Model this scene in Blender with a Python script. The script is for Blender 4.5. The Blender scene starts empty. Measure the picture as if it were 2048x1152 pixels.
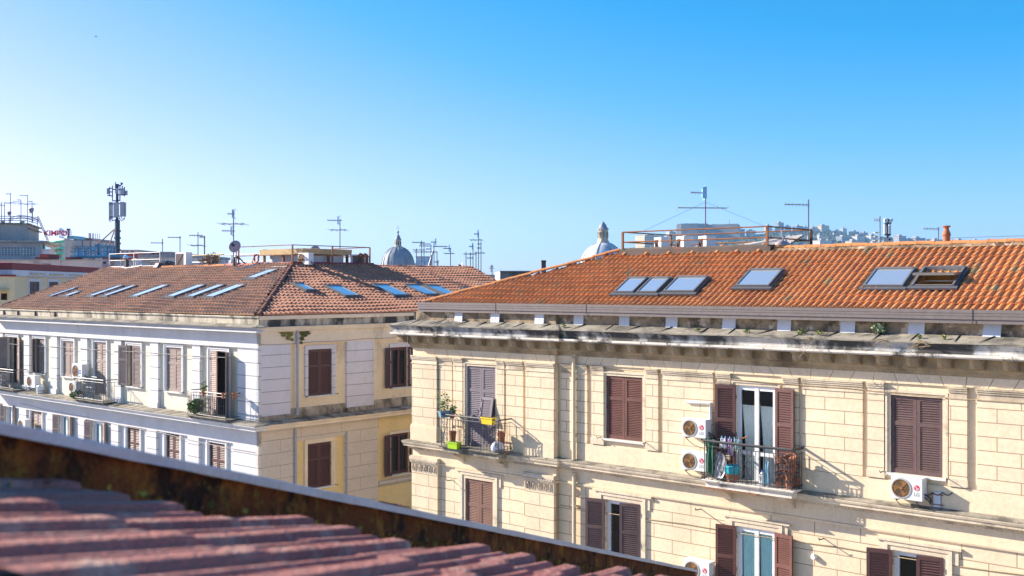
import bpy, bmesh, math, random
from mathutils import Vector, Matrix, noise as mnoise
random.seed(7)
R = math.radians
scene = bpy.context.scene
COL = scene.collection
F, CX, CY, E = 2194.0, 1024.0, 573.0, 19.0      # focal length in pixels, optical centre, eye height
TH = math.atan2(-0.663, 0.749)                  # the two blocks share one street grid
RX = (math.cos(TH), math.sin(TH)); DB = (-math.sin(TH), math.cos(TH))
SUN = Vector((-2.61, 0.975, 1.27)).normalized()

# ------------------------------------------------------------------ frames
class Fr:
    """street-grid frame: x runs along the front to the right, y into the block, z absolute"""
    def __init__(s, ox, oy): s.ox, s.oy = ox, oy; s.c = (-(ox*RX[0]+oy*RX[1]), -(ox*DB[0]+oy*DB[1]), E)
    def ray(s, u, v):
        dx, dy, dz = (u-CX)/F, 1.0, -(v-CY)/F
        return (dx*RX[0]+dy*RX[1], dx*DB[0]+dy*DB[1], dz)
    def plane(s, u, v, p, n):
        d = s.ray(u, v); c = s.c
        t = sum((p[i]-c[i])*n[i] for i in range(3))/sum(d[i]*n[i] for i in range(3))
        return Vector([c[i]+t*d[i] for i in range(3)])
    def y(s, u, v, y): return s.plane(u, v, (0, y, 0), (0, 1, 0))
    def x(s, u, v, x): return s.plane(u, v, (x, 0, 0), (1, 0, 0))
    def w(s, p): return Vector((s.ox+p[0]*RX[0]+p[1]*DB[0], s.oy+p[0]*RX[1]+p[1]*DB[1], p[2]))
def at(u, v, Y): return Vector(((u-CX)/F*Y, Y, E-(v-CY)/F*Y))
RB = Fr(5.95, 27.4)
LB = Fr(-9.06, 39.2)

# ------------------------------------------------------------------ mesh builder
class MB:
    def __init__(s): s.v = []; s.f = []; s.m = []; s.t = []
    def add(s, vs, fs, mi=0, tint=None):
        b = len(s.v); s.v += [tuple(p) for p in vs]
        for f in fs: s.f.append([b+i for i in f]); s.m.append(mi); s.t.append(tint or 0.0)
    def box(s, x0, x1, y0, y1, z0, z1, mi=0):
        if x1 < x0: x0, x1 = x1, x0
        if y1 < y0: y0, y1 = y1, y0
        if z1 < z0: z0, z1 = z1, z0
        s.add([(x0,y0,z0),(x1,y0,z0),(x1,y1,z0),(x0,y1,z0),(x0,y0,z1),(x1,y0,z1),(x1,y1,z1),(x0,y1,z1)],
              [(0,3,2,1),(4,5,6,7),(0,1,5,4),(1,2,6,5),(2,3,7,6),(3,0,4,7)], mi)
    def hexa(s, P, mi=0):   # 8 corners ordered like box
        s.add(P, [(0,3,2,1),(4,5,6,7),(0,1,5,4),(1,2,6,5),(2,3,7,6),(3,0,4,7)], mi)
    def obox(s, c, size, M3, mi=0):
        c = Vector(c); hx, hy, hz = [q/2 for q in size]
        P = [c+M3@Vector((a*hx,b*hy,d*hz)) for d in (-1,1) for (a,b) in ((-1,-1),(1,-1),(1,1),(-1,1))]
        s.hexa(P, mi)
    def bar(s, p, q, r, n=5, r2=None, mi=0): s.tube([p, q], r, n, r2, mi)
    def tube(s, pts, r, n=6, r2=None, mi=0):
        pts = [Vector(p) for p in pts]; k = len(pts); base = len(s.v)
        for i, p in enumerate(pts):
            d = (pts[min(i+1,k-1)]-pts[max(i-1,0)]).normalized()
            up = Vector((0,0,1)) if abs(d.z) < .9 else Vector((1,0,0))
            a = d.cross(up).normalized(); b = d.cross(a)
            rr = r if r2 is None else r+(r2-r)*i/(k-1)
            for j in range(n):
                w = 2*math.pi*j/n; s.v.append(tuple(p+a*rr*math.cos(w)+b*rr*math.sin(w)))
        for i in range(k-1):
            for j in range(n):
                s.f.append([base+i*n+j, base+i*n+(j+1)%n, base+(i+1)*n+(j+1)%n, base+(i+1)*n+j]); s.m.append(mi); s.t.append(0.)
        s.f.append([base+j for j in range(n)][::-1]); s.m.append(mi); s.t.append(0.)
        s.f.append([base+(k-1)*n+j for j in range(n)]); s.m.append(mi); s.t.append(0.)
    def lathe(s, prof, c=(0,0,0), n=24, mi=0, M3=None, ripple=None):
        base = len(s.v); c = Vector(c)
        for (r, z) in prof:
            for j in range(n):
                w = 2*math.pi*j/n; rr = r*(ripple(w) if ripple else 1)
                p = Vector((rr*math.cos(w), rr*math.sin(w), z))
                s.v.append(tuple(c+(M3@p if M3 else p)))
        for i in range(len(prof)-1):
            for j in range(n):
                s.f.append([base+i*n+j, base+i*n+(j+1)%n, base+(i+1)*n+(j+1)%n, base+(i+1)*n+j]); s.m.append(mi); s.t.append(0.)
    def sweep(s, prof, path, mi=0, closed=True, wob=0.0):
        """profile (outward, z) swept along a plan path with mitred corners, capped at both ends"""
        k = len(path); base = len(s.v); n = len(prof)
        for i, p in enumerate(path):
            def od(a, b):
                L = math.hypot(b[0]-a[0], b[1]-a[1]); return ((b[1]-a[1])/L, -(b[0]-a[0])/L)
            ns = []
            if i > 0: ns.append(od(path[i-1], p))
            if i < k-1: ns.append(od(p, path[i+1]))
            if len(ns) == 2:
                mx, my = ns[0][0]+ns[1][0], ns[0][1]+ns[1][1]; q = 1+ns[0][0]*ns[1][0]+ns[0][1]*ns[1][1]
                if q < .2: q = .2
                mx, my = mx/q, my/q
            else: mx, my = ns[0]
            for (o, z) in prof:
                e = random.uniform(-wob, wob) if wob else 0
                s.v.append((p[0]+mx*(o+e*.5), p[1]+my*(o+e*.5), z+e))
        m = n if closed else n-1
        for i in range(k-1):
            for j in range(m):
                s.f.append([base+i*n+j, base+(i+1)*n+j, base+(i+1)*n+(j+1)%n, base+i*n+(j+1)%n]); s.m.append(mi); s.t.append(0.)
        if closed:
            s.f.append([base+j for j in range(n)][::-1]); s.m.append(mi); s.t.append(0.)
            s.f.append([base+(k-1)*n+j for j in range(n)]); s.m.append(mi); s.t.append(0.)
    def build(s, name, mat, parent=None, loc=(0,0,0), rot=(0,0,0), smooth=False, fix=False):
        me = bpy.data.meshes.new(name)
        me.from_pydata(s.v, [], s.f)
        mats = mat if isinstance(mat, (list, tuple)) else [mat]
        for m in mats: me.materials.append(m)
        if len(mats) > 1: me.polygons.foreach_set('material_index', s.m)
        if any(s.t):
            at_ = me.attributes.new('tint', 'FLOAT', 'FACE'); at_.data.foreach_set('value', s.t)
        if fix:
            bm = bmesh.new(); bm.from_mesh(me); bmesh.ops.recalc_face_normals(bm, faces=bm.faces); bm.to_mesh(me); bm.free()
        if smooth: me.polygons.foreach_set('use_smooth', [True]*len(me.polygons))
        me.update()
        return link(name, me, parent, loc, rot)
def link(name, me, parent=None, loc=(0,0,0), rot=(0,0,0)):
    o = bpy.data.objects.new(name, me); COL.objects.link(o)
    o.location = loc; o.rotation_euler = rot
    if parent: o.parent = parent
    return o
def tag(o, label=None, cat=None, group=None, kind=None):
    if label: o['label'] = label
    if cat: o['category'] = cat
    if group: o['group'] = group
    if kind: o['kind'] = kind
    return o
def thing(name, label, cat, loc=(0,0,0), rz=0.0, group=None):
    o = bpy.data.objects.new(name, None); COL.objects.link(o); o.empty_display_size = .2
    o.location = loc; o.rotation_euler = (0,0,rz)
    return tag(o, label, cat, group)
KIDS = {}
def copy_tree(o, parent=None):
    c = o.copy(); COL.objects.link(c)
    if parent: c.parent = parent
    for ch in list(o.children): copy_tree(ch, c)
    return c
def rotm(ax, deg): return Matrix.Rotation(R(deg), 3, ax)

# ------------------------------------------------------------------ materials
def newmat(name):
    m = bpy.data.materials.new(name); m.use_nodes = True
    nt = m.node_tree; b = nt.nodes['Principled BSDF']; return m, nt, b
def lk(nt, a, b): nt.links.new(a, b)
def mixc(nt, fac, a, b, mode='MIX'):
    n = nt.nodes.new('ShaderNodeMix'); n.data_type = 'RGBA'; n.blend_type = mode
    for sock, val in ((n.inputs[0], fac), (n.inputs[6], a), (n.inputs[7], b)):
        if hasattr(val, 'links') or isinstance(val, bpy.types.NodeSocket): lk(nt, val, sock)
        elif isinstance(val, (int, float)): sock.default_value = val
        else: sock.default_value = (*val, 1)
    return n.outputs[2]
def ramp(nt, src, lo, hi, a=0.0, b=1.0):
    n = nt.nodes.new('ShaderNodeMapRange'); n.inputs[1].default_value = lo; n.inputs[2].default_value = hi
    n.inputs[3].default_value = a; n.inputs[4].default_value = b; lk(nt, src, n.inputs[0]); return n.outputs[0]
def tex(nt, co, scale, stretch=(1,1,1), detail=4, rough=.6):
    mp = nt.nodes.new('ShaderNodeMapping'); mp.inputs['Scale'].default_value = stretch; lk(nt, co, mp.inputs[0])
    n = nt.nodes.new('ShaderNodeTexNoise'); n.inputs['Scale'].default_value = scale
    n.inputs['Detail'].default_value = detail; n.inputs['Roughness'].default_value = rough
    lk(nt, mp.outputs[0], n.inputs['Vector']); return n.outputs[0]
def mat(name, col, rough=.8, var=.12, scale=2.5, bump=.0, stains=(), metal=0., spec=.35, brick=None, tint=None, grain=.06):
    """procedural surface: broad tone variation, fine grain, shaped stains, optional block joints"""
    m, nt, b = newmat(name)
    tc = nt.nodes.new('ShaderNodeTexCoord'); co = tc.outputs['Object']
    c = mixc(nt, ramp(nt, tex(nt, co, scale), .3, .7), [q*(1-var) for q in col], [min(1,q*(1+var)) for q in col])
    g = tex(nt, co, scale*14, detail=3)
    c = mixc(nt, grain*2, c, mixc(nt, ramp(nt, g, .3, .7), (0,0,0), (1,1,1)), 'OVERLAY')
    if tint:
        a = nt.nodes.new('ShaderNodeAttribute'); a.attribute_name = 'tint'
        k = tint if isinstance(tint, list) else [tint]
        for i, (lo, hi, tcol) in enumerate(k): c = mixc(nt, ramp(nt, a.outputs['Fac'], lo, hi), c, tcol)
    for (scol, sc, st, lo, hi, amt) in stains:
        c = mixc(nt, ramp(nt, tex(nt, co, sc, st, 6, .65), lo, hi, 0, amt), c, scol)
    hgt = g
    if brick:
        bw, bh, jw, jcol, off = brick
        sep = nt.nodes.new('ShaderNodeSeparateXYZ'); lk(nt, co, sep.inputs[0])
        ad = nt.nodes.new('ShaderNodeMath'); lk(nt, sep.outputs[0], ad.inputs[0]); lk(nt, sep.outputs[1], ad.inputs[1])
        cb = nt.nodes.new('ShaderNodeCombineXYZ'); lk(nt, ad.outputs[0], cb.inputs[0])
        az = nt.nodes.new('ShaderNodeMath'); az.inputs[1].default_value = off; lk(nt, sep.outputs[2], az.inputs[0]); lk(nt, az.outputs[0], cb.inputs[1])
        bt = nt.nodes.new('ShaderNodeTexBrick'); bt.inputs['Scale'].default_value = 1; bt.inputs['Mortar Size'].default_value = jw
        bt.inputs['Brick Width'].default_value = bw; bt.inputs['Row Height'].default_value = bh; bt.inputs['Mortar Smooth'].default_value = .1
        bt.inputs['Color1'].default_value = (1,1,1,1); bt.inputs['Color2'].default_value = (.9,.9,.9,1); bt.inputs['Mortar'].default_value = (0,0,0,1)
        lk(nt, cb.outputs[0], bt.inputs['Vector'])
        c = mixc(nt, bt.outputs['Fac'], mixc(nt, .25, c, bt.outputs['Color'], 'MULTIPLY'), jcol)
        inv = ramp(nt, bt.outputs['Fac'], 0, 1, 1, 0)
        bn = nt.nodes.new('ShaderNodeBump'); bn.inputs['Strength'].default_value = .6; bn.inputs['Distance'].default_value = .02
        lk(nt, inv, bn.inputs['Height']); lk(nt, bn.outputs[0], b.inputs['Normal'])
    elif bump:
        bn = nt.nodes.new('ShaderNodeBump'); bn.inputs['Strength'].default_value = bump; bn.inputs['Distance'].default_value = .02
        lk(nt, hgt, bn.inputs['Height']); lk(nt, bn.outputs[0], b.inputs['Normal'])
    lk(nt, c, b.inputs['Base Color'])
    b.inputs['Roughness'].default_value = rough; b.inputs['Metallic'].default_value = metal
    b.inputs['Specular IOR Level'].default_value = spec
    return m
def glassmat(name, tintc=(.75,.85,.9), refl=1.5, rough=.02, clear=.75):
    m, nt, b = newmat(name); nt.nodes.remove(b); out = nt.nodes['Material Output']
    tr = nt.nodes.new('ShaderNodeBsdfTransparent'); tr.inputs[0].default_value = (*[q*clear for q in tintc], 1)
    gl = nt.nodes.new('ShaderNodeBsdfGlossy'); gl.inputs['Roughness'].default_value = rough; gl.inputs[0].default_value = (.95,.97,1,1)
    fr = nt.nodes.new('ShaderNodeFresnel'); fr.inputs[0].default_value = refl
    mx = nt.nodes.new('ShaderNodeMixShader'); lk(nt, fr.outputs[0], mx.inputs[0]); lk(nt, tr.outputs[0], mx.inputs[1]); lk(nt, gl.outputs[0], mx.inputs[2])
    lk(nt, mx.outputs[0], out.inputs[0]); return m
BLK = (.035,.033,.032); RUST = (.16,.06,.025)
mt = {}
mt['cream'] = mat('cream_stucco', (.735,.60,.41), .85, .09, .9, .15, [((.40,.30,.19), .5, (1,1,.15), .50, .78, .5), ((.30,.25,.19), 1.6, (1,1,.12), .60, .76, .4)])
mt['cream_blocks'] = mat('cream_block_stucco', (.75,.61,.425), .85, .09, .8, brick=(.98,.305,.011,(.37,.28,.18),.09), stains=[((.48,.36,.24), .5, (1,1,.2), .52, .8, .45), ((.33,.27,.2), 1.4, (1,1,.10), .60, .75, .35)])
mt['cream_big'] = mat('cream_large_block_stucco', (.74,.60,.41), .85, .09, .8, brick=(1.15,.365,.012,(.37,.28,.18),.1), stains=[((.46,.34,.22), .5, (1,1,.2), .52, .8, .45), ((.33,.27,.2), 1.4, (1,1,.10), .60, .75, .35)])
mt['stone_trim'] = mat('moulded_trim_stone', (.66,.55,.40), .85, .12, 1.4, .3, [((.22,.17,.11), .9, (1,1,.25), .50, .68, .65), ((.12,.10,.08), 2.2, (.4,.4,1), .58, .68, .6)])
mt['cornice'] = mat('blackened_cornice_stone', (.56,.54,.50), .9, .2, 1.5, .4, [((.20,.25,.32), .7, (1,1,.6), .46, .6, .6), (BLK, 1.1, (1,1,.5), .43, .56, .94), ((.3,.2,.1), 3, (1,1,.3), .6, .75, .6)])
mt['soffit'] = mat('shade_toned_grimy_soffit_stone', (.42,.32,.19), .9, .2, 1.4, .3, [((.14,.10,.06), 1.2, (1,1,.6), .48, .64, .8)])  # base colour holds the shade under the cornice; the noise stains are grime
mt['fillet'] = mat('limewashed_fillet', (.70,.64,.55), .85, .1, 2, .3, [(BLK, 1.4, (1,1,.8), .54, .62, .85)])
mt['ledge'] = mat('lichened_ledge_stone', (.31,.275,.215), .9, .25, 1.3, .4, [((.07,.065,.055), 1.6, (1,1,1), .46, .62, .85), ((.55,.5,.42), 2.2, (1,1,1), .60, .7, .7)])
mt['attic'] = mat('weathered_attic_wall', (.37,.28,.18), .95, .25, 2, .6, [((.06,.05,.04), 2.2, (1,1,.8), .47, .62, .85), ((.72,.60,.44), 2.6, (1,1,1), .55, .63, .85), ((.05,.045,.04), 9, (1,1,1), .56, .68, .7)])
mt['attic_pale'] = mat('pale_weathered_attic', (.60,.53,.41), .9, .15, 1.2, .4, [((.10,.09,.075), 1.1, (1,1,.4), .48, .60, .85), ((.36,.3,.2), .8, (1,1,.25), .55, .75, .5)])
mt['attic_black'] = mat('black_streaked_attic', (.50,.44,.34), .9, .12, 1.2, .4, [((.03,.03,.03), .9, (1,1,.5), .44, .55, .95)])
mt['gutter'] = mat('brown_coated_gutter', (.175,.145,.135), .45, .06, .6, 0, metal=.0, spec=.5)
mt['plate'] = mat('pale_metal_plate', (.62,.66,.72), .45, .05, 3)
mt['white'] = mat('white_wall', (.68,.665,.655), .85, .08, .8, .1, [((.46,.43,.38), .7, (1,1,.2), .52, .78, .5), ((.25,.23,.2), 1.3, (1,1,.15), .60, .74, .4)], brick=None)
mt['white_bands'] = mat('white_banded_wall', (.67,.66,.655), .85, .08, .8, brick=(60,.47,.014,(.24,.24,.27),.2), stains=[((.46,.43,.38), .7, (1,1,.2), .54, .8, .45)])
mt['bay'] = mat('warm_white_bay', (.74,.67,.53), .88, .07, .7, .1, [((.45,.33,.18), .9, (1,1,.5), .58, .8, .5)])
mt['grey_bands'] = mat('grey_banded_wall', (.70,.65,.66), .88, .06, .8, brick=(60,.44,.012,(.33,.30,.29),.2), stains=[((.36,.31,.27), .8, (1,1,.4), .52, .75, .5), ((.74,.66,.58), 1.1, (1,1,.6), .62, .66, .6)])
mt['grey_blocks'] = mat('grey_block_wall', (.64,.55,.45), .88, .06, .8, brick=(1.9,.47,.009,(.36,.31,.26),.2))
mt['yellow'] = mat('yellow_stucco', (.78,.60,.29), .88, .06, .7, .1, [((.50,.38,.2), .7, (1,1,.5), .56, .8, .5)])
mt['bay_shade'] = mat('peach_stucco', (.82,.66,.44), .88, .07, .7, .1, [((.36,.28,.2), 1.0, (1,1,.5), .54, .74, .6)])
mt['soot'] = mat('damp_stained_base', (.46,.38,.28), .9, .2, 2, .2, [((.10,.08,.06), 1.8, (1,1,.7), .42, .6, .9)])
mt['trim_cream'] = mat('cream_moulding', (.78,.65,.48), .85, .08, 1.5, .15, [((.3,.22,.14), .8, (1,1,.3), .58, .72, .5)])
mt['shutter'] = mat('brown_painted_shutter', (.118,.055,.048), .5, .15, 1.2, 0, [((.20,.11,.08), 1.2, (1,1,.3), .6, .75, .5)], spec=.35)
mt['shutter_b'] = mat('reddish_brown_shutter', (.140,.058,.045), .55, .2, 1.5, 0, [((.24,.13,.09), 1.6, (1,1,.3), .56, .7, .6)])
mt['shutter_c'] = mat('dusty_brown_shutter', (.125,.075,.07), .6, .2, 1.0, 0, [((.20,.14,.12), 1.3, (1,1,.4), .52, .7, .6)])
mt['shutter_dark'] = mat('dark_brown_shutter', (.10,.045,.04), .55, .1, 2)
mt['shutter_grey'] = mat('faded_violet_shutter', (.19,.16,.18), .6, .12, 2, 0, [((.3,.26,.26), 3, (1,1,.3), .6, .72, .5)])
mt['shutter_pale'] = mat('sunbleached_shutter', (.33,.25,.215), .65, .15, 1.5)
mt['shutter_rust'] = mat('rusty_edged_shutter', (.20,.105,.075), .6, .15, 2, 0, [((.32,.13,.05), 2, (1,1,.4), .58, .7, .6)])
mt['wframe'] = mat('white_window_frame', (.78,.78,.78), .45, .03, 3)
mt['sill'] = mat('pale_marble_sill', (.68,.66,.62), .5, .08, 4)
mt['dark'] = mat('dark_room', (.03,.028,.026), .9, .1, 1)
mt['pane'] = glassmat('window_glass', (.98,1,1), 1.35, .02, 1.0)
mt['lace'] = mat('lace_curtain', (.95,.95,.86), .9, .06, 9, .2)
mt['turq'] = mat('turquoise_curtain', (.55,.82,.80), .9, .06, 6, .1)
mt['iron'] = mat('black_wrought_iron', (.045,.045,.05), .5, .1, 5, metal=.2)
mt['iron_grey'] = mat('grey_wrought_iron', (.12,.12,.125), .5, .1, 5, metal=.2)
mt['galv'] = mat('galvanised_steel', (.42,.43,.45), .45, .08, 5, metal=.5)
mt['mast'] = mat('antenna_mast', (.19,.175,.18), .5, .1, 5, metal=.3)
mt['alu'] = mat('antenna_aluminium', (.25,.27,.29), .5, .1, 5, metal=.3)
mt['bluegrid'] = mat('pale_blue_reflector', (.25,.52,.75), .5, .06, 5)
mt['rust'] = mat('rusted_rail', (.27,.115,.05), .8, .2, 4, .2, [((.12,.05,.03), 6, (1,1,1), .5, .65, .7)])
mt['railwhite'] = mat('white_painted_rail', (.50,.49,.47), .5, .06, 4)
mt['ac'] = mat('white_unit_casing', (.74,.74,.73), .45, .03, 3)
mt['acgrey'] = mat('grey_unit_back', (.40,.39,.37), .6, .08, 4)
mt['acdark'] = mat('dark_fan_recess', (.10,.065,.04), .6, .1, 4)
mt['fan'] = mat('brown_fan_blade', (.30,.15,.05), .5, .1, 4)
mt['red'] = mat('red_badge', (.62,.03,.07), .4, .02, 4)
mt['letter'] = mat('grey_lettering', (.36,.37,.39), .5, .02, 4)
mt['whitepaint'] = mat('white_badge_paint', (.8,.8,.8), .5, .02, 4)
mt['bluebadge'] = mat('blue_badge', (.02,.10,.45), .4, .02, 4)
mt['terracotta'] = mat('terracotta_pot', (.38,.15,.075), .8, .15, 6, .1)
mt['conc'] = mat('grey_concrete', (.42,.39,.36), .92, .14, .8, .3, [((.14,.12,.11), .8, (1,1,.2), .52, .68, .7)])
mt['conc_pink'] = mat('stained_plaster_wall', (.50,.45,.45), .92, .12, .6, .3, [((.13,.11,.11), .7, (1,1,.12), .5, .64, .75), ((.34,.15,.12), .5, (1,1,.12), .58, .7, .4)])
mt['redcap'] = mat('dark_red_waterproofing', (.25,.045,.04), .75, .12, 1, .1)
mt['pinkcap'] = mat('faded_red_waterproofing', (.50,.19,.155), .8, .14, 1.5, .2, [((.3,.1,.08), 2, (1,1,1), .55, .7, .6)])
mt['bluepaint'] = mat('blue_painted_steel', (.13,.36,.52), .5, .08, 1)
mt['mastdark'] = mat('dark_mast_steel', (.055,.065,.085), .45, .15, 2, metal=.3)
mt['panelgrey'] = mat('grey_panel_antenna', (.40,.41,.44), .5, .05, 2)
mt['dish'] = mat('pinkish_dish', (.42,.34,.35), .6, .06, 2)
mt['canopy'] = mat('ochre_canopy', (.58,.41,.20), .7, .12, 1, .1, [((.25,.17,.08), 2, (1,1,.4), .56, .7, .5)])
mt['wood_in'] = mat('pine_lining', (.55,.31,.09), .5, .12, 3)
mt['lead'] = mat('grey_lead_dome', (.27,.30,.34), .6, .1, .6, .1, [((.13,.15,.18), .8, (1,1,.12), .54, .66, .5), ((.42,.42,.42), .7, (1,1,.12), .57, .7, .5)])
mt['leadpale'] = mat('pale_patched_dome', (.62,.64,.66), .7, .1, .6, .1, [((.36,.38,.41), .9, (1,1,.3), .54, .66, .6)])
mt['leadrib'] = mat('dark_dome_rib', (.10,.12,.16), .6, .1, 1)
mt['domestone'] = mat('lantern_stone', (.56,.47,.37), .9, .12, 1.2, .2, [((.25,.2,.16), 1.2, (1,1,.3), .52, .68, .6)])
mt['metalcap'] = mat('dull_zinc_capping', (.56,.55,.53), .5, .1, 6, .05, [((.26,.10,.05), 9, (1,1,1), .68, .74, .6)], metal=.15)
mt['skyglass'] = None
def mirror_glass(name, col, metal):
    m, nt, b = newmat(name); b.inputs['Base Color'].default_value = (*col, 1); b.inputs['Metallic'].default_value = metal
    tc = nt.nodes.new('ShaderNodeTexCoord'); n = tex(nt, tc.outputs['Object'], 1.2, (1,1,1), 3)
    lk(nt, ramp(nt, n, .35, .7, .02, .08), b.inputs['Roughness']); b.inputs['IOR'].default_value = 1.9
    return m
mt['skyglass'] = mirror_glass('skylight_glass', (.74,.83,.90), .72)
mt['skyglass_pale'] = mirror_glass('pale_reflection_skylight_glass', (.80,.86,.92), .35)  # paler pane: the bright sky reflection is put into its colour
mt['skyframe'] = mat('grey_skylight_cladding', (.16,.15,.145), .4, .06, 4, spec=.5)
mt['flash'] = mat('lead_flashing', (.10,.105,.12), .5, .1, 5)
def tilemat(name, base, alts, moss=None):
    return mat(name, base, .85, .14, 1.2, .25, ([moss] if moss else []) + [((.10,.045,.03), 5, (1,1,1), .64, .80, .4)], tint=alts)
mt['tile_orange'] = tilemat('orange_clay_tile', (.57,.235,.085), [(.35,.7,(.62,.28,.11)), (.75,.97,(.49,.195,.08)), (.982,.992,(.36,.29,.15))], ((.42,.25,.03), 2.6, (1,1,1), .67, .72, .8))
mt['tile_brown'] = tilemat('brown_clay_tile', (.43,.24,.15), [(.4,.8,(.47,.27,.175)), (.8,.97,(.37,.20,.13))])
mt['tile_red'] = tilemat('red_clay_tile', (.42,.195,.12), [(.4,.8,(.48,.235,.15)), (.8,.97,(.35,.15,.095))])
mt['ridge_orange'] = mat('orange_ridge_tile', (.60,.25,.09), .85, .2, 3, .3, [((.14,.06,.035), 3, (1,1,1), .55, .7, .7)])
mt['ridge_red'] = mat('red_ridge_tile', (.33,.115,.075), .85, .2, 3, .3, [((.09,.04,.03), 3, (1,1,1), .55, .7, .7)])
mt['ridge_dark'] = mat('dark_ridge_tile', (.20,.075,.05), .85, .2, 3, .3)

# ------------------------------------------------------------------ walls with openings
def Tfront(y0=0.): return lambda a, o, z: (a, y0-o, z)
def Tside(x0=0.): return lambda a, o, z: (x0+o, a, z)
def tbox(mb, T, a0, a1, o0, o1, z0, z1, mi=0):
    P = [T(a,o,z) for z in (z0,z1) for (a,o) in ((a0,o0),(a1,o0),(a1,o1),(a0,o1))]
    mb.add(P, [(0,1,2,3),(4,7,6,5),(0,4,5,1),(1,5,6,2),(2,6,7,3),(3,7,4,0)], mi)
def wall(mb, T, a0, a1, z0, z1, holes, depth=.28, o=0., mi=0):
    """outer skin with real openings and reveals"""
    A = sorted({a0, a1, *[q for h in holes for q in h[:2]]}); Zs = sorted({z0, z1, *[q for h in holes for q in h[2:]]})
    A = [a for a in A if a0 <= a <= a1]; Zs = [q for q in Zs if z0 <= q <= z1]
    for i in range(len(A)-1):
        for j in range(len(Zs)-1):
            ca, cz = (A[i]+A[i+1])/2, (Zs[j]+Zs[j+1])/2
            if any(h[0] < ca < h[1] and h[2] < cz < h[3] for h in holes): continue
            mb.add([T(A[i],o,Zs[j]),T(A[i+1],o,Zs[j]),T(A[i+1],o,Zs[j+1]),T(A[i],o,Zs[j+1])], [(0,1,2,3)], mi)
    for (x0, x1, q0, q1) in holes:
        P = [T(x0,o,q0),T(x1,o,q0),T(x1,o,q1),T(x0,o,q1),T(x0,o-depth,q0),T(x1,o-depth,q0),T(x1,o-depth,q1),T(x0,o-depth,q1)]
        mb.add(P, [(0,4,5,1),(1,5,6,2),(2,6,7,3),(3,7,4,0)], mi)

# ------------------------------------------------------------------ shutters and windows (local: x along wall, -y outward, z up from the sill)
MESH = {}
def shutter_mesh(w, h, sgn, ns, style='rail', m='shutter'):
    key = (round(w,2), round(h,2), sgn, ns, style, m)
    if key in MESH: return MESH[key]
    mb = MB(); t = .022; st = min(.075, w*.16)
    def bx(x0, x1, z0, z1, y0=-t, y1=t): mb.box(sgn*x0, sgn*x1, y0, y1, z0, z1)
    bx(0, st, 0, h); bx(w-st, w, 0, h); bx(st, w-st, 0, .10); bx(st, w-st, h-.09, h)
    mids = {'rail': [.64], 'two': [.36, .70], 'plain': []}[style]
    zs = [.10]+[q*h for q in mids]+[h-.09]
    for q in mids: bx(st, w-st, q*h-.04, q*h+.05)
    for i in range(len(zs)-1):
        lo = zs[i]+(.05 if i else 0); hi = zs[i+1]-(.04 if i < len(zs)-2 else 0)
        n = max(3, int(ns*(hi-lo)/h)); p = (hi-lo)/n
        for k in range(n):
            zc = lo+p*(k+.5)
            dz = p*.33; dy = .021
            x0, x1 = sgn*st, sgn*(w-st)
            P = [(x0,-dy,zc-dz),(x1,-dy,zc-dz),(x1,-dy+.006,zc-dz-.004),(x0,-dy+.006,zc-dz-.004),
                 (x0,dy-.004,zc+dz),(x1,dy-.004,zc+dz),(x1,dy+.002,zc+dz-.004),(x0,dy+.002,zc+dz-.004)]
            mb.hexa(P)
    mb.box(sgn*st, sgn*(w-st), -.003, .003, .10, h-.09)
    for q in (.12, .5, .88): mb.box(sgn*-.012, sgn*.03, -t-.012, -t, q*h-.05, q*h+.05)
    o = mb.build('shutter', mt[m]); me = o.data; bpy.data.objects.remove(o)
    MESH[key] = me; return me
def add_mesh(key, maker):
    if key not in MESH:
        o = maker(); MESH[key] = o.data; bpy.data.objects.remove(o)
    return MESH[key]
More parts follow.
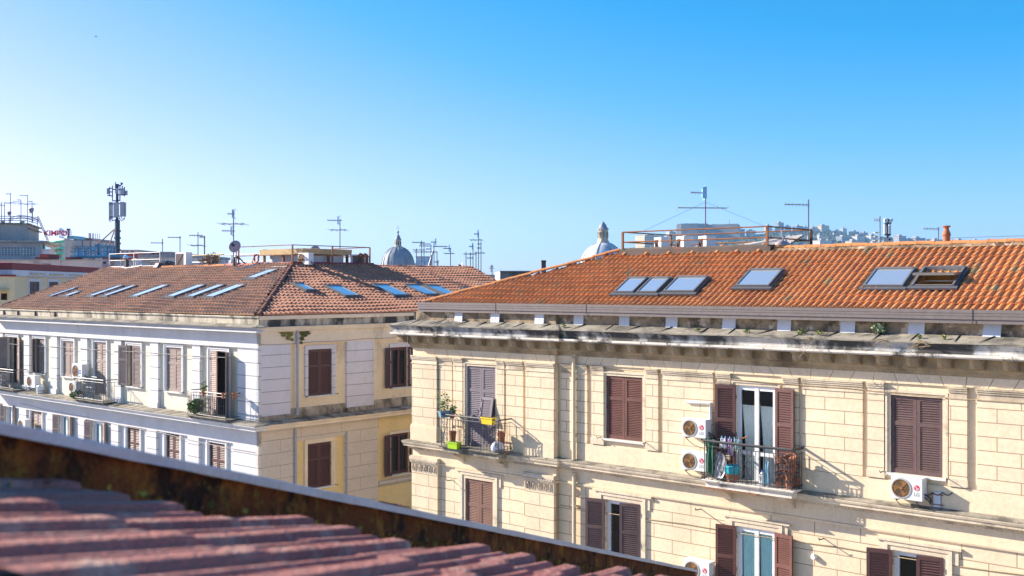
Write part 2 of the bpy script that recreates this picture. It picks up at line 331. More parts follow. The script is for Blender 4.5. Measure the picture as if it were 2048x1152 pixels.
def window(parent, place, w, h, leaves=('c','c'), m='shutter', ns=26, style='rail', glaze=None, surround=None, sill=True, frame='wframe', kind='window', rec=.03, label=None):
    """place=(x,y,z,rz) of the sill centre on the wall face; leaves: 'c' closed, 'o' folded open, number = opened angle, None"""
    x, y, z, rz = place
    mb = MB(); t = .05
    # outer box frame set back in the reveal
    for s in (-1, 1): mb.box(s*w/2, s*(w/2-t), .045+rec, .12+rec, 0, h)
    mb.box(-w/2+t, w/2-t, .045+rec, .12+rec, h-t, h)
    win = mb.build(kind, mt[m if glaze is None else frame], parent, (x, y, z), (0,0,rz))
    if label: win['label'] = label
    lw = w/2
    for i, lf in enumerate(leaves):
        if lf is None: continue
        sgn = 1 if i == 0 else -1
        ang = {'c': 0, 'o': 176}.get(lf, lf)
        me = shutter_mesh(lw-.004, h-.012, sgn, ns, style, m)
        yo = rec-.0 if ang < 90 else -.045
        link('shutter', me, win, (-sgn*w/2, yo if ang < 5 else min(yo, -.03), .006), (0,0,R(-sgn*ang)))
    if glaze:
        fr = MB(); yb, yf = .11+rec, .05+rec
        fr.box(-w/2+t, -w/2+t+.06, yf, yb, 0, h-t); fr.box(w/2-t-.06, w/2-t, yf, yb, 0, h-t)
        fr.box(-.055, .055, yf-.012, yb, 0, h-t)
        for s in (-1, 1):
            x0, x1 = (-w/2+t+.06, -.055) if s < 0 else (.055, w/2-t-.06)
            fr.box(x0, x1, yf, yb, 0, .12); fr.box(x0, x1, yf, yb, h-t-.07, h-t)
            if kind == 'balcony_door': fr.box(x0, x1, yf, yb, h*.30, h*.30+.09)
        fr.build('casement', mt[frame], win)
        pm = MB(); pm.add([(-w/2+t,yb-.03,0),(w/2-t,yb-.03,0),(w/2-t,yb-.03,h-t),(-w/2+t,yb-.03,h-t)], [(0,1,2,3)])
        pm.build('pane', mt['pane'], win)
        if glaze in ('lace', 'turq', 'lace_gather'):
            for s in (-1, 1):
                cu = MB(); x0, x1 = (-w/2+.1, -.05) if s < 0 else (.05, w/2-.1)
                n = 44; top = h-t-(.45 if glaze == 'lace_gather' else .03); rows = 7; vs = []; fs = []
                for r_ in range(rows+1):
                    q = r_/rows; zz = top*(1-q)+.04*q
                    nar = 1-.38*math.sin(q*math.pi*.75)*(1 if glaze == 'lace_gather' else .1)
                    for k in range(n+1):
                        xx = k/n; xm = x0+(x1-x0)*(.5+(xx-.5)*nar)
                        vs.append((xm, .25+rec+.022*math.sin(xx*38+r_*.3), zz))
                for r_ in range(rows):
                    for k in range(n): a = r_*(n+1)+k; fs.append((a, a+1, a+n+2, a+n+1))
                cu.add([(a_, b_-.115, c_) for a_, b_, c_ in vs], fs); cu.build('curtain', mt['turq' if glaze == 'turq' else 'lace'], win, smooth=True)
        bk = MB(); bk.box(-w/2-.3, w/2+.3, .75+rec, .8+rec, -.1, h+.2); bk.build('room_backdrop', mt['dark'], win)
    else:
        bk = MB(); bk.box(-w/2, w/2, .30+rec, .33+rec, 0, h); bk.build('room_backdrop', mt['dark'], win)
    if surround:
        sm, sw, so, top = surround
        q = MB()
        for s in (-1, 1):
            q.box(s*(w/2+.003), s*(w/2+sw), -so, .0, 0 if top != 'pane' else -.0, h+sw)
            q.box(s*(w/2+sw*.55), s*(w/2+sw-.004), -so-.025, -so, 0, h+sw-.004)
        q.box(-w/2-.003, w/2+.003, -so, 0, h+.003, h+sw)
        q.box(-w/2-sw*.55, w/2+sw*.55, -so-.025, -so, h+sw*.55, h+sw-.004)
        if top == 'ears':
            for s in (-1, 1): q.box(s*(w/2+sw+.002), s*(w/2+sw+.13), -so, 0, h-.12, h+sw-.002)
            q.box(-w/2-sw-.2, w/2+sw+.2, -so-.05, 0, h+sw+.003, h+sw+.06)
        q.build('surround', mt[sm], win)
    if sill:
        s = MB(); s.box(-w/2-.10, w/2+.10, -.10, .05, -.055, -.004); s.build('sill', mt['sill'], win)
        for sg in (-1, 1):
            hk = MB(); hk.tube([(sg*(w/2+.14),-.0,.02),(sg*(w/2+.16),-.22,.0),(sg*(w/2+.17),-.24,.05)], .012, 5); hk.build('shutter_hook', mt['iron'], win)
    return win

# ------------------------------------------------------------------ tiled slopes
def tile_slope(name, mat_, parent, org, xd, sd, nrm, rng, length, pitch, gauge, hb, lift, seg=6, skip=None, shape='barrel', jitter=.007):
    """real tile relief: rows overlap, every row lifts at its lower edge, barrels run up the slope"""
    mb = MB(); org, xd, sd, nrm = Vector(org), Vector(xd), Vector(sd), Vector(nrm)
    rnd = random.Random(hash(name) % 1000 if False else len(name)*31)
    rows = int(math.ceil(length/gauge))
    def prof(c):
        c = c % 1.0
        if shape == 'barrel': return hb*max(0., math.sin(math.pi*min(1, c/.66)))**.8 if c < .66 else hb*.12*math.sin(math.pi*(c-.66)/.34)
        return hb*(.5+.5*math.cos(2*math.pi*c))
    tint_of = {}
    for j in range(rows):
        s0 = j*gauge; s1 = min(length, s0+gauge*1.06)
        xa, xb = rng(min(length, s0+gauge*.5))
        if xb-xa < pitch*.3: continue
        n = int((xb-xa)/pitch*seg)+1
        k0 = math.floor(xa/pitch*seg); pts = []
        for k in range(n+2):
            x = min(xb, max(xa, (k0+k)*pitch/seg)); pts.append(x)
        base = len(mb.v); 
        for x in pts:
            t_ = math.floor(x/pitch+1e-6); jz = (hash((t_, j)) % 97/97-.5)*jitter*2
            h = prof(x/pitch)+.05*mnoise.noise(Vector((x*.45, s0*.6, 1.7)))+.012*mnoise.noise(Vector((x*2.1, j*5.3, 4.)))
            for (s, hh) in ((s0, -.004), (s0-.004, h+lift+jz), (s0+gauge*.5, h+lift*.55), (s1, h*.95-.004)):
                mb.v.append(tuple(org+xd*x+sd*s+nrm*hh))
        for k in range(len(pts)-1):
            xm = (pts[k]+pts[k+1])/2; t_ = math.floor(xm/pitch+1e-6)
            sm = s0+gauge*.5
            if skip and any(a0 < xm < a1 and b0 < sm < b1 for (a0,a1,b0,b1) in skip): continue
            key = (t_, j)
            if key not in tint_of: tint_of[key] = rnd.random()*.998+.001
            a = base+k*4; b = a+4
            for q in range(3):
                mb.f.append([a+q, b+q, b+q+1, a+q+1]); mb.m.append(0); mb.t.append(tint_of[key])
    return mb.build(name, mat_, parent)
def ridge_line(name, m, parent, p, q, r=.11, step=.36, flat=.8, up=(0,0,1)):
    """overlapping half-round ridge tiles along a line"""
    p, q, up = Vector(p), Vector(q), Vector(up); L = (q-p).length; n = max(1, int(L/step)); d = (q-p)/L
    side = d.cross(up).normalized(); upn = side.cross(d).normalized(); mb = MB()
    for i in range(n):
        a = p+d*(L*i/n); b = p+d*(L*(i+1)/n+.05)
        ra, rb_ = r*random.uniform(1.0,1.05), r*.86; k = 8; base = len(mb.v); jz = random.uniform(-.012,.012)
        for (c, rr) in ((a, ra), (a+d*.05, ra), (a+d*.052, ra*.95), (b, rb_)):
            for j in range(k+1):
                w = math.pi*j/k; mb.v.append(tuple(c+side*math.cos(w)*rr+upn*(math.sin(w)*rr*flat+jz)))
        for s in range(3):
            for j in range(k): x = base+s*(k+1)+j; mb.f.append([x, x+1, x+k+2, x+k+1]); mb.m.append(0); mb.t.append(0.)
        mb.f.append([base+j for j in range(k+1)]); mb.m.append(0); mb.t.append(0.)
    return mb.build(name, m, parent)
class Slope:
    def __init__(s, fr, org, xd, sd):
        s.fr, s.o, s.x, s.s = fr, Vector(org), Vector(xd).normalized(), Vector(sd).normalized(); s.n = s.x.cross(s.s).normalized()
        if s.n.z < 0: s.n = -s.n
    def px(s, u, v, h=.13):
        p = s.fr.plane(u, v, s.o+s.n*h, s.n); d = p-s.o; return d.dot(s.x), d.dot(s.s)
    def p(s, a, b, h=0.): return s.o+s.x*a+s.s*b+s.n*h
    def M(s): return Matrix((s.x, s.s, s.n)).transposed()
def skylight(parent, sl, q, ang=None, label=None, gl='skyglass'):
    """q=(TL,TR,BL,BR) seen corners -> a rectangle lying on the slope; ang opens the sash about its middle"""
    P = [sl.px(*c) for c in q]
    b1 = (P[0][1]+P[1][1])/2; b0 = (P[2][1]+P[3][1])/2
    w = ((P[1][0]-P[0][0])+(P[3][0]-P[2][0]))/2; c = sum(p[0] for p in P)/4
    a0, a1 = c-w/2, c+w/2
    if a1 < a0: a0, a1 = a1, a0
    M3 = sl.M(); fw = .042; H = .14
    sk = MB()
    def ob(mb, x0, x1, s0, s1, h0, h1): mb.obox(sl.p((x0+x1)/2, (s0+s1)/2, (h0+h1)/2), (x1-x0, s1-s0, h1-h0), M3)
    ob(sk, a0-.09, a1+.09, b0-.10, b0-.002, .05, .10); ob(sk, a0-.05, a0-.002, b0, b1+.03, .0, .105); ob(sk, a1+.002, a1+.05, b0, b1+.03, .0, .105)
    ob(sk, a0, a1, b1+.002, b1+.07, .0, .105)
    root = sk.build('skylight', mt['flash'], parent)
    if label: root['label'] = label
    f = MB()
    if ang is None:
        ob(f, a0, a0+fw, b0, b1, 0, H); ob(f, a1-fw, a1, b0, b1, 0, H)
        ob(f, a0+fw, a1-fw, b0, b0+fw, 0, H); ob(f, a0+fw, a1-fw, b1-fw*1.6, b1, 0, H+.012)
        f.build('frame', mt['skyframe'], root)
        g = MB(); ob(g, a0+fw, a1-fw, b0+fw, b1-fw*1.6, H-.05, H-.02); g.build('pane', mt[gl], root)
    else:
        ob(f, a0, a0+fw, b0, b1, -.02, H); ob(f, a1-fw, a1, b0, b1, -.02, H); ob(f, a0+fw, a1-fw, b0, b0+fw, -.02, H-.02); ob(f, a0+fw, a1-fw, b1-fw, b1, -.02, H+.01)
        f.build('frame', mt['skyframe'], root)
        l = MB(); d = .45
        ob(l, a0+fw, a0+fw+.02, b0+fw, b1-fw, -d, .03); ob(l, a1-fw-.02, a1-fw, b0+fw, b1-fw, -d, .03); ob(l, a0+fw, a1-fw, b1-fw-.02, b1-fw, -d, .03)
        l.build('lining', mt['wood_in'], root)
        k = MB(); ob(k, a0, a1, b0, b1, -d-.06, -d-.01); k.build('room_backdrop', mt['dark'], root)
        # sash turned about its horizontal middle axis
        mid = sl.p(c, (b0+b1)/2+.12, .12); M2 = M3 @ rotm('X', -ang); hw, hl = (a1-a0)/2-.01, (b1-b0)/2
        sx = M2@Vector((1,0,0)); sy = M2@Vector((0,1,0)); sn = M2@Vector((0,0,1)); s_ = MB()
        for (x, y, wx, wy) in ((-hw+.03,0,.06,2*hl),(hw-.03,0,.06,2*hl),(0,-hl+.03,2*hw-.12,.06),(0,hl-.03,2*hw-.12,.06)):
            s_.obox(mid+sx*x+sy*y, (wx, wy, .06), M2)
        so = s_.build('sash', mt['skyframe'], root)
        g = MB(); g.obox(mid, (2*hw-.12, 2*hl-.12, .02), M2); g.build('pane', mt[gl], root)
        hb_ = MB(); hb_.bar(sl.p(a0+fw, b1-.25, -.12), sl.p(a1-fw, b1-.25, -.12), .02, 6); hb_.build('handle_bar', mt['wframe'], root)
    return (a0-.05, a1+.05, b0-.05, b1+.05)
# ================================================================== cream block across the street (right)
rb = thing('apartment_building', 'cream rusticated apartment block with bright orange tiled roof and blackened cornice', 'building', (RB.ox, RB.oy, 0), TH)
def X(u, v=800, y=-.06): return RB.y(u, v, y).x
def Zr(z): return E+z
XL, XA, XE = X(828, 800, -.13), X(1112, 800, -.13), 15.5
YA = -.13            # plane of the projecting corner bay
PF = [(XL, 12.), (XL, YA), (XA, YA), (XA, 0.), (XE, 0.)]
TF, TA = Tfront(0.), Tfront(YA)
# openings -----------------------------------------------------------
W = {}
def win_px(name, ul, ur, vt, vb, y): 
    a, b = RB.y(ul, 800, y).x, RB.y(ur, 800, y).x; um = (ul+ur)/2
    W[name] = (a, b, RB.y(um, vb, y).z, RB.y(um, vt, y).z)
win_px('w1', 935, 992, 733, 895, YA); win_px('w2', 1213, 1286, 753, 880, 0); win_px('w3', 1473, 1553, 772, 972, 0); win_px('w4', 1782, 1886, 793, 950, 0)
W['w5'] = (W['w4'][0]+4.05, W['w4'][1]+4.05, W['w4'][2], W['w4'][3])
zlt = Zr(-6.0); zlb = Zr(-8.3)
for n, ul, ur, vt, y in (('l1', 932, 987, 960, YA), ('l2', 1211, 1281, 1003, 0), ('l3', 1474, 1552, 1057, 0), ('l4', 1786, 1888, 1107, 0)):
    win_px(n, ul, ur, vt, vt+100, y); a, b, _, t = W[n]; W[n] = (a, b, t-2.2, t)
W['l5'] = (W['l4'][0]+4.05, W['l4'][1]+4.05, W['l4'][2], W['l4'][3])
zL = Zr(-4.92)       # top of the ledge at the wall
mb = MB()
up = [W[k] for k in ('w2','w3','w4','w5')]; lo = [W[k] for k in ('l2','l3','l4','l5')]
wall(mb, TF, XA, XE, zL-.05, Zr(-1.10), up); wall(mb, TA, XL, XA, zL-.05, Zr(-1.10), [W['w1']])
mb.add([(XA,YA,0),(XA,0,0),(XA,0,Zr(-1.1)),(XA,YA,Zr(-1.1))], [(0,1,2,3)])
mb.build('wall', mt['cream'], rb)
mb = MB()
lows = lo+[(a,b,c-4.2,d-4.2) for a,b,c,d in lo]+[(a,b,c-8.2,d-8.2) for a,b,c,d in lo]
l1s = [W['l1']]+[(W['l1'][0],W['l1'][1],W['l1'][2]-q,W['l1'][3]-q) for q in (4.2,8.2)]
wall(mb, TF, XA, XE, 0, zL-.05, lows, o=.0); wall(mb, TA, XL, XA, 0, zL-.05, l1s)
mb.add([(XA,YA,0),(XA,0,0),(XA,0,zL),(XA,YA,zL)], [(0,1,2,3)])
mb.add([(XL,12,0),(XL,YA,0),(XL,YA,Zr(-.78)),(XL,12,Zr(-.78))], [(0,1,2,3)])
mb.add([(XE,12,0),(XE,0,0),(XE,0,Zr(-.78)),(XE,12,Zr(-.78))], [(0,3,2,1)])
mb.add([(XL,12,0),(XE,12,0),(XE,12,Zr(-.78)),(XL,12,Zr(-.78))], [(0,3,2,1)])
mb.build('lower_wall', mt['cream_big'], rb)
# raised block panels, flanking pilasters, dado ------------------------
zd, zc0, zc1, zf1 = Zr(-4.39), Zr(-2.46), Zr(-2.20), Zr(-1.97)
def panel(T, a0, a1, z0, z1, o, m, nm='wall_panel', cap=True):
    q = MB(); tbox(q, T, a0, a1, 0, o, z0, z1-.26 if cap else z1); p = q.build(nm, mt[m], rb)
    if cap:
        c = MB(); tbox(c, T, a0, a1, 0, o-.002, z1-.26, z1)
        for (zz, oo, hh) in ((-.26,.02,.03),(-.12,.025,.035),(-.075,.045,.03),(-.035,.06,.034)): tbox(c, T, a0-.015, a1+.015, 0, o+oo, z1+zz, z1+zz+hh)
        c.build('capital', mt['stone_trim'], p)
    return p
for u0, u1 in ((1162,1415),(1325,1426),(1605,1725),(1954,2400)):
    a0 = XA+.12 if u0 == 1162 else X(u0); a1 = X(1395-2) if u0 == 1162 else min(XE, X(u1))
    if u0 == 1162: a1 = X(1174)
    panel(TF, a0, a1, zd, zc1, .06, 'cream_blocks')
for u0, u1 in ((1183,1207),(1292,1316),(1434,1461),(1566,1597),(1735,1768),(1898,1934)):
    a0, a1 = X(u0), X(u1)
    p = panel(TF, a0, a1, Zr(-4.38), zc1, .065, 'cream_blocks', 'pilaster')
    b = MB(); tbox(b, TF, a0-.02, a1+.02, 0, .085, Zr(-4.38), Zr(-4.21)); b.build('pilaster_base', mt['stone_trim'], p)
panel(TA, XL, X(873,800,YA-.1), Zr(-4.9), zc1, .10, 'cream_blocks', 'pilaster'); panel(TA, X(1051,800,YA-.1), XA, Zr(-4.9), zc1, .10, 'cream_blocks', 'pilaster')
for a0, a1 in ((XL, X(873,800,YA-.1)), (X(1051,800,YA-.1), XA)):
    b = MB(); tbox(b, TA, a0-.03, a1+.03, .0, .14, Zr(-4.93), Zr(-4.45)); tbox(b, TA, a0-.02, a1+.02, .0, .12, Zr(-4.449), Zr(-4.40)); b.build('pilaster_base', mt['cream'], rb)
panel(TA, X(880,800,YA), X(906,800,YA), zd, zc1, .05, 'cream_blocks'); panel(TA, X(1014,800,YA), X(1048,800,YA), zd, zc1, .05, 'cream_blocks')
panel(TA, X(909,800,YA), X(927.5,800,YA), Zr(-4.3), zc1, .06, 'cream_blocks', 'pilaster'); panel(TA, X(996,800,YA), X(1011,800,YA), Zr(-4.3), zc1, .06, 'cream_blocks', 'pilaster')
for T, a0, a1, oo in ((TF, XA+.12, W['w3'][0]-.25, .055), (TF, W['w3'][1]+.25, XE, .055), (TA, XL, W['w1'][0]-.1, .045), (TA, W['w1'][1]+.1, XA, .045)):
    q = MB(); tbox(q, T, a0, a1, 0, oo, zL-.02, zd-.012); q.build('dado', mt['cream'], rb)
# frieze of fanned blocks ---------------------------------------------
q = MB(); x = XL-.0; k = 0
while x < XE:
    wdt = .52; T = TA if x < XA-.1 else TF
    x1 = min(x+wdt, XA if x < XA-.1 else XE); sl = .07*math.sin(k*.9+1)
    s0 = .0 if k == 0 else sl; s1 = .07*math.sin((k+1)*.9+1) if x1 < XA-.01 or x1 > XA+.3 else 0
    if x1 >= XE-.01 or abs(x1-XA) < .01: s1 = 0
    if abs(x-XA) < .01: s0 = 0
    g = .007; P = [T(a,o,z) for (z, da, db) in ((zc1+.004, -s0, -s1), (zf1, s0, s1)) for (a,o) in ((x+g+da,.0),(x1-g+db,.0),(x1-g+db,.05),(x+g+da,.05))]
    q.add(P, [(0,1,2,3),(4,7,6,5),(0,4,5,1),(1,5,6,2),(2,6,7,3),(3,7,4,0)]); x = x1; k += 1
q.build('frieze', mt['cream'], rb)
# entablature ----------------------------------------------------------
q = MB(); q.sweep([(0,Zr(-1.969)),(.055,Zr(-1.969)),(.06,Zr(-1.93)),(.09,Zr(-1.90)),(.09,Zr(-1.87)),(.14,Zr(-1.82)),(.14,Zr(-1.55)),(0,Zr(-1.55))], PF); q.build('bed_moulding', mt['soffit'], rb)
q = MB(); q.sweep([(.0,Zr(-1.549)),(.51,Zr(-1.549)),(.51,Zr(-1.52)),(.55,Zr(-1.515)),(.55,Zr(-1.462)),(0,Zr(-1.462))], PF); q.build('cornice_fillet', mt['fillet'], rb)
def seg_path(path, n):   # subdivide long runs so the edge can weather unevenly
    out = []
    for i in range(len(path)-1):
        L = math.hypot(path[i+1][0]-path[i][0], path[i+1][1]-path[i][1]); m = max(1, int(L/n))
        out += [(path[i][0]+(path[i+1][0]-path[i][0])*k/m, path[i][1]+(path[i+1][1]-path[i][1])*k/m) for k in range(m)]
    return out+[path[-1]]
q = MB(); q.sweep([(0,Zr(-1.461)),(.49,Zr(-1.461)),(.49,Zr(-1.43)),(.475,Zr(-1.425)),(.47,Zr(-1.40)),(.485,Zr(-1.36)),(.485,Zr(-1.345)),(.50,Zr(-1.34)),(.53,Zr(-1.28)),(.57,Zr(-1.25)),(.57,Zr(-1.235)),(0,Zr(-1.235))], seg_path(PF, .6), wob=.006); q.build('cornice', mt['cornice'], rb)
cap = MB(); zz = Zr(-1.234)
cap.sweep([(0,zz),(.59,zz),(.59,zz+.03),(0.02,Zr(-1.07)),(0,Zr(-1.07))], seg_path(PF, .5), wob=.009); cs = cap.build('cornice_top_slabs', mt['ledge'], rb)
x = XL+.3
while x < XE:
    y0 = YA if x < XA else 0
    dx = random.uniform(-.1,.25); wd = random.uniform(.008,.02)
    jn = MB(); jn.hexa([(x,y0-.03,Zr(-1.08)),(x+wd,y0-.03,Zr(-1.08)),(x+wd+.02,y0-.03,Zr(-1.08)),(x+.01,y0-.03,Zr(-1.08)),(x-dx-.0,y0-.585,zz+.045),(x-dx+wd,y0-.585,zz+.045),(x+wd,y0-.04,Zr(-1.052)),(x,y0-.04,Zr(-1.052))])
    jn.build('slab_joint', mt['dark'], cs)
    x += random.uniform(.7,1.15)
x = XL-.30; first = None
while x < XE:
    y0 = YA if x < XA-.1 else 0
    if first is None:
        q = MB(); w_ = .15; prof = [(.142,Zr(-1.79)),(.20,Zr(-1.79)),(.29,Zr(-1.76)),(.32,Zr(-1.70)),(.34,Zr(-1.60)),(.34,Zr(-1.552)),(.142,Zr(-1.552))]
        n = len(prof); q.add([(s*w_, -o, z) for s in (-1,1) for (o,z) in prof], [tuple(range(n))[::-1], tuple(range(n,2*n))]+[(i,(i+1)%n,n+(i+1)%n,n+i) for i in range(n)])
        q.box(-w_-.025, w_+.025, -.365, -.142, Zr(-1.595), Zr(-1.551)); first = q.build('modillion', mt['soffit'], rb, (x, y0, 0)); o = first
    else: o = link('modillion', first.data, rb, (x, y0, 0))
    o.rotation_euler.z = random.uniform(-.01,.01)
    x += .69
# attic and plates -------------------------------------------------------
q = MB(); q.sweep([(-.2,Zr(-1.10)),(-.03,Zr(-1.10)),(-.03,Zr(-.79)),(-.2,Zr(-.79))], seg_path(PF,.7), wob=.008); q.build('attic_wall', mt['attic'], rb)
for i, (u0, u1) in enumerate(((911,926),(983,1000),(1071,1089),(1149,1168),(1240,1260),(1333,1356),(1446,1472),(1556,1583),(1682,1711),(1818,1850),(1967,2003))):
    y0 = (YA if u1 < 1112 else 0)+.01; a0, a1 = RB.y(u0, 640, y0).x, RB.y(u1, 640, y0).x
    q = MB(); w_ = a1-a0; q.box(-w_/2, w_/2, -.04, .0, -.16, .14); q.box(-w_/2-.01, w_/2+.01, -.05, 0.0, .141, .16); q.box(-.012,.012,-.052,-.04,-.01,.014)
    q.build('parapet_plate', mt['plate'], rb, ((a0+a1)/2, y0, Zr(-.965)), (R(-6 if i != 10 else -14), R(random.uniform(-1.5,1.5)), 0))
# gutter ----------------------------------------------------------------
XG = RB.y(843, 605, -.3).x; GP = [(XG, .35), (XG, -.06), (XE, -.06)]
q = MB(); q.sweep([(0,Zr(-.80)),(.19,Zr(-.80)),(.19,Zr(-.715)),(.215,Zr(-.71)),(.215,Zr(-.645)),(.207,Zr(-.642)),(.207,Zr(-.636)),(.215,Zr(-.633)),(.215,Zr(-.585)),(.207,Zr(-.582)),(.207,Zr(-.576)),(.215,Zr(-.573)),(.215,Zr(-.50)),(.19,Zr(-.50)),(.18,Zr(-.56)),(0,Zr(-.56))], GP)
g = q.build('gutter', mt['gutter'], rb)
q = MB()
for u in (991, 1172, 1945):
    x = RB.y(u, 620, -.28).x; q.box(x-.008, x+.008, -.282, -.2745, Zr(-.80), Zr(-.50))
q.build('gutter_joint', mt['iron'], g)
# roof -------------------------------------------------------------------
RZ0, RZ1, RY0, RY1 = Zr(-.52), Zr(1.007), -.16, 2.55
sl = Slope(RB, (0, RY0, RZ0), (1,0,0), (0, RY1-RY0, RZ1-RZ0)); SLEN = math.hypot(RY1-RY0, RZ1-RZ0); cp = (RY1-RY0)/SLEN
XHA = RB.y(1237, 502, RY1).x; xh = lambda s: XG+.05+s/SLEN*(XHA-XG-.05)
SK = [(((1259.5,554),(1296.7,554),(1224.3,583.5),(1263.4,583.5)), None), (((1305,554),(1342.8,554),(1270,583.5),(1310.3,583.5)), None), (((1357,552),(1416,552),(1323.3,582),(1387,582)), None),
      (((1499.5,537.5),(1563.5,537.5),(1470,571),(1539.5,571)), None), (((1750,535.5),(1825,535),(1728,571),(1811,571)), None), (((1846,533),(1926,532.5),(1824,570),(1913,569)), 27)]
lbl = ['leftmost skylight of the row of three', 'middle skylight of the row of three', 'widest skylight of the row of three', 'lone skylight near the middle of the orange roof', 'closed skylight beside the open one', 'open skylight with pine lining']
skips = []
for (q_, an), l in zip(SK, lbl): skips.append(skylight(rb, sl, q_, an, l))
# tiles are left out only where the open hatch shows the room below
tile_slope('roof', mt['tile_orange'], rb, (0,RY0,RZ0), (1,0,0), (0,cp,(RZ1-RZ0)/SLEN), sl.n, lambda s: (xh(s), XE), SLEN, .175, .275, .052, .034, skip=[(skips[-1][0]+.05, skips[-1][1]-.05, skips[-1][2]+.05, skips[-1][3]-.05)])
sk_ = skips[-1]; us = MB()     # boards under the tiles, with the hatch left open
for a0, a1, b0, b1 in ((XG+.2, XE, .02, sk_[2]+.05), (XG+3.5, sk_[0]+.05, sk_[2]+.05, sk_[3]-.05), (sk_[1]-.05, XE, sk_[2]+.05, sk_[3]-.05), (XG+4.2, XE, sk_[3]-.05, SLEN)):
    us.add([sl.p(a0,b0,-.03),sl.p(a1,b0,-.03),sl.p(a1,b1,-.03),sl.p(max(a0,xh(b1)) if a0 < XG+5 else a0,b1,-.03)], [(0,1,2,3)])
us.build('roof_boards', mt['dark'], rb)
HX = XG+.05; hp = (XHA, RY1, RZ1)
xk1_ = RB.y(1541, 490, RY1).x+1.7; hb = MB(); hb.add([(HX,RY0,RZ0),(XHA,RY1,RZ1),(XHA,8.5,RZ1),(HX,11.7,RZ0)], [(0,1,2,3)]); hb.add([(XHA,8.5,RZ1),(HX,11.7,RZ0),(XE,11.7,RZ0),(XE,8.5,RZ1)], [(0,1,2,3)]); hb.add([(xk1_,RY1+.05,RZ1-.01),(XE,RY1+.05,RZ1-.01),(XE,8.5,RZ1-.25),(xk1_,8.5,RZ1-.25)], [(0,1,2,3)])
hb.add([(XE,RY0+.1,RZ0),(XE,RY1,RZ1),(XE,8.5,RZ1),(XE,11.7,RZ0)], [(0,1,2,3)])
hb.build('rear_roof', mt['tile_orange'], rb)
ridge_line('hip_ridge', mt['ridge_orange'], rb, (HX-.05, RY0, RZ0+.03), (hp[0], hp[1], hp[2]+.06), .10, .40)
YK = RY1-.2; xk0, xk1 = RB.y(1240, 500, YK).x, RB.y(1541, 490, YK).x
ridge_line('ridge', mt['ridge_orange'], rb, (xk1+.05, RY1+.02, RZ1+.03), (XE, RY1+.02, RZ1+.03), .11, .42)
q = MB(); q.box(xk1+.05, XE, RY1-.14, RY1+.02, RZ1-.05, RZ1+.02); q.build('ridge_bedding', mt['attic'], rb)
# terrace kerb, floor, ridge-cap vents -------------------------------------
q = MB(); kz = RZ1+.14
q.sweep([(-.28,RZ1-.35),(.06,RZ1-.35),(.02,kz-.05),(-.03,kz),(-.25,kz),(-.28,kz-.03)], seg_path([(xk0,YK+4.5),(xk0,YK),(xk1,YK)],.8), wob=.012); q.build('terrace_kerb', mat('stained_brown_kerb', (.115,.09,.075), .9, .2, 1.5, .4, [((.30,.10,.06), 1.2, (1,1,.3), .58, .7, .5), ((.38,.33,.28), 2, (1,1,1), .66, .72, .7)]), rb)
q = MB(); q.box(xk0+.1, xk1+1.6, YK+.2, 8.4, RZ1-.6, RZ1-.05); q.build('terrace_floor', mt['conc'], rb)
for u in (1252, 1296, 1341, 1388, 1438, 1478, 1521):
    p = sl.p(*sl.px(u, 508-(u-1250)*.028, .05), .05); q = MB()
    k = 8; pr = [(.10,-.03),(.10,.05)]; base = []
    for yy, rr in ((-.22,.10),(-.215,.078),(.25,.095)): base += [(math.cos(math.pi*j/k)*rr, yy, math.sin(math.pi*j/k)*rr*1.05-.01) for j in range(k+1)]
    q.add(base, [(s*(k+1)+j, s*(k+1)+j+1, (s+1)*(k+1)+j+1, (s+1)*(k+1)+j) for s in range(2) for j in range(k)])
    q.add([(-.08,-.19,-.02),(.08,-.19,-.02),(.06,-.19,.06),(-.06,-.19,.06)], [(0,1,2,3)])
    q.build('vent_tile', mt['ridge_orange'], rb, p, (R(29),0,0))
# ledge between the floors ---------------------------------------------------
q = MB(); q.sweep([(0,Zr(-5.22)),(.05,Zr(-5.22)),(.06,Zr(-5.19)),(.13,Zr(-5.14)),(.13,Zr(-5.12)),(.24,Zr(-5.10)),(.24,Zr(-5.04)),(.265,Zr(-5.03)),(.285,Zr(-4.98)),(.285,Zr(-4.955)),(0,Zr(-4.90))], seg_path(PF,1.), wob=.003); led = q.build('ledge', mt['stone_trim'], rb)
q = MB(); q.sweep([(0,Zr(-4.954)),(.29,Zr(-4.954)),(.292,Zr(-4.935)),(0,Zr(-4.875))], seg_path(PF,.9), wob=.004); q.build('ledge_slabs', mt['ledge'], led)
for x, xe_, y0 in ((XL-.1, XA+.05, YA), (XA+.06, XE, 0)):
    q = MB()
    while x < xe_: q.box(x, x+.045, y0-.115, y0-.062, Zr(-5.185), Zr(-5.135)); x += .085
    q.build('dentil_band', mt['stone_trim'], led)
q = MB(); q.sweep([(0,Zr(-5.62)),(.05,Zr(-5.62)),(.06,Zr(-5.58)),(.06,Zr(-5.56)),(0,Zr(-5.55))], PF); q.sweep([(0,Zr(-5.55)),(.03,Zr(-5.55)),(.03,Zr(-5.221)),(0,Zr(-5.221))], PF); q.build('architrave', mt['cream'], rb)
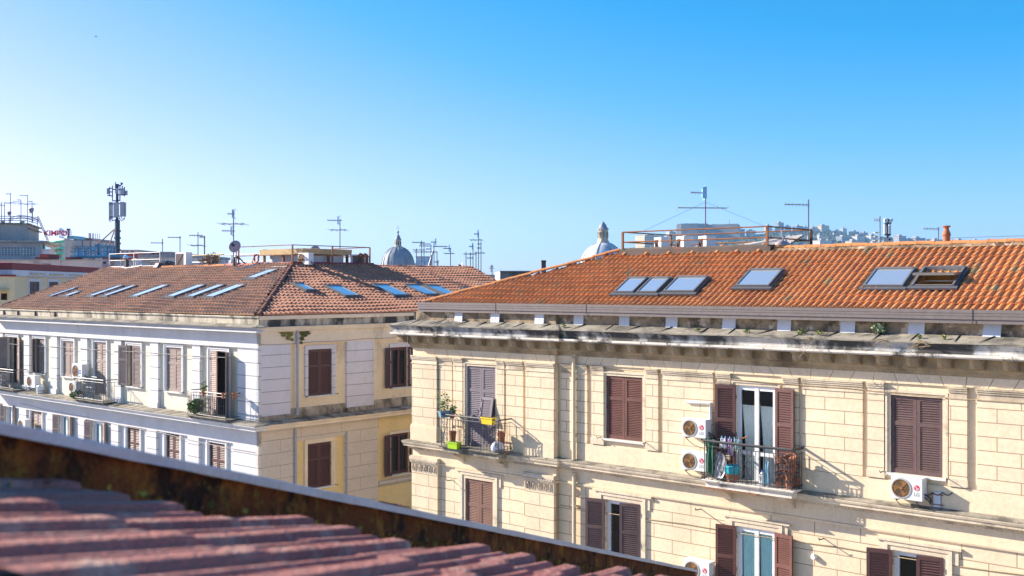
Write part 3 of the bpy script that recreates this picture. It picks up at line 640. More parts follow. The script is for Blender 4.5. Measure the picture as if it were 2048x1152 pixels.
# lower pilasters of the corner bay with key-pattern capitals -------------------
for u0, u1 in ((828,875),(1049,1112)):
    a0 = XL if u0 == 828 else X(u0,1000,YA-.1); a1 = XA if u1 == 1112 else X(u1,1000,YA-.1)
    q = MB(); tbox(q, TA, a0, a1, 0, .10, 0, Zr(-5.90)); p = q.build('pilaster', mt['cream_big'], rb)
    q = MB(); tbox(q, TA, a0, a1, 0, .11, Zr(-5.899), Zr(-5.62)); tbox(q, TA, a0-.05, a1+.05, 0, .17, Zr(-5.52), Zr(-5.45)); tbox(q, TA, a0-.03, a1+.03, 0, .14, Zr(-5.619), Zr(-5.521))
    tbox(q, TA, a0-.04, a1+.04, 0, .15, Zr(-5.449), Zr(-5.41)); q.build('capital', mt['stone_trim'], p)
    q = MB(); n = 5; cw = (a1-a0-.06)/n
    for i in range(n):
        b = a0+.03+i*cw; z0, z1 = Zr(-5.88), Zr(-5.66); t = .017
        for (ax0,ax1,zz0,zz1) in ((.02,cw-.07,z1-t,z1),(.02,.02+t,z0+.02,z1-t),(.02+t,cw-.10,z0+.02,z0+.02+t),(cw-.10-t,cw-.10,z0+.02+t,z1-.075),(.08,cw-.10-t,z1-.075-t,z1-.075),(cw-.045,cw-.045+t,z0,z1),(cw-.07-t+.0,cw-.07,z1-.09,z1-t)):
            tbox(q, TA, b+ax0, b+ax1, .11, .125, zz0, zz1)
    q.build('key_pattern', mt['attic'], p)
    q = MB(); x = a0-.02
    while x < a1: tbox(q, TA, x, x+.035, .14, .17, Zr(-5.575), Zr(-5.525)); x += .06
    q.build('egg_moulding', mt['stone_trim'], p)
# windows ------------------------------------------------------------------------
def put(name, leaves, **k):
    a, b, z0, z1 = W[name]; y0 = YA if name in ('w1','l1') else 0.
    return window(rb, ((a+b)/2, y0, z0, 0), b-a-.006, z1-z0-.003, leaves, **k)
SU = ('stone_trim', .13, .03, '')
put('w1', ('c', 'c'), m='shutter_grey', ns=46, style='two', surround=SU, sill=False, label='violet-grey shutters of the corner balcony, one lower flap tilted out')
put('w2', ('c','c'), m='shutter_b', ns=38, surround=SU, label='closed brown shutters between downpipe and air conditioners'); put('w4', ('c','c'), m='shutter_c', ns=34, surround=SU, label='closed brown shutters above the lowest air conditioner'); put('w5', ('c','c'), ns=38, surround=SU)
put('w3', (172,170), ns=44, rec=-.02, style='rail', glaze='lace_gather', surround=SU, sill=False, kind='balcony_door', label='white balcony door with lace curtains and open brown shutters')
SE = ('stone_trim', .20, .035, 'ears')
put('l1', ('c','c'), m='shutter_rust', ns=46, surround=SE, label='rusty closed shutters under the corner balcony')
put('l2', (168, 14), m='shutter_c', ns=40, glaze='clear', surround=SE); put('l3', (168,168), rec=-.02, m='shutter_b', ns=44, glaze='turq', surround=SE, label='window with turquoise curtains'); put('l4', (168, 10), ns=40, glaze='clear', surround=SE); put('l5', ('c','c'), surround=SE)
for k in ('l2','l3','l4','l5'):
    for d in (4.2, 8.2):
        a, b, z0, z1 = W[k]; window(rb, ((a+b)/2, 0, z0-d, 0), b-a-.006, z1-z0-.003, ('c','c'), ns=24, surround=SE)
for d in (4.2, 8.2): a, b, z0, z1 = W['l1']; window(rb, ((a+b)/2, YA, z0-d, 0), b-a-.006, z1-z0-.003, ('c','c'), ns=24, surround=SE)
# tilted flap of the corner shutters
a, b, z0, z1 = W['w1']; me = shutter_mesh((b-a)/2-.09, (z1-z0)*.30, 1, 16, 'plain', 'shutter_grey')
o = link('shutter_flap', me, rb, ((a+b)/2+.05, YA-.19, z0+(z1-z0)*.335), (R(-11),0,0))
# downpipe ---------------------------------------------------------------------------
xp = X(1149, 800, -.1); q = MB(); q.tube([(xp,-.13,Zr(-2.02)),(xp,-.13,Zr(-4.88))], .055, 12); q.tube([(xp,-.13,Zr(-5.25)),(xp,-.11,Zr(-5.4)),(xp,-.11,.1)], .055, 12); q.tube([(xp,-.02,Zr(-1.93)),(xp,-.10,Zr(-1.97)),(xp,-.13,Zr(-2.06))], .06, 12)
for z in (-2.6,-3.4,-4.2,-6.2,-7.4): q.box(xp-.075, xp+.075, -.15, -.0, Zr(z), Zr(z)+.03)
q.build('downpipe', mt['cream'], rb, smooth=False)
# sagging cables clipped to the wall
def cable(root, fr, y, u0, v0, u1, v1, sag, m='iron', side=False):
    a, b = (fr.y(u0,v0,y), fr.y(u1,v1,y)) if not side else (fr.x(u0,v0,y), fr.x(u1,v1,y)); q = MB()
    q.tube([a.lerp(b, i/24)+Vector((0,0,-sag*abs(math.sin(i/24*math.pi*3)))) for i in range(25)], .011, 4); return q.build('cable', mt[m], root)
cable(rb, RB, -.075, 1160, 731, 2048, 806, .03, 'soffit'); cable(rb, RB, -.02, 1120, 1010, 2048, 1150, .03, 'soffit'); cable(rb, RB, -.09, 1846, 985, 1905, 985, .06)
# small wall fittings
for (u, v, y) in ((1402,1018,0),(1648,1077,0),(905,960,YA)):
    p = RB.y(u, v, y); q = MB(); q.tube([(p.x,y,p.z),(p.x,y-.25,p.z+.01),(p.x,y-.27,p.z+.06)], .014, 6); q.build('wall_hook', mt['iron'], rb)
p = RB.y(1629, 1113, 0); q = MB(); q.lathe([(.0,-.02),(.065,-.02),(.075,.04),(.055,.10),(.0,.10)], p, 16, 0, rotm('X', 90)); q.build('wall_vent', mt['wframe'], rb)
p = RB.y(1877, 998, 0); q = MB(); q.box(p.x-.10, p.x+.10, -.09, -.0, p.z-.17, p.z+.17); bx = q.build('meter_box', mt['plate'], rb)
q = MB()
for z in (-.11, .11): q.box(p.x-.14, p.x+.14, -.10, -.091, p.z+z-.01, p.z+z+.01)
for x in (-.09,.09): q.box(p.x+x-.006, p.x+x+.006, -.10, -.091, p.z-.16, p.z+.16)
q.build('box_strap', mt['rust'], bx)

# balconies -----------------------------------------------------------------------------
def scroll(mb, c, r, turns, y, sx=1, n=14, th=.007, rot=0):
    pts = []
    for i in range(n+1):
        w = rot+turns*2*math.pi*i/n; rr = r*(1-.75*i/n); pts.append((c[0]+sx*rr*math.cos(w), y, c[1]+rr*math.sin(w)))
    mb.tube(pts, th, 4)
def railing(parent, x0, x1, y0, d, z, h, m, ornate, gap=.115, top=.022, name='railing'):
    """wrought iron on three sides of a balcony floor; ornate = (start, end) spans of scrollwork along the front"""
    q = MB(); yf = y0-d
    for zz, r in ((h, top), (h-.11, .010), (.07, .010)):
        q.tube([(x0,y0,z+zz),(x0,yf,z+zz),(x1,yf,z+zz),(x1,y0,z+zz)], r, 6)
    n = int((x1-x0)/gap)
    for i in range(n+1):
        x = x0+(x1-x0)*i/n; post = i in (0, n) or i % 7 == 0
        q.bar((x,yf,z-(.05 if post else -.02)), (x,yf,z+h-(.0 if post else .11)), .013 if post else .0085, 4)
        q.lathe([(.0,-.02),(.02,0),(.0,.02)], (x,yf,z+h*.5), 5)
    for x in (x0, x1):
        for i in range(1, 5): q.bar((x,y0-d*i/5,z+.02), (x,y0-d*i/5,z+h-.11), .0085, 4)
    for (a, b) in ornate:
        xa, xb = x0+(x1-x0)*a, x0+(x1-x0)*b; k = max(1, int((xb-xa)/.17)); w = (xb-xa)/k
        for i in range(k):
            cx = xa+w*(i+.5)
            for zz in (.20, .38, .56, .72):
                for s in (-1, 1): scroll(q, (cx+s*w*.22, z+zz*h), w*.24, 1.3, yf, s)
            q.tube([(xa+w*i,yf,z+.07),(cx,yf,z+h*.45),(xa+w*(i+1),yf,z+h-.11)], .007, 4); q.tube([(xa+w*(i+1),yf,z+.07),(cx,yf,z+h*.45),(xa+w*i,yf,z+h-.11)], .007, 4)
    return q.build(name, mt[m], parent)
def balcony(fr, root, ul, ur, y0, d, zt, m, ornate, h=.95, label=None, v=900, broken=False, slab=.2):
    x0, x1 = fr.y(ul, v, y0-d).x, fr.y(ur, v, y0-d).x
    q = MB(); z = zt
    q.sweep([(-d,z-slab),(-.10,z-slab),(-.10,z-slab*.62),(-.04,z-slab*.55),(-.04,z-slab*.3),(.05,z-slab*.25),(.07,z-.01),(.06,z),(-d,z)], [(x0,y0),(x0,y0-d),(x1,y0-d),(x1,y0)])
    q.box(x0+.02, x1-.02, y0-d+.02, y0, z-slab+.01, z-.006)
    b = q.build('balcony', mt['ledge' if not broken else 'fillet'], root)
    if label: b['label'] = label
    railing(b, x0, x1, y0, d, z, h, m, ornate)
    for t in (.14, .86):
        c = MB(); x = x0+(x1-x0)*t; w = .12; pr = [(.0,z-slab-.34),(.10,z-slab-.32),(.16,z-slab-.22),(.30,z-slab-.16),(d-.12,z-slab-.08),(d-.08,z-slab-.003),(0,z-slab-.003)]
        n = len(pr); c.add([(x+s*w, y0-o, zz) for s in (-1,1) for (o,zz) in pr], [tuple(range(n))[::-1], tuple(range(n,2*n))]+[(i,(i+1)%n,n+(i+1)%n,n+i) for i in range(n)])
        c.build('corbel', mt['stone_trim'], b)
    if broken:
        c = MB(); c.box(x0-.02, x0+(x1-x0)*.62, y0-d-.035, y0-d+.14, z-slab-.02, z-slab-.003); c.build('exposed_edge', mt['rust'], b)
    return b, x0, x1
b1, B1x0, B1x1 = balcony(RB, rb, 883, 997, YA, .62, Zr(-4.86), 'iron', [(.0,.12),(.36,.5),(.88,1.)], label='small balcony at the corner with planters')
b3, B3x0, B3x1 = balcony(RB, rb, 1409, 1584, 0, .62, Zr(-4.84), 'iron', [(.10,.22),(.42,.55),(.80,1.)], label='balcony with laundry and terracotta pots', broken=True)
q = MB(); q.tube([(B3x0,0,Zr(-3.87)),(B3x0,-.62,Zr(-3.87)),(B3x1,-.62,Zr(-3.87)),(B3x1,0,Zr(-3.87))], .03, 6); q.build('handrail', mt['iron'], b3)
# ================================================================== white and ochre corner block (left)
lb = thing('apartment_building', 'white and ochre corner apartment block with brown tiled hip roof and rooftop terrace', 'building', (LB.ox, LB.oy, 0), TH)
LX0, LY1, BR = -21.25, 17.0, .11
LPF = [(LX0, 0.), (0., 0.), (0., LY1)]
TL, TLb, TS, TSb = Tfront(0.), Tfront(BR), Tside(0.), Tside(-BR)
def LW(ul, ur, vt, vb): 
    a, b = LB.y(ul, 750, BR).x, LB.y(ur, 750, BR).x; um = (ul+ur)/2
    return (a, b, LB.y(um, vb, BR).z, LB.y(um, vt, BR).z)
def SW(ul, ur, vt, vb):
    a, b = LB.x(ul, 750, -BR).y, LB.x(ur, 750, -BR).y; um = (ul+ur)/2
    return (a, b, LB.x(um, vb, -BR).z, LB.x(um, vt, -BR).z)
U = {'a': LW(16,37,674,767), 'b': LW(70,91,677,746), 'c': LW(127,149,682,753), 'd': LW(190,214,684,791), 'e': LW(257,283,691,773), 'f': LW(334,365,695,783), 'g': LW(422,457,702,832)}
LO = {}
for k, (ul, ur, vt) in {'a': (13,27,808), 'b': (64,85,820), 'c': (121,140,830), 'd': (186,208,843), 'e': (256,281,854), 'f': (334,361,868), 'g': (420,452,886)}.items():
    a, b, _, t = LW(ul, ur, vt, vt+60); LO[k] = (a, b, t-1.85, t)
S = {'s1': SW(615,662.5,698,790), 's2': SW(783,815,694,774), 't1': SW(614,661.5,885,974), 't2': SW(782,818,866,947)}
ZL = E-4.83
S['s3'] = (S['s2'][0]+4.2, S['s2'][1]+4.2, *S['s2'][2:]); S['t3'] = (S['t2'][0]+4.2, S['t2'][1]+4.2, *S['t2'][2:])
q = MB(); wall(q, TLb, LX0, -BR, ZL-.2, E-1.95, [U[k] for k in U]); q.build('bay_wall', mt['bay'], lb)
lowf = [LO[k] for k in LO]; low2 = [(a,b,c-d,t-d) for d in (3.5, 7.0, 10.5) for (a,b,c,t) in lowf]
q = MB(); wall(q, TLb, LX0, -BR, 0, ZL-.2, lowf+low2); q.build('lower_wall', mt['white'], lb)
q = MB(); wall(q, TSb, 0, LY1, ZL-.2, E-1.40, [S['s1'],S['s2'],S['s3']]); q.build('bay_wall', mt['bay_shade'], lb)
st = [S['t1'],S['t2'],S['t3']]
q = MB(); wall(q, TSb, 0, LY1, 0, ZL-.2, st+[(a,b,c-d,t-d) for d in (3.5,7.,10.5) for (a,b,c,t) in st]); q.build('lower_wall', mt['yellow'], lb)
q = MB(); q.add([(LX0,BR,0),(LX0,12,0),(LX0,12,E-1.1),(LX0,BR,E-1.1)], [(0,1,2,3)]); q.add([(-BR,LY1,0),(-12,LY1,0),(-12,LY1,E-1.1),(-BR,LY1,E-1.1)], [(0,1,2,3)])
q.add([(LX0,12,0),(-12,12,0),(-12,12,E-1.1),(LX0,12,E-1.1)], [(0,1,2,3)]); q.add([(-12,12,0),(-12,LY1,0),(-12,LY1,E-1.1),(-12,12,E-1.1)], [(0,1,2,3)]); q.build('rear_wall', mt['conc'], lb)
# frieze band + pilasters, upper floor (front)
zf0, zf1 = E-2.22, E-1.46
q = MB(); tbox(q, TLb, LX0, 0, 0, BR, zf0, zf1); tbox(q, TLb, LX0, 0, BR, BR+.03, zf0, zf0+.07); q.build('frieze', mt['white'], lb)
pil = [(-1,5),(47,58),(101,113.5),(161,174),(228,242),(300,316),(384,400),(475,517)]
for i, (u0, u1) in enumerate(pil):
    a0 = LB.y(u0,750,0).x if u0 > 0 else LX0; a1 = LB.y(u1,750,0).x if u1 < 517 else 0.
    q = MB(); tbox(q, TLb, a0, a1, 0, BR-.002 if u1 < 517 else BR, ZL-.15, zf0-.002); p = q.build('pilaster', mt['white_bands'], lb)
    if u1 < 517 and u0 > 0: q = MB(); tbox(q, TLb, a0-.03, a1+.03, 0, BR+.05, ZL-.15, ZL+.22); q.build('pilaster_base', mt['white'], p)
# lower front: pilasters between windows, continuous band under the ledge
q = MB(); tbox(q, TLb, LX0, 0, 0, BR, E-5.75, ZL-.30); q.build('lower_frieze', mt['white'], lb)
for u0, u1 in ((38,52),(94,107),(156,170),(222,236),(293,312),(375,397),(466,514)):
    a0 = LB.y(u0,860,0).x; a1 = LB.y(u1,860,0).x if u1 < 510 else 0.
    q = MB(); tbox(q, TLb, a0, a1, 0, BR-.002, 0, E-5.752); q.build('pilaster', mt['white_bands'], lb)
# side face
def sy(u, v=750): return LB.x(u, v, 0).y
q = MB(); tbox(q, TSb, 0, LY1, 0, BR, E-2.12, zf1); q.build('frieze', mt['trim_cream'], lb)
for u0, u1 in ((517,581),(694,748)):
    q = MB(); tbox(q, TSb, 0 if u0 == 517 else sy(u0), sy(u1), 0, BR-.002, ZL-.15, E-2.122); q.build('pilaster', mt['grey_bands'], lb)
    q = MB(); tbox(q, TSb, 0 if u0 == 517 else sy(u0)-.02, sy(u1)+.02, 0, BR+.04, ZL-.15, ZL+.16); q.build('pilaster_base', mt['soot'], lb)
q = MB(); tbox(q, TSb, sy(585), LY1, 0, .035, ZL-.15, ZL+.34); q.build('damp_base', mt['soot'], lb)
y4 = sy(748)+4.0; q = MB(); tbox(q, TSb, y4-.4, y4+1.4, 0, BR-.002, ZL-.15, E-2.122); q.build('pilaster', mt['grey_bands'], lb)
q = MB(); tbox(q, TSb, 0, sy(758,800), 0, BR, E-5.72, ZL-.32); q.build('lower_frieze', mt['grey_blocks'], lb)
for u0, u1 in ((514,589),(691,756)):
    q = MB(); tbox(q, TSb, 0 if u0 == 514 else sy(u0), sy(u1), 0, BR-.002, 0, E-5.722); q.build('pilaster', mt['grey_blocks'], lb)
# cornice, attic, ledges
q = MB(); q.sweep([(0,E-1.68),(.05,E-1.68),(.06,E-1.645),(.33,E-1.64),(.33,E-1.585),(.24,E-1.58),(.22,E-1.52),(.25,E-1.47),(.40,E-1.462),(0,E-1.462)], [(LX0,0.),(0.,0.)]+[(0.,.02)], wob=0); q.build('cornice', mt['white'], lb)
q = MB(); q.sweep([(0,E-1.66),(.04,E-1.66),(.10,E-1.60),(.10,E-1.56),(.13,E-1.50),(.15,E-1.46),(0,E-1.46)], [(0,.021),(0.,LY1)]); q.build('cornice', mt['trim_cream'], lb)
q = MB(); q.sweep([(0,E-1.461),(.43,E-1.461),(.43,E-1.43),(0.02,E-1.36),(0,E-1.36)], seg_path([(LX0,0.),(0.,0.),(0.,.02)],.7), wob=.006); q.build('cornice_top_slabs', mt['ledge'], lb)
q = MB(); q.sweep([(-.25,E-1.40),(-.02,E-1.40),(.0,E-1.13),(.05,E-1.12),(.05,E-1.07),(-.25,E-1.03)], seg_path([(LX0,0.),(.0,0.),(0,.02)],.7), wob=.01); q.build('attic_wall', mt['attic_pale'], lb)
for u in (8, 36, 71, 110):
    p = LB.y(u, 625, -.01); q = MB(); q.box(p.x-.035, p.x+.035, -.055, .0, E-1.36, E-1.14); q.build('attic_slot', mt['shutter_dark'], lb)
q = MB(); q.sweep([(-.25,E-1.459),(.0,E-1.459),(.0,E-1.20),(-.25,E-1.20)], seg_path([(0,.03),(0,LY1)],.9), wob=.006); q.build('attic_wall', mt['attic_black'], lb)
q = MB(); q.sweep([(-.25,E-1.199),(.05,E-1.199),(.06,E-1.06),(-.25,E-1.02)], [(0,.03),(0,LY1)]); q.build('attic_band', mt['trim_cream'], lb)
q = MB(); q.sweep([(0,ZL-.32),(.08,ZL-.32),(.10,ZL-.29),(.46,ZL-.285),(.46,ZL-.215),(.50,ZL-.20),(.55,ZL-.13),(.55,ZL-.10),(0,ZL-.05)], [(LX0,0.),(0.,0.),(0,.005)]); led = q.build('ledge', mt['white'], lb)
q = MB(); q.sweep([(0,ZL-.32),(.08,ZL-.32),(.10,ZL-.29),(.46,ZL-.285),(.46,ZL-.215),(.50,ZL-.20),(.55,ZL-.13),(.55,ZL-.10),(0,ZL-.05)], [(0,.006),(0,LY1)]); q.build('ledge', mt['trim_cream'], lb)
for seg, m in (([(LX0,0.),(0.,0.),(0.,.005)], 'ledge'), ([(0.,.006),(0.,LY1)], 'soot')):
    q = MB(); q.sweep([(0,ZL-.099),(.56,ZL-.099),(.56,ZL-.075),(0,ZL+.0)], seg_path(seg,.9), wob=.004); ls = q.build('ledge_slabs', mt[m], lb)
    if m == 'ledge':
        x = LX0+.5
        while x < -.2:
            jn = MB(); jn.hexa([(x,-.02,ZL-.01),(x+.03,-.02,ZL-.01),(x+.03,-.01,ZL-.01),(x,-.01,ZL-.01),(x-.05,-.555,ZL-.068),(x-.02,-.555,ZL-.068),(x+.03,-.02,ZL+.004),(x,-.02,ZL+.004)]); jn.build('slab_joint', mt['dark'], ls); x += random.uniform(.5,.75)
# pediment shelf low on the side face
for dz in (0,):
    p0, p1 = LB.x(757,980,-.0).y, LB.x(835,980,0).y
    q = MB(); q.sweep([(0,E-7.98),(.03,E-7.98),(.12,E-7.85),(.16,E-7.84),(.16,E-7.75),(0,E-7.72)], [(-BR,p0),(-BR,p1+1)]); q.build('window_cornice', mt['grey_blocks'], lb)
# windows
def lput(key, leaves, **k):
    a, b, z0, z1 = U.get(key) if key in U else None
    return window(lb, ((a+b)/2, BR, z0, 0), b-a-.004, z1-z0-.003, leaves, **k)
SL_ = ('white', .14, .05, '')
P_ = dict(m='shutter_pale', ns=34, surround=SL_)
lput('a', (120,165), sill=False, kind='balcony_door', label='open brown shutters of the leftmost balcony', **P_)
lput('b', (35,'c'), label='window with one shutter ajar', **P_); lput('c', ('c','c'), label='closed sunlit shutters above the white air conditioner', **P_)
lput('d', ('c','c'), sill=False, kind='balcony_door', label='closed tall shutters of the grey balcony', **P_)
lput('e', (165,8), label='window with left shutter swung open', **P_); lput('f', ('c','c'), label='closed shutters beside the corner balcony', **P_)
lput('g', (8,140), sill=False, kind='balcony_door', label='half open tall shutters of the corner balcony', **P_)
for k in LO:
    for d in (0, 3.5, 7., 10.5):
        a, b, z0, z1 = LO[k]; op = k in 'acd'
        if d > 0 and k in 'bdf': op = False
        window(lb, ((a+b)/2, BR, z0-d, 0), b-a-.004, z1-z0-.003, (165,160) if op else ('c','c'), m='shutter_pale' if k in 'abcd' else 'shutter', ns=30 if d == 0 else 16, glaze='turq' if (op and d == 0) else None, surround=SL_, sill=False)
def sput(key, leaves, dz=0, **k):
    a, b, z0, z1 = S[key]
    return window(lb, (-BR, (a+b)/2, z0-dz, R(90)), b-a-.004, z1-z0-.003, leaves, **k)
SD = ('grey_bands', .16, .05, '')
sput('s1', ('c','c'), m='shutter_dark', ns=40, surround=SD, label='closed dark shutters on the shaded side, upper floor')
sput('s2', (168,168), m='shutter_dark', ns=40, glaze='clear', frame='shutter_dark', surround=SD, label='window with open dark shutters on the shaded side'); sput('s3', ('c','c'), m='shutter_dark', ns=30, surround=SD)
sput('t1', ('c','c'), m='shutter_dark', ns=40, surround=('trim_cream',.16,.05,''), label='closed dark shutters on the ochre lower floor')
sput('t2', (165,168), m='shutter_dark', ns=36, glaze='clear', frame='shutter_dark', surround=('trim_cream',.12,.05,'')); sput('t3', ('c','c'), m='shutter_dark', ns=30, surround=SD)
for d in (3.5, 7., 10.5):
    for k in ('t1','t2','t3'): sput(k, ('c','c'), d, m='shutter_dark', ns=16, surround=SD)
q = MB(); y = sy(592); q.tube([(.09,y,E-1.62),(.09,y,ZL+.1)], .05, 8); y2 = sy(589,900); q.tube([(.07,y2,ZL-.4),(.07,y2,.1)], .05, 8); q.tube([(.07,sy(691.5,900),ZL-.75),(.07,sy(691.5,900),.1)], .035, 6)
q.build('downpipe', mat('grey_downpipe', (.40,.40,.44), .6, .1, 3), lb)
for (ul, ur, zt, d, m, lab, orn) in ((376,451,ZL+.03,.62,'iron_grey','balcony near the corner crowded with plants',[(0,.1),(.45,.6)]), (150,207,ZL+.03,.60,'iron_grey','grey balcony with folded drying rack',[(.3,.7)]), (-14,27,ZL+.03,.6,'iron_grey','balcony at the left end with stacked crates',[(.3,.6)])):
    b, x0, x1 = balcony(LB, lb, ul, ur, 0, d, zt, m, orn, .92, lab, slab=.10)
# ------------------------------------------------------------------ roof of the corner block
LZ0, LZ1, RD = E-1.03, E+.93, 6.2
pL = math.hypot(RD, LZ1-LZ0); cq, sq = RD/pL, (LZ1-LZ0)/pL
slL = Slope(LB, (0,0,LZ0), (1,0,0), (0,cq,sq)); slR = Slope(LB, (0,0,LZ0), (0,1,0), (-cq,0,sq))
xe0, xe1 = -21.2, LB.y(211,544,RD).x
tile_slope('roof', mt['tile_brown'], lb, (0,-.05,LZ0), (1,0,0), (0,cq,sq), slL.n, lambda s: (xe0+(xe1-xe0)*s/pL, -s*cq), pL, .21, .36, .05, .05)
ye0, ye1 = LB.plane(1086,613,(0,0,LZ0),(1,0,0)).y, LB.x(944,537,-RD).y
ye0 = min(ye0, LY1-.3)
tile_slope('side_roof', mt['tile_red'], lb, (.05,0,LZ0), (0,1,0), (-cq,0,sq), slR.n, lambda s: (s*cq, ye0+(ye1-ye0)*s/pL), pL, .21, .36, .055, .045)
q = MB(); q.add([slL.p(xe0,.02,-.03), slL.p(-.02,.02,-.03), slL.p(-RD,pL,-.03), slL.p(xe1,pL,-.03)], [(0,1,2,3)]); q.add([slR.p(0,.02,-.03), slR.p(ye0,.02,-.03), slR.p(ye1,pL,-.03), slR.p(RD,pL,-.03)], [(0,1,2,3)]); q.build('roof_boards', mt['dark'], lb)
ridge_line('hip_ridge', mt['ridge_dark'], lb, (.08,-.05,LZ0+.0), (-RD,RD,LZ1+.03), .10, .36)
ridge_line('verge', mt['ridge_dark'], lb, (xe0,-.05,LZ0+.02), (xe1,RD,LZ1+.02), .08, .36)
ridge_line('side_verge', mt['ridge_red'], lb, (.05,ye0,LZ0+.02), (-RD,ye1,LZ1+.02), .10, .36)
ua, ub = LB.y(325,535,RD).x, LB.y(450,535,RD).x
ridge_line('ridge', mt['ridge_orange'], lb, (ua,RD,LZ1+.03), (ub,RD,LZ1+.03), .11, .34)
yb = LB.x(748,535,-RD).y
ridge_line('side_ridge', mt['ridge_red'], lb, (-RD,yb,LZ1+.02), (-RD,ye1,LZ1+.02), .09, .36)
def kerb(p0, p1, m, name='terrace_kerb', h=.13):
    q = MB(); q.sweep([(-.20,LZ1-.12),(.10,LZ1-.10),(.07,LZ1+.04),(-.02,LZ1+h),(-.20,LZ1+h)], seg_path([p0,p1],.5), wob=.012); return q.build(name, mt[m], lb)
kerb((xe1,RD), (ua,RD), 'pinkcap', h=.1); kerb((ub,RD), (-RD-.05,RD), 'pinkcap', h=.15); kerb((-RD,RD-.05), (-RD,yb), 'redcap', h=.17)
q = MB(); q.add([(xe1,RD+.15,E-.15),(-RD-.15,RD+.15,E-.15),(-RD-.15,ye1,E-.15),(xe1,ye1,E-.15)], [(0,1,2,3)]); q.build('terrace_floor', mt['conc'], lb)
def zz1(pts, k): return [(k[0]+p[0]/k[2], k[1]+p[1]/k[2]) for p in pts]
A1, A2 = (0,340,3.84), (400,400,3.303)
for i, pts in enumerate((((560,897),(590,897),(365,968),(415,966)), ((565,930),(608,930),(480,964),(545,963)), ((880,884),(920,884),(680,965),(748,964)), ((985,883),(1025,883),(790,964),(855,963)), ((1212,880),(1268,880),(1008,967),(1090,967)), ((1490,878),(1550,878),(1280,969),(1370,968)), ((1637,878),(1693,878),(1438,969),(1525,968)), ((1785,876),(1853,876),(1575,971),(1680,970)))):
    skylight(lb, slL, zz1(pts, A1), gl='skyglass_pale')
skylight(lb, slL, zz1(((430,456),(496,454),(312,513),(392,512)), A2), None, 'highest skylight, right below the terrace', 'skyglass_pale')
for pts in (((636,545),(695,545),(682,592),(745,590)), ((850,560),(948,562),(938,630),(1040,628)), ((1173,553),(1265,555),(1253,628),(1360,625)), ((1370,553),(1465,557),(1462,622),(1557,620)), ((1508,558),(1592,560),(1600,625),(1683,620)), ((1750,578),(1835,578),(1843,640),(1935,638)), ((1865,557),(1935,557),(1940,615),(2020,612))):
    skylight(lb, slR, zz1(pts, A2))
q = MB()
for i in range(7): a = random.uniform(-.75,.75); p = slL.px(545,537)
pc = slL.px(541,534); 
q.obox(slL.p(pc[0]+.1,pc[1],.05), (1.25,.32,.07), slL.M()); q.obox(slL.p(pc[0]+.35,pc[1]+.2,.06), (1.0,.25,.06), slL.M() @ rotm('Z', 12)); q.build('mortar_patch', mat('cream_mortar', (.62,.52,.42), .95, .15, 3, .4), lb)
# ivy hanging under the cornice is a plant, see below
cable(lb, LB, -.012, 0, 686, 475, 716, .03, 'conc'); cable(lb, LB, -.012, 40, 806, 510, 905, .05, 'conc'); cable(lb, LB, .02, 520, 690, 820, 672, .03, 'conc', True)
# terrace penthouse with ochre canopy
ph = thing('rooftop_cabin', 'small white cabin with flat ochre canopy on the corner block terrace', 'cabin', LB.w((-8.4,8.6,E-.15)), TH)
def cz(z): return z-(E-.15)
q = MB(); 
for (x0,x1,y0,y1) in ((-1.3,1.25,-1.05,-1.0),(1.2,1.25,-1.0,1.2),(-1.3,-1.25,-1.,1.2),(-1.3,1.25,1.2,1.25)): q.box(x0,x1,y0,y1,0,1.60)
q.build('wall', mat('pale_cabin_wall', (.68,.70,.70), .8, .05, 1, .1, [((.5,.44,.34), 1, (1,1,.3), .56, .7, .5)]), ph)
q = MB(); q.sweep([(-.3,1.62),(0,1.62),(.02,1.86),(-.3,1.88)], [(-1.6,-1.4),(1.6,-1.4),(1.6,1.44),(-1.6,1.44),(-1.6,-1.4)]); q.box(-1.4,1.4,-1.2,1.25,1.66,1.80); q.build('canopy', mt['canopy'], ph)
for (x, y) in ((-1.45,-1.25),(0,-1.25),(1.45,-1.25),(1.45,.2),(1.45,1.3),(-1.45,1.3)):
    q = MB(); q.box(x-.05,x+.05,y-.05,y+.05,0,1.63); q.build('post', mt['rust'], ph)
# terrace rails
def rail(name, label, fr, pts, z0, hs, m, step=2.0, r=.022, posts=True, group='terrace and roof rails'):
    o = thing(name, label, 'railing', fr.w((pts[0][0], pts[0][1], z0)), TH, group)
    ox, oy = pts[0][:2]
    for h in hs:
        q = MB(); q.tube([(p[0]-ox, p[1]-oy, h+(p[2] if len(p) > 2 else 0)) for p in pts], r, 6); q.build('bar', mt[m], o)
    for i in range(len(pts)-1):
        L = math.hypot(pts[i+1][0]-pts[i][0], pts[i+1][1]-pts[i][1]); n = max(1, round(L/step))
        for k in range(n+(1 if i == len(pts)-2 else 0)):
            t = k/n; x, y = pts[i][0]+(pts[i+1][0]-pts[i][0])*t-ox, pts[i][1]+(pts[i+1][1]-pts[i][1])*t-oy
            q = MB(); q.box(x-r*1.3,x+r*1.3,y-r*1.3,y+r*1.3,0,max(hs)); q.build('post', mt[m], o)
    return o
xq = LB.y(478,500,RD).x; yq = LB.x(739,503,-RD).y
rail('railing', 'rusty brown rail round the corner of the terrace with the ochre canopy', LB, [(xq,RD-.02),(-RD+.02,RD-.02),(-RD+.02,yq),(-RD-2.6,yq)], LZ1+.05, (.42,.84), 'rust', 2.7)
xw0, xw1 = LB.y(219,520,RD+.1).x, LB.y(320,504,RD+.1).x
rail('railing', 'white painted rail at the far left of the brown tiled roof', LB, [(xw0,RD+.1),(xw1,RD+.1)], LZ1, (.12,.45,.80), 'railwhite', 2.3, .017)
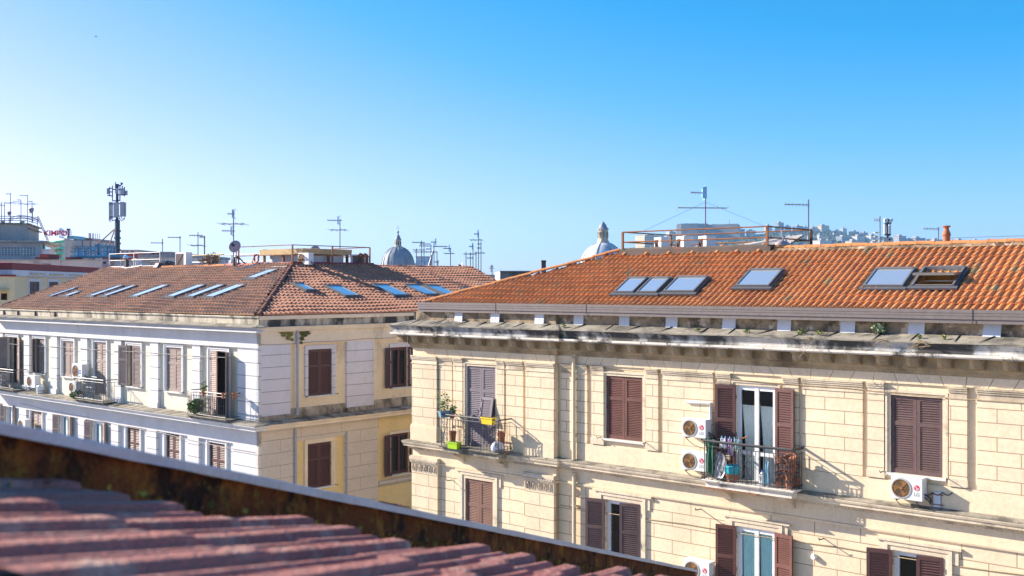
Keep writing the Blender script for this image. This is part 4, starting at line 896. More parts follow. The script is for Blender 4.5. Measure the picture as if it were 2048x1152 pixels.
rail('railing', 'thin grey rail crossing the terrace behind the antennas', LB, [(xw1,RD+1.4),(-RD-3.8,RD+2.4)], LZ1-.2, (.5,.85), 'galv', 3.)
yrb = YK
rail('railing', 'rusty orange rail round the terrace on the orange tiled roof', RB, [(xk1-.1,yrb+2.6),(xk1-.1,yrb),(xk0+.1,yrb),(xk0+.1,yrb+2.6),(xk1-.1,yrb+2.6)], kz-.02, (.20,.50), 'rust', 6.5, .022)
# ------------------------------------------------------------------ lettering
def text_mesh(s, size, depth=.004, bold=.0):
    cu = bpy.data.curves.new('t', 'FONT'); cu.body = s; cu.size = size; cu.extrude = depth; cu.align_x = 'CENTER'; cu.align_y = 'CENTER'; cu.offset = bold
    o = bpy.data.objects.new('t', cu); COL.objects.link(o); dg = bpy.context.evaluated_depsgraph_get()
    me = bpy.data.meshes.new_from_object(o.evaluated_get(dg)); bpy.data.objects.remove(o); return me
def letters(name, s, size, m, parent, loc, rot, bold=0., depth=.004):
    me = text_mesh(s, size, depth, bold); me.materials.clear(); me.materials.append(mt[m]); return link(name, me, parent, loc, rot)
# ------------------------------------------------------------------ outdoor units
def ac_unit(label, loc, rz, w=.76, h=.53, d=.28, badge=None, brackets=True, group='outdoor units of air conditioners', pipe=None, back=False):
    """origin: bottom centre of the back; front faces -y"""
    o = thing('air_conditioner', label, 'air conditioner', loc, rz, group)
    q = MB(); q.box(-w/2, w/2, -d, 0, .02, h); q.box(-w/2-.006, w/2+.006, -d-.006, .006, h, h+.016)
    for x in (-w/2+.06, w/2-.12): q.box(x, x+.06, -d+.02, -.02, 0, .02)
    body = q.build('casing', mt['ac'], o)
    cx, cz, r = -w*.17, h*.52, h*.40
    if not back:
        q = MB(); q.lathe([(r+.03,0),(r+.03,.012),(r,.014),(r,.004)], (cx,-d-.001,cz), 28, 0, rotm('X', 90)); q.build('fan_ring', mt['acgrey'] if badge else mt['ac'], o)
        q = MB(); q.lathe([(0,.003),(r,.003)], (cx,-d,cz), 28, 0, rotm('X', 90)); q.build('fan_opening', mt['acdark'], o)
        q = MB()
        for k in range(3):
            a = k*2.094+.4; vs = []
            for i in range(7):
                t = i/6; rr = .02+(r-.03)*t; vs += [(cx+rr*math.cos(a+t*.35), -d-.006, cz+rr*math.sin(a+t*.35)), (cx+rr*math.cos(a+.75+t*.55), -d-.010, cz+rr*math.sin(a+.75+t*.55))]
            q.add(vs, [(2*i,2*i+2,2*i+3,2*i+1) for i in range(6)])
        q.lathe([(0,.016),(.035,.014),(.04,.004)], (cx,-d,cz), 12, 0, rotm('X', 90)); q.build('fan', mt['fan'], o)
        q = MB()
        for k in range(1, 7):
            rr = r*k/6.5
            pts = [(cx+rr*math.cos(i*math.pi/12), -d-.014, cz+rr*math.sin(i*math.pi/12)) for i in range(25)]; q.tube(pts, .0022, 3)
        for k in range(8): a = k*math.pi/4; q.bar((cx+.03*math.cos(a),-d-.014,cz+.03*math.sin(a)), (cx+r*math.cos(a),-d-.014,cz+r*math.sin(a)), .003, 3)
        q.build('guard', mt['fan'], o)
    else:
        q = MB(); q.box(-w/2+.05, w/2-.2, -d-.004, -d, .06, h-.05); q.build('coil', mt['skyframe'], o)
        q = MB()
        for k in range(14): q.box(-w/2+.05+k*(w-.27)/14, -w/2+.062+k*(w-.27)/14, -d-.009, -d-.004, .06, h-.05)
        q.bar((-w/2+.06,-d-.012,.08),(w/2-.22,-d-.012,h-.06),.012,4); q.build('grille', mt['shutter_dark'], o)
    if badge == 'round':
        bx, bz = w*.33, h*.60
        q = MB(); q.lathe([(0,.004),(.068,.004),(.068,0)], (bx,-d,bz), 24, 0, rotm('X', 90)); b = q.build('badge', mt['red'], o)
        q = MB(); pts = [(bx+.048*math.cos(a), -d-.006, bz+.048*math.sin(a)) for a in [math.pi*.5+i*math.pi*1.5/18 for i in range(19)]]; q.tube(pts, .005, 4)
        q.bar((bx+.048,-d-.006,bz),(bx+.018,-d-.006,bz),.005,4); q.box(bx-.005,bx+.005,-d-.008,-d-.004,bz-.022,bz+.026); q.box(bx-.005,bx+.018,-d-.008,-d-.004,bz-.026,bz-.018)
        q.lathe([(0,.006),(.008,.006)], (bx-.022,-d,bz+.022), 8, 0, rotm('X', 90)); q.build('badge_mark', mt['whitepaint'], b)
        letters('lettering', 'LG', .105, 'letter', o, (bx,-d-.002,bz-.145), (R(90),0,0), .004, .002)
    elif badge == 'blue':
        q = MB(); q.box(w*.22, w*.40, -d-.004, -d, h*.52, h*.62); q.box(w*.22, w*.40, -d-.004, -d, h*.36, h*.46); q.build('badge', mt['bluebadge'], o)
    if brackets:
        q = MB()
        for x in (-w*.33, w*.33): q.bar((x,-d-.02,-.012),(x,.12,-.012),.014,4); q.bar((x,.12,-.26),(x,-d,-.02),.011,4); q.bar((x,.12,.0),(x,.12,-.28),.012,4)
        q.build('bracket', mt['iron'], o)
    q = MB(); q.tube([(w/2,-d*.5,.16),(w/2+.07,-d*.45,.12),(w/2+.09,-.02,.05),(w/2+.06,.10,-.05)], .018, 6); q.tube([(w/2,-d*.5,.10),(w/2+.05,-d*.4,.05),(w/2+.07,-.02,-.02),(w/2+.04,.10,-.1)], .013, 6); q.build('hose', mt['iron'], o)
    return o
def on_rb(u, v, y=-.12): p = RB.y(u, v, y); return RB.w(p)
UG = 'outdoor units of air conditioners'
def rb_ac(label, ul, ur, vb, w, **k):
    a, b = RB.y(ul, vb, -.40), RB.y(ur, vb, -.40); return ac_unit(label, RB.w(((a.x+b.x)/2, -.12, RB.y((ul+ur)/2, vb, -.40).z)), TH, b.x-a.x, w, badge='round', group=UG, **k)
rb_ac('upper of the two white outdoor units left of the laundry balcony', 1364, 1411, 876, .47)
rb_ac('lower of the two white outdoor units left of the laundry balcony', 1363, 1411, 942, .47)
rb_ac('white outdoor unit with brown fan right below the closed shutters at right', 1782, 1844, 1001, .50)
rb_ac('white outdoor unit at the bottom edge, just past the end of the foreground roof', 1367, 1418, 1162, .50)
for (pts, nm) in (([(1374,804),(1421,806),(1421,848)], 'conduit'), ([(1418,905),(1418,882),(1434,880)], 'conduit')):
    q = MB(); P = [RB.y(u, v, -.10) for u, v in pts]; q.tube([(p.x,-.10,p.z) for p in P], .045, 4); q.build('cable_duct', mt['wframe'], rb)
# units on the left block
def lb_ac(label, u, v, rz=0, y=-.18, fr=LB, **k): p = fr.y(u, v, y); return ac_unit(label, fr.w((p.x, y+.1, p.z)), TH+rz, **k)
lb_ac('white outdoor unit with blue badge on the sunlit facade, above the grey balcony', 162, 757, y=-.2, w=.85, h=.62, badge='blue')
lb_ac('white outdoor unit standing low by the grey balcony, left of its railing', 153, 786, y=-.2, w=.6, h=.5)
lb_ac('white outdoor unit low on the facade near the leftmost balcony', 69, 775, y=-.2, w=.8, h=.55)
lb_ac('small white outdoor unit just above the foreground roof capping', 51, 862, y=-.2, w=.7, h=.55)
q = thing('paint_bucket', 'white plastic drum on the ledge near the leftmost balcony', 'drum', LB.w((LB.y(81,777,-.2).x, -.2, ZL-.02)), TH); k = MB(); k.lathe([(0,0),(.16,0),(.17,.3),(.13,.36),(.1,.38),(0,.38)], (0,0,0), 14); k.build('body', mt['ac'], q); k = MB(); k.lathe([(.172,.1),(.18,.12),(.172,.14)], (0,0,0), 14); k.build('band', mt['acgrey'], q)
lb_ac('white outdoor unit with blue badge at the corner of the terrace', 613, 530, 0, RD+.68, w=.74, h=.52, badge='blue', brackets=False)
p = LB.y(370, 533, RD+.6); ac_unit('dark grilled condenser standing on the terrace left of the ridge tiles', LB.w((p.x, RD+.7, LZ1-.1)), TH, .95, .85, .35, brackets=False, back=True, group=UG)
p = LB.y(277, 535, RD+.6); ac_unit('beige outdoor unit behind the white rail', LB.w((p.x, RD+.7, LZ1-.1)), TH-.3, .8, .62, .3, brackets=False, back=True, group=UG)
p = LB.x(715, 531, -RD-.7); ac_unit('blue-grey outdoor unit at the far end of the terrace rail', LB.w((-RD-.6, p.y, LZ1)), TH+R(60), .8, .55, .3, brackets=False, back=True, group=UG)
for i, (u, v) in enumerate(((1328,495),(1373,494),(1418,493))):
    p = RB.y(u, v, YK+.75); ac_unit(('left','middle','right')[i]+' outdoor unit of the three in a row behind the rusty rail', RB.w((p.x, YK+.9, p.z-.26)), TH+R(-32), .50, .55, .30, brackets=False, back=True, group='three outdoor units on the orange roof terrace')
# ------------------------------------------------------------------ things on the balconies
def potshape(name, label, cat, loc, r, h, m, group=None, rot=None):
    o = thing(name, label, cat, loc, TH, group); k = MB()
    r *= .86; k.lathe([(0,0),(r*.68,0),(r*.9,h*.78),(r,h*.78),(r,h),(r*.86,h),(r*.80,h*.72),(0,h*.72)], (0,0,0), 16, 0, rot); k.build('pot', mt[m], o)
    return o
zb3 = Zr(-4.84)
for i, (x, y, z, r, h, lab) in enumerate(((-.18,-.40,0,.15,.24,'lowest terracotta pot, at the front corner of the laundry balcony'),(-.16,-.14,0,.17,.28,'terracotta pot by the wall at the right end of the laundry balcony'),(-.44,-.42,0,.13,.2,'small terracotta pot on the floor beside the pot stack'),(-.18,-.40,.24,.16,.22,'second terracotta pot up in the corner stack'),(-.40,-.30,.22,.15,.2,'tilted terracotta pot in the middle of the stack'),(-.18,-.30,.46,.17,.24,'third terracotta pot up in the corner stack'),(-.42,-.32,.70,.18,.15,'wide terracotta bowl left of the top of the stack'),(-.17,-.32,.72,.20,.24,'topmost terracotta pot, tipped above the handrail'))):
    potshape('flower_pot', lab, 'flower pot', RB.w((B3x1+x, y, zb3+z*.82)), r*.92, h*.84, 'terracotta', 'terracotta pots on the laundry balcony', rotm('X', 28) if 'tip' in lab or 'tilt' in lab else None)
o = thing('plant_stand', 'black wire stand holding the stacked terracotta pots', 'stand', RB.w((B3x1-.28, -.33, zb3)), TH); k = MB()
for x in (-.22,.22):
    for y in (-.18,.18): k.bar((x,y,0),(x,y,.58),.01,4)
for z in (.18,.37,.56): k.tube([(-.22,-.18,z),(.22,-.18,z),(.22,.18,z),(-.22,.18,z),(-.22,-.18,z)], .01, 4); k.bar((-.22,0,z),(.22,0,z),.008,4)
k.build('frame', mt['iron'], o)
o = thing('laundry_basket', 'turquoise and brown bucket on the balcony floor below the laundry', 'bucket', RB.w((B3x0+.66, -.40, zb3)), TH); k = MB(); k.lathe([(0,0),(.14,0),(.165,.2),(.165,.201)], (0,0,0), 18); k.build('bucket', mt['terracotta'], o)
k = MB(); k.lathe([(.17,.19),(.185,.22),(.19,.36),(.16,.40),(.12,.39),(.1,.30),(0,.28)], (0,0,0), 18); k.build('lid', mat('turquoise_plastic', (.03,.42,.50), .4, .06, 4), o)
def cloth(name, label, cat, loc, w, h, m, folds=3, taper=.0, amp=.03, group=None, peg=None):
    o = thing(name, label, cat, loc, TH, group); k = MB(); n, r_ = 18, 10; vs = []
    for j in range(r_+1):
        for i in range(n+1):
            a, b = i/n-.5, j/r_; ww = w*(1-taper*(1-b)); vs.append((a*ww, amp*math.sin(a*folds*6.28+b*1.2)*(.3+b)+.012*math.sin(b*9+a*5), -h*b*(1+.06*math.sin(a*8))))
    k.add(vs, [(j*(n+1)+i, j*(n+1)+i+1, (j+1)*(n+1)+i+1, (j+1)*(n+1)+i) for j in range(r_) for i in range(n)])
    c = k.build('fabric', mt[m] if isinstance(m, str) else m, o, smooth=True); sm = c.modifiers.new('thickness', 'SOLIDIFY'); sm.thickness = .006
    for x in (peg or []): q = MB(); q.box(x-.008, x+.008, -.012, .012, -.04, .05); q.build('peg', mt['bluegrid'], o)
    return o
mt['lilac'] = mat('lilac_cloth', (.42,.26,.44), .9, .12, 6); mt['mintcloth'] = mat('mint_cloth', (.36,.50,.46), .9, .15, 8); mt['whitecloth'] = mat('white_cloth', (.72,.72,.76), .9, .1, 6); mt['greencloth'] = mat('dark_green_cloth', (.03,.12,.07), .9, .2, 5); mt['bluecloth'] = mat('light_blue_cloth', (.30,.55,.66), .9, .15, 7)
LG_ = 'laundry pegged on the balcony line'
zl = zb3+1.06
cloth('laundry', 'white cloth pegged at the left of the balcony line', 'laundry', RB.w((B3x0+.38,-.34,zl-.02)), .20, .26, 'whitecloth', 3, .35, .03, LG_, (-.05,.05))
cloth('laundry', 'lilac garment pegged in the middle of the balcony line', 'laundry', RB.w((B3x0+.56,-.34,zl-.02)), .17, .42, 'lilac', 2, .3, .03, LG_, (0,))
cloth('laundry', 'mint green garment pegged at the right of the balcony line', 'laundry', RB.w((B3x0+.76,-.34,zl-.02)), .19, .30, 'mintcloth', 3, .35, .03, LG_, (-.07,.06))
o = thing('clothes_line', 'thin clothes line with wooden end stick above the balcony rail', 'clothes line', RB.w((B3x0+.2,-.34,zl)), TH); k = MB(); k.tube([(0,0,-.06),(.3,0,0),(.7,0,.02)], .006, 4); k.build('line', mt['iron'], o); k = MB(); k.bar((.60,0,-.03),(.85,.05,.08),.016,5); k.build('stick', mt['terracotta'], o)
cloth('drape', 'dark green cloth draped over the left end of the balcony rail', 'cloth', RB.w((B3x0+.10,-.50,Zr(-3.84))), .26, .9, 'greencloth', 2, .0, .03)
cloth('drape', 'light blue cloth hanging inside the balcony rail beside the pots', 'cloth', RB.w((B3x1-.72,-.52,zb3+.62)), .18, .58, 'bluecloth', 2, .4, .03)
o = thing('bottle', 'white plastic jug on the balcony floor beside the blue cloth', 'bottle', RB.w((B3x1-.90,-.40,zb3)), TH); k = MB(); k.lathe([(0,0),(.075,0),(.08,.02),(.08,.24),(.03,.32),(.03,.35),(0,.35)], (0,0,0), 14); k.build('body', mt['whitepaint'], o); k = MB(); k.lathe([(.034,.33),(.034,.37),(0,.37)], (0,0,0), 10); k.build('cap', mt['bluebadge'], o)
o = thing('tray', 'oval silver patterned tray leaning inside the balcony rail', 'tray', RB.w((B3x0+.36,-.48,zb3+.02)), TH); k = MB(); k.lathe([(0,.0),(.16,.0),(.19,.02),(.195,.02),(.17,-.012),(0,-.012)], (0,0,.34), 24, 0, Matrix.Diagonal((1,1,1.75)) @ rotm('X', 80)); k.build('plate', mt['galv'], o)
# ------------------------------------------------------------------ plants
def leafy(mb, c, r, n, size, zs=1., seed=1, droop=0.):
    rnd = random.Random(seed)
    for i in range(n):
        d = Vector((rnd.gauss(0,1), rnd.gauss(0,1), rnd.gauss(0,1))).normalized()*r*(rnd.random()**.45); d.z *= zs
        p = Vector(c)+d-Vector((0,0,droop*d.length)); a = Vector((rnd.gauss(0,1), rnd.gauss(0,1), rnd.gauss(0,.6))).normalized(); b = a.cross(Vector((rnd.gauss(0,1), rnd.gauss(0,1), rnd.gauss(0,1)))).normalized()
        s = size*rnd.uniform(.6,1.4); mb.add([p-a*s, p+b*s*.45, p+a*s, p-b*s*.45], [(0,1,2,3)], 0, rnd.random()*.99+.005)
mt['leaf'] = mat('green_leaf', (.09,.17,.03), .6, .2, 8, tint=[(.5,.9,(.20,.28,.05))])
mt['leafy'] = mat('yellowed_leaf', (.26,.22,.05), .7, .2, 8, tint=[(.4,.9,(.12,.14,.03))])
mt['leafgrey'] = mat('grey_green_leaf', (.30,.36,.22), .7, .2, 8, tint=[(.5,.9,(.17,.22,.10))])
mt['leafdark'] = mat('dark_ivy_leaf', (.12,.12,.03), .7, .2, 8, tint=[(.4,.9,(.06,.07,.02))])
mt['petal'] = mat('yellow_petal', (.75,.60,.03), .6, .1, 8)
mt['dry'] = mat('dry_stem', (.36,.27,.16), .8, .2, 8)
def plant(label, loc, r, n, size, m='leaf', zs=1., flowers=0, stems=5, h=None, seed=1, name='plant', droop=0.):
    o = thing(name, label, 'plant', loc, TH); h = h or r
    k = MB(); leafy(k, (0,0,h), r, n, size, zs, seed, droop); k.build('foliage', mt[m], o)
    rnd = random.Random(seed+5); k = MB()
    for i in range(stems): a = rnd.uniform(0,6.28); k.tube([(0,0,0),(.25*r*math.cos(a),.25*r*math.sin(a),h*.6),(r*.6*math.cos(a),r*.6*math.sin(a),h+r*rnd.uniform(-.2,.6)*zs)], .006, 4, .003)
    k.build('stem', mt['dry'], o)
    if flowers:
        k = MB()
        for i in range(flowers): leafy(k, (rnd.gauss(0,r*.6),rnd.gauss(0,r*.6),h+rnd.uniform(.0,r)*zs), .03, 5, .025, 1, seed+i)
        k.build('flower', mt['petal'], o)
    return o
zb1 = Zr(-4.86)
def planter(label, loc, w, h, d, m, rz=0, name='planter'):
    o = thing(name, label, 'planter', loc, TH+rz); q = MB(); t = .015
    q.hexa([(-w*.44,-d*.4,0),(w*.44,-d*.4,0),(w*.44,d*.4,0),(-w*.44,d*.4,0),(-w/2,-d/2,h),(w/2,-d/2,h),(w/2,d/2,h),(-w/2,d/2,h)]); q.box(-w/2-.012,w/2+.012,-d/2-.012,d/2+.012,h-.03,h+.003)
    q.build('trough', mt[m], o); q = MB(); q.box(-w/2+.02,w/2-.02,-d/2+.02,d/2-.02,h-.02,h+.006); q.build('soil', mt['dark'], o); return o
mt['lime'] = mat('lime_plastic', (.38,.62,.02), .45, .05, 4); mt['yplastic'] = mat('yellow_plastic', (.80,.58,.03), .45, .05, 4); mt['bplastic'] = mat('blue_trough', (.16,.30,.40), .5, .1, 4)
planter('empty lime green plastic planter on the edge of the corner balcony floor', RB.w((B1x0+.62, YA-.70, zb1-.03)), .42, .2, .2, 'lime'); planter('yellow plastic planter hooked on the corner balcony rail', RB.w((B1x1-.45, YA-.56, zb1+.80)), .46, .2, .2, 'yplastic')
planter('blue-grey trough with plants on the left corner of the balcony rail', RB.w((B1x0+.02, YA-.42, zb1+.86)), .5, .17, .2, 'bplastic', R(70)); 
plant('spiky yellow-flowered plant in the trough at the left corner of the balcony', RB.w((B1x0-.02, YA-.50, zb1+1.02)), .22, 120, .05, 'leaf', 1.5, 12, 8, .28, 3)
potshape('flower_pot', 'terracotta pot hung on the corner balcony rail beside the trough', 'flower pot', RB.w((B1x0+.14, YA-.30, zb1+.80)), .11, .18, 'terracotta')
plant('small bushy plant in the pot hung beside the trough', RB.w((B1x0+.14, YA-.30, zb1+.95)), .13, 80, .045, 'leaf', 1.1, 0, 5, .13, 4)
potshape('flower_pot', 'tall terracotta pot on the floor at the left end of the corner balcony', 'flower pot', RB.w((B1x0+.16, YA-.3, zb1)), .14, .42, 'terracotta')
potshape('flower_pot', 'terracotta pot on the floor at the right end of the corner balcony', 'flower pot', RB.w((B1x1-.22, YA-.25, zb1)), .14, .55, 'terracotta')
o = thing('bag', 'crumpled white bag at the right end of the corner balcony floor', 'bag', RB.w((B1x1-.20, YA-.46, zb1)), TH); q = MB(); rr = random.Random(3); q.lathe([(0,0),(.17,.02),(.20,.14),(.15,.26),(.05,.30),(0,.31)], (0,0,0), 14, 0, None, lambda w: 1+.16*math.sin(3*w)+.1*math.sin(7*w)); q.build('sack', mt['whitecloth'], o, smooth=True)
def on_ledge(u, v, y): p = RB.y(u, v, y); return RB.w((p.x, y, Zr(-1.07)-.15*(-y/.59)))
plant('grey-green weed tuft growing on the cornice between two pale plates', on_ledge(1757, 660, -.12), .16, 260, .045, 'leafgrey', 1.1, 0, 6, .14, 5)
for i, (u, s, lab) in enumerate(((1128,.07,'tiny weed on the cornice left of the downpipe'),(1395,.07,'tiny weed on the cornice above the air conditioners'),(1493,.08,'small weed on the cornice above the balcony door'),(1602,.11,'larger weed on the cornice right of the balcony door'),(1640,.09,'weed on the cornice below the last but three plate'),(1838,.07,'weed at the foot of the plate near the right edge'),(1888,.07,'tiny weed on the cornice near the right edge'))):
    plant(lab, on_ledge(u, 660, -.38), s, 46, .028, 'leaf', .9, 2 if s > .08 else 0, 4, s*.9, 20+i, 'weed')
def stalks(label, loc, pts_list):
    o = thing('dry_vine', label, 'vine', loc, TH); q = MB()
    for pts in pts_list: q.tube(pts, .007, 4, .003)
    q.build('stem', mt['dry'], o); return o
rr = random.Random(9)
def hang(n, L): return [[(rr.uniform(-.12,.12),0,0),(rr.uniform(-.2,.2),-.10,rr.uniform(.0,.06)),(rr.uniform(-.25,.25),-.16,-L*rr.uniform(.3,.6)),(rr.uniform(-.3,.3),-.12,-L*rr.uniform(.7,1.))] for i in range(n)]
for (u, L, lab) in ((1622,.62,'dry vine hanging from the cornice right of the balcony door'),(1770,.25,'dry twigs hanging from the cornice above the right shutters'),(1845,.16,'dry twigs on the cornice edge near the right end')):
    p = RB.y(u, 672, -.55); stalks(lab, RB.w((p.x,-.57,Zr(-1.21))), hang(6, L))
plant('bright green bush with yellow flowers on the crowded balcony near the corner', LB.w((LB.y(392,830,-.45).x, -.45, ZL+.03)), .34, 520, .07, 'leaf', .8, 14, 8, .34, 41)
plant('small weed with yellow flowers on the ledge by the grey balcony', LB.w((LB.y(150,795,-.45).x, -.45, ZL-.03)), .22, 160, .06, 'leaf', .8, 6, 5, .2, 42)
for (u, lab) in ((408,'flower pot with sprig on the crowded balcony rail, left one'),(450,'terracotta pots at the right end of the crowded balcony rail'),(459,'small terracotta pot last on the crowded balcony rail')):
    x = LB.y(min(u,448), 800, -.58).x; L_ = LB.w((x+(.25 if u == 459 else 0), -.58 if u != 459 else -.3, ZL+.03+.76)); potshape('flower_pot', lab, 'flower pot', L_, .12, .2, 'terracotta', 'pots on the crowded balcony rail')
x = LB.y(408,800,-.58).x; plant('thin sprig in the pot on the crowded balcony rail', LB.w((x,-.58,ZL+.95)), .14, 60, .05, 'leaf', 1.4, 3, 5, .15, 43)
o = thing('bamboo_canes', 'tall thin canes standing on the crowded balcony', 'canes', LB.w((LB.y(398,800,-.4).x,-.35,ZL+.03)), TH); q = MB(); q.bar((0,0,0),(-.02,.0,2.0),.012,5); q.bar((.1,0,0),(.22,.1,1.3),.01,5); q.bar((.16,0,0),(.3,.05,1.05),.01,5); q.build('cane', mt['dry'], o)
o = thing('drying_rack', 'folded grey drying rack leaning inside the grey balcony', 'drying rack', LB.w((LB.y(176,790,-.35).x,-.35,ZL+.03)), TH); q = MB()
for i in range(9): q.bar((-.35+i*.09,0,.05),(-.28+i*.09,.16,.95),.009,4)
for z, yy in ((.05,0),(.95,.16),(.5,.08)): q.bar((-.36,yy,z),(.45,yy,z),.011,4)
q.build('frame', mt['galv'], o)
for i, (dx, dz, lab) in enumerate(((0,0,'grey crate on the floor of the leftmost balcony'),(.06,.34,'grey crate stacked on another on the leftmost balcony'))):
    o = thing('crate', lab, 'crate', LB.w((LB.y(6,760,-.35).x+dx,-.35,ZL+.03+dz)), TH); q = MB(); q.box(-.25,.25,-.18,.18,0,.02)
    for (a0,a1,b0,b1) in ((-.25,.25,-.18,-.165),(-.25,.25,.165,.18),(-.25,-.235,-.165,.165),(.235,.25,-.165,.165)):
        for z in (.02,.12,.22): q.box(a0,a1,b0,b1,z,z+.08)
    q.build('slats', mt['galv'], o)
# growth in the stained corner under the left cornice
def ivy(label, u, v, m, spots, seed):
    p = LB.x(u, v, .05); o = thing('ivy', label, 'ivy', LB.w((.02,p.y,p.z)), TH); q = MB(); rnd = random.Random(seed)
    for (y, z, r, n) in spots:
        b0_ = len(q.v); leafy(q, (0,0,0), r, n, .035, .7, rnd.randint(0,999)); q.v[b0_:] = [(abs(a)*.22+.01, b+y, c+z-abs(b)*.1) for a,b,c in q.v[b0_:]]
    q.build('foliage', mt[m], o); q = MB()
    for (y, z, r, n) in spots: q.tube([(.01,0,.1),(.02,y*.6,z*.4),(.02,y,z)], .008, 4, .003)
    q.build('stem', mt['dry'], o)
ivy('yellow-brown ivy clinging under the cornice left of the downpipe', 575, 668, 'leafy', [(-.25,.12,.16,150),(-.05,.10,.18,200),(.12,.0,.17,200),(.2,.12,.14,140),(.05,-.14,.12,110),(.22,-.22,.09,60),(-.38,.14,.09,60),(-.16,-.04,.1,70)], 51)
ivy('darker ivy tuft under the cornice right of the downpipe', 609, 670, 'leafdark', [(0,.05,.18,220),(.12,.16,.13,140),(-.12,.12,.13,120),(-.10,-.12,.12,100),(-.14,-.28,.08,50),(.2,.06,.08,60)], 52)
# ------------------------------------------------------------------ roof-top clutter
def dish(label, u, v, Y, r, az=-10, el=14, m='dish', pole=1.0):
    p = at(u, v, Y); o = thing('satellite_dish', label, 'satellite dish', (p.x, p.y, p.z-pole), 0, 'satellite dishes')
    M3 = rotm('Z', az) @ rotm('X', 90-el); q = MB(); q.lathe([(0,-.0)]+[(r*t, .16*r*t*t*1.6) for t in (.25,.5,.75,1.)]+[(r*.99, .26*r+.02),(0,-.03)], (0,0,pole), 28, 0, M3); q.build('reflector', mt[m], o, smooth=True)
    q = MB(); f = M3@Vector((0,0,r*.9)); lo = M3@Vector((0,-r*.9,r*.2)); q.bar(lo+Vector((0,0,pole)), f+Vector((0,0,pole)), .014, 4); q.build('arm', mt['mast'], o)
    q = MB(); q.obox(f+Vector((0,0,pole)), (.09,.09,.16), M3); q.build('receiver', mt['iron'], o)
    q = MB(); b = M3@Vector((0,0,-.08)); q.bar((b.x,b.y,0),(b.x,b.y,pole),.025,6); q.build('pole', mt['mast'], o); return o
def antenna(label, u, vt, vb, Y, els, r=None, group='television antennas on the roofs', lean=0):
    """mast with yagis: els = (pixel v, pixel u from, pixel u to, kind)"""
    b = at(u, vb, Y); px = Y/F; H = (vb-vt)*px; r = r or max(.02, Y*.00042)
    o = thing('tv_antenna', label, 'antenna', b, 0, group); q = MB(); q.bar((lean,0,H),(0,0,0),r,6); q.build('mast', mt['mast'], o)
    for (v, u0, u1, kind) in els:
        z = (vb-v)*px; x0, x1 = (u0-u)*px, (u1-u)*px; t = r*.8; q = MB(); off = lean*z/max(H,.01)
        sgn = .35 if kind != 'dipole' else .1
        q.bar((x0+off, -abs(x0)*sgn, z),(x1+off, abs(x1)*sgn*.3, z), t, 4)
        if kind in ('yagi','grid'):
            n = max(4, int(abs(x1-x0)/.11)); el = .24
            for i in range(n): x = x0+(x1-x0)*(i+.3)/n; q.bar((x+off,-abs(x)*sgn-el*.55,z),(x+off,-abs(x)*sgn+el*.55,z), t*.5, 3); q.bar((x+off,-abs(x)*sgn,z-el*.22),(x+off,-abs(x)*sgn,z+el*.22), t*.5, 3)
        if kind == 'dipole':
            for x in (x0, x0*.5, x1*.5, x1): q.bar((x+off-.05,-.55,z+.03),(x+off+.05,.55,z-.03), t*.6, 3)
        q.build('yagi' if kind != 'dipole' else 'dipole', mt['alu'], o)
        if kind == 'grid':
            g = MB(); xx = x0+(x1-x0)*.72; hh = .20
            for s in (-1,1):
                for i in range(7): zz = s*(.03+hh*i/6); g.bar((xx+off+.08*i/6,-.22,z+zz),(xx+off+.08*i/6,.22,z+zz),t*.45,3)
            g.box(xx+off+.0,xx+off+(.14 if Y < 40 else .05),-.2,-.19,z-hh,z+hh); g.build('reflector', mt['bluegrid'], o)
    return o
Y1 = 50.5
antenna('tall antenna mast with four crossbars carrying the large dish near the left ridge', 467, 421, 545, Y1, [(428,456,470,'grid'),(448,442,490,'dipole'),(462,446,470,'grid')], .026)
dish('large pinkish dish fixed to the tall mast on the left ridge', 471, 494, Y1-.5, .29, -12, 18, pole=.9)
antenna('antenna with blue reflector above the ochre canopy', 680, 438, 540, 54, [(441,656,684,'grid'),(460,660,693,'dipole')], .024)
antenna('low antenna with one long yagi right of the phone mast', 325, 478, 530, 62, [(486,304,327,'yagi')]); antenna('antenna with a drooping yagi, second right of the phone mast', 360, 472, 530, 60, [(475,338,362,'yagi')])
antenna('antenna with yagi and dipole near the ridge tiles', 396, 464, 540, 57, [(471,380,406,'yagi'),(491,382,406,'dipole')]); antenna('plain pole with a dark cylinder on top near the ridge tiles', 409, 472, 540, 57, [(474,400,410,'yagi')], .035)
dish('pink dish at the left end of the white rail', 214, 528, 59, .27, -12, 14)
dish('dish peeping over the ochre canopy', 631, 503, 53, .27, -10, 14, pole=.6); dish('rusty orange dish low behind the ridge of the red roof', 904, 536, 62, .13, 30, 10, 'terracotta', .5); dish('grey dish seen edge-on near the end of the red ridge', 926, 532, 60, .2, -75, 10, pole=.6)
CL = ((833,497,[(500,828,850,'dipole')]),(843,481,[(485,825,850,'yagi'),(504,829,851,'dipole')]),(848,488,[(488,840,862,'yagi')]),(868,484,[(484,862,874,'grid'),(493,866,895,'yagi')]),(874,505,[(504,852,875,'yagi')]),(862,490,[(492,839,863,'yagi'),(498,852,862,'yagi')]),(876,520,[(524,868,878,'yagi')]),(901,496,[(497,887,902,'grid'),(507,889,908,'dipole')]))
w_ = ('first mast','second, two-armed mast','third mast','tallest mast with blue reflector','fifth mast','mast with two drooping yagis','lowest mast','lone mast')
for (u, vt, els), n_ in zip(CL, w_): antenna('%s of the antenna cluster just right of the ribbed grey dome' % n_, u, vt, 542, 66+random.uniform(-3,3), els)
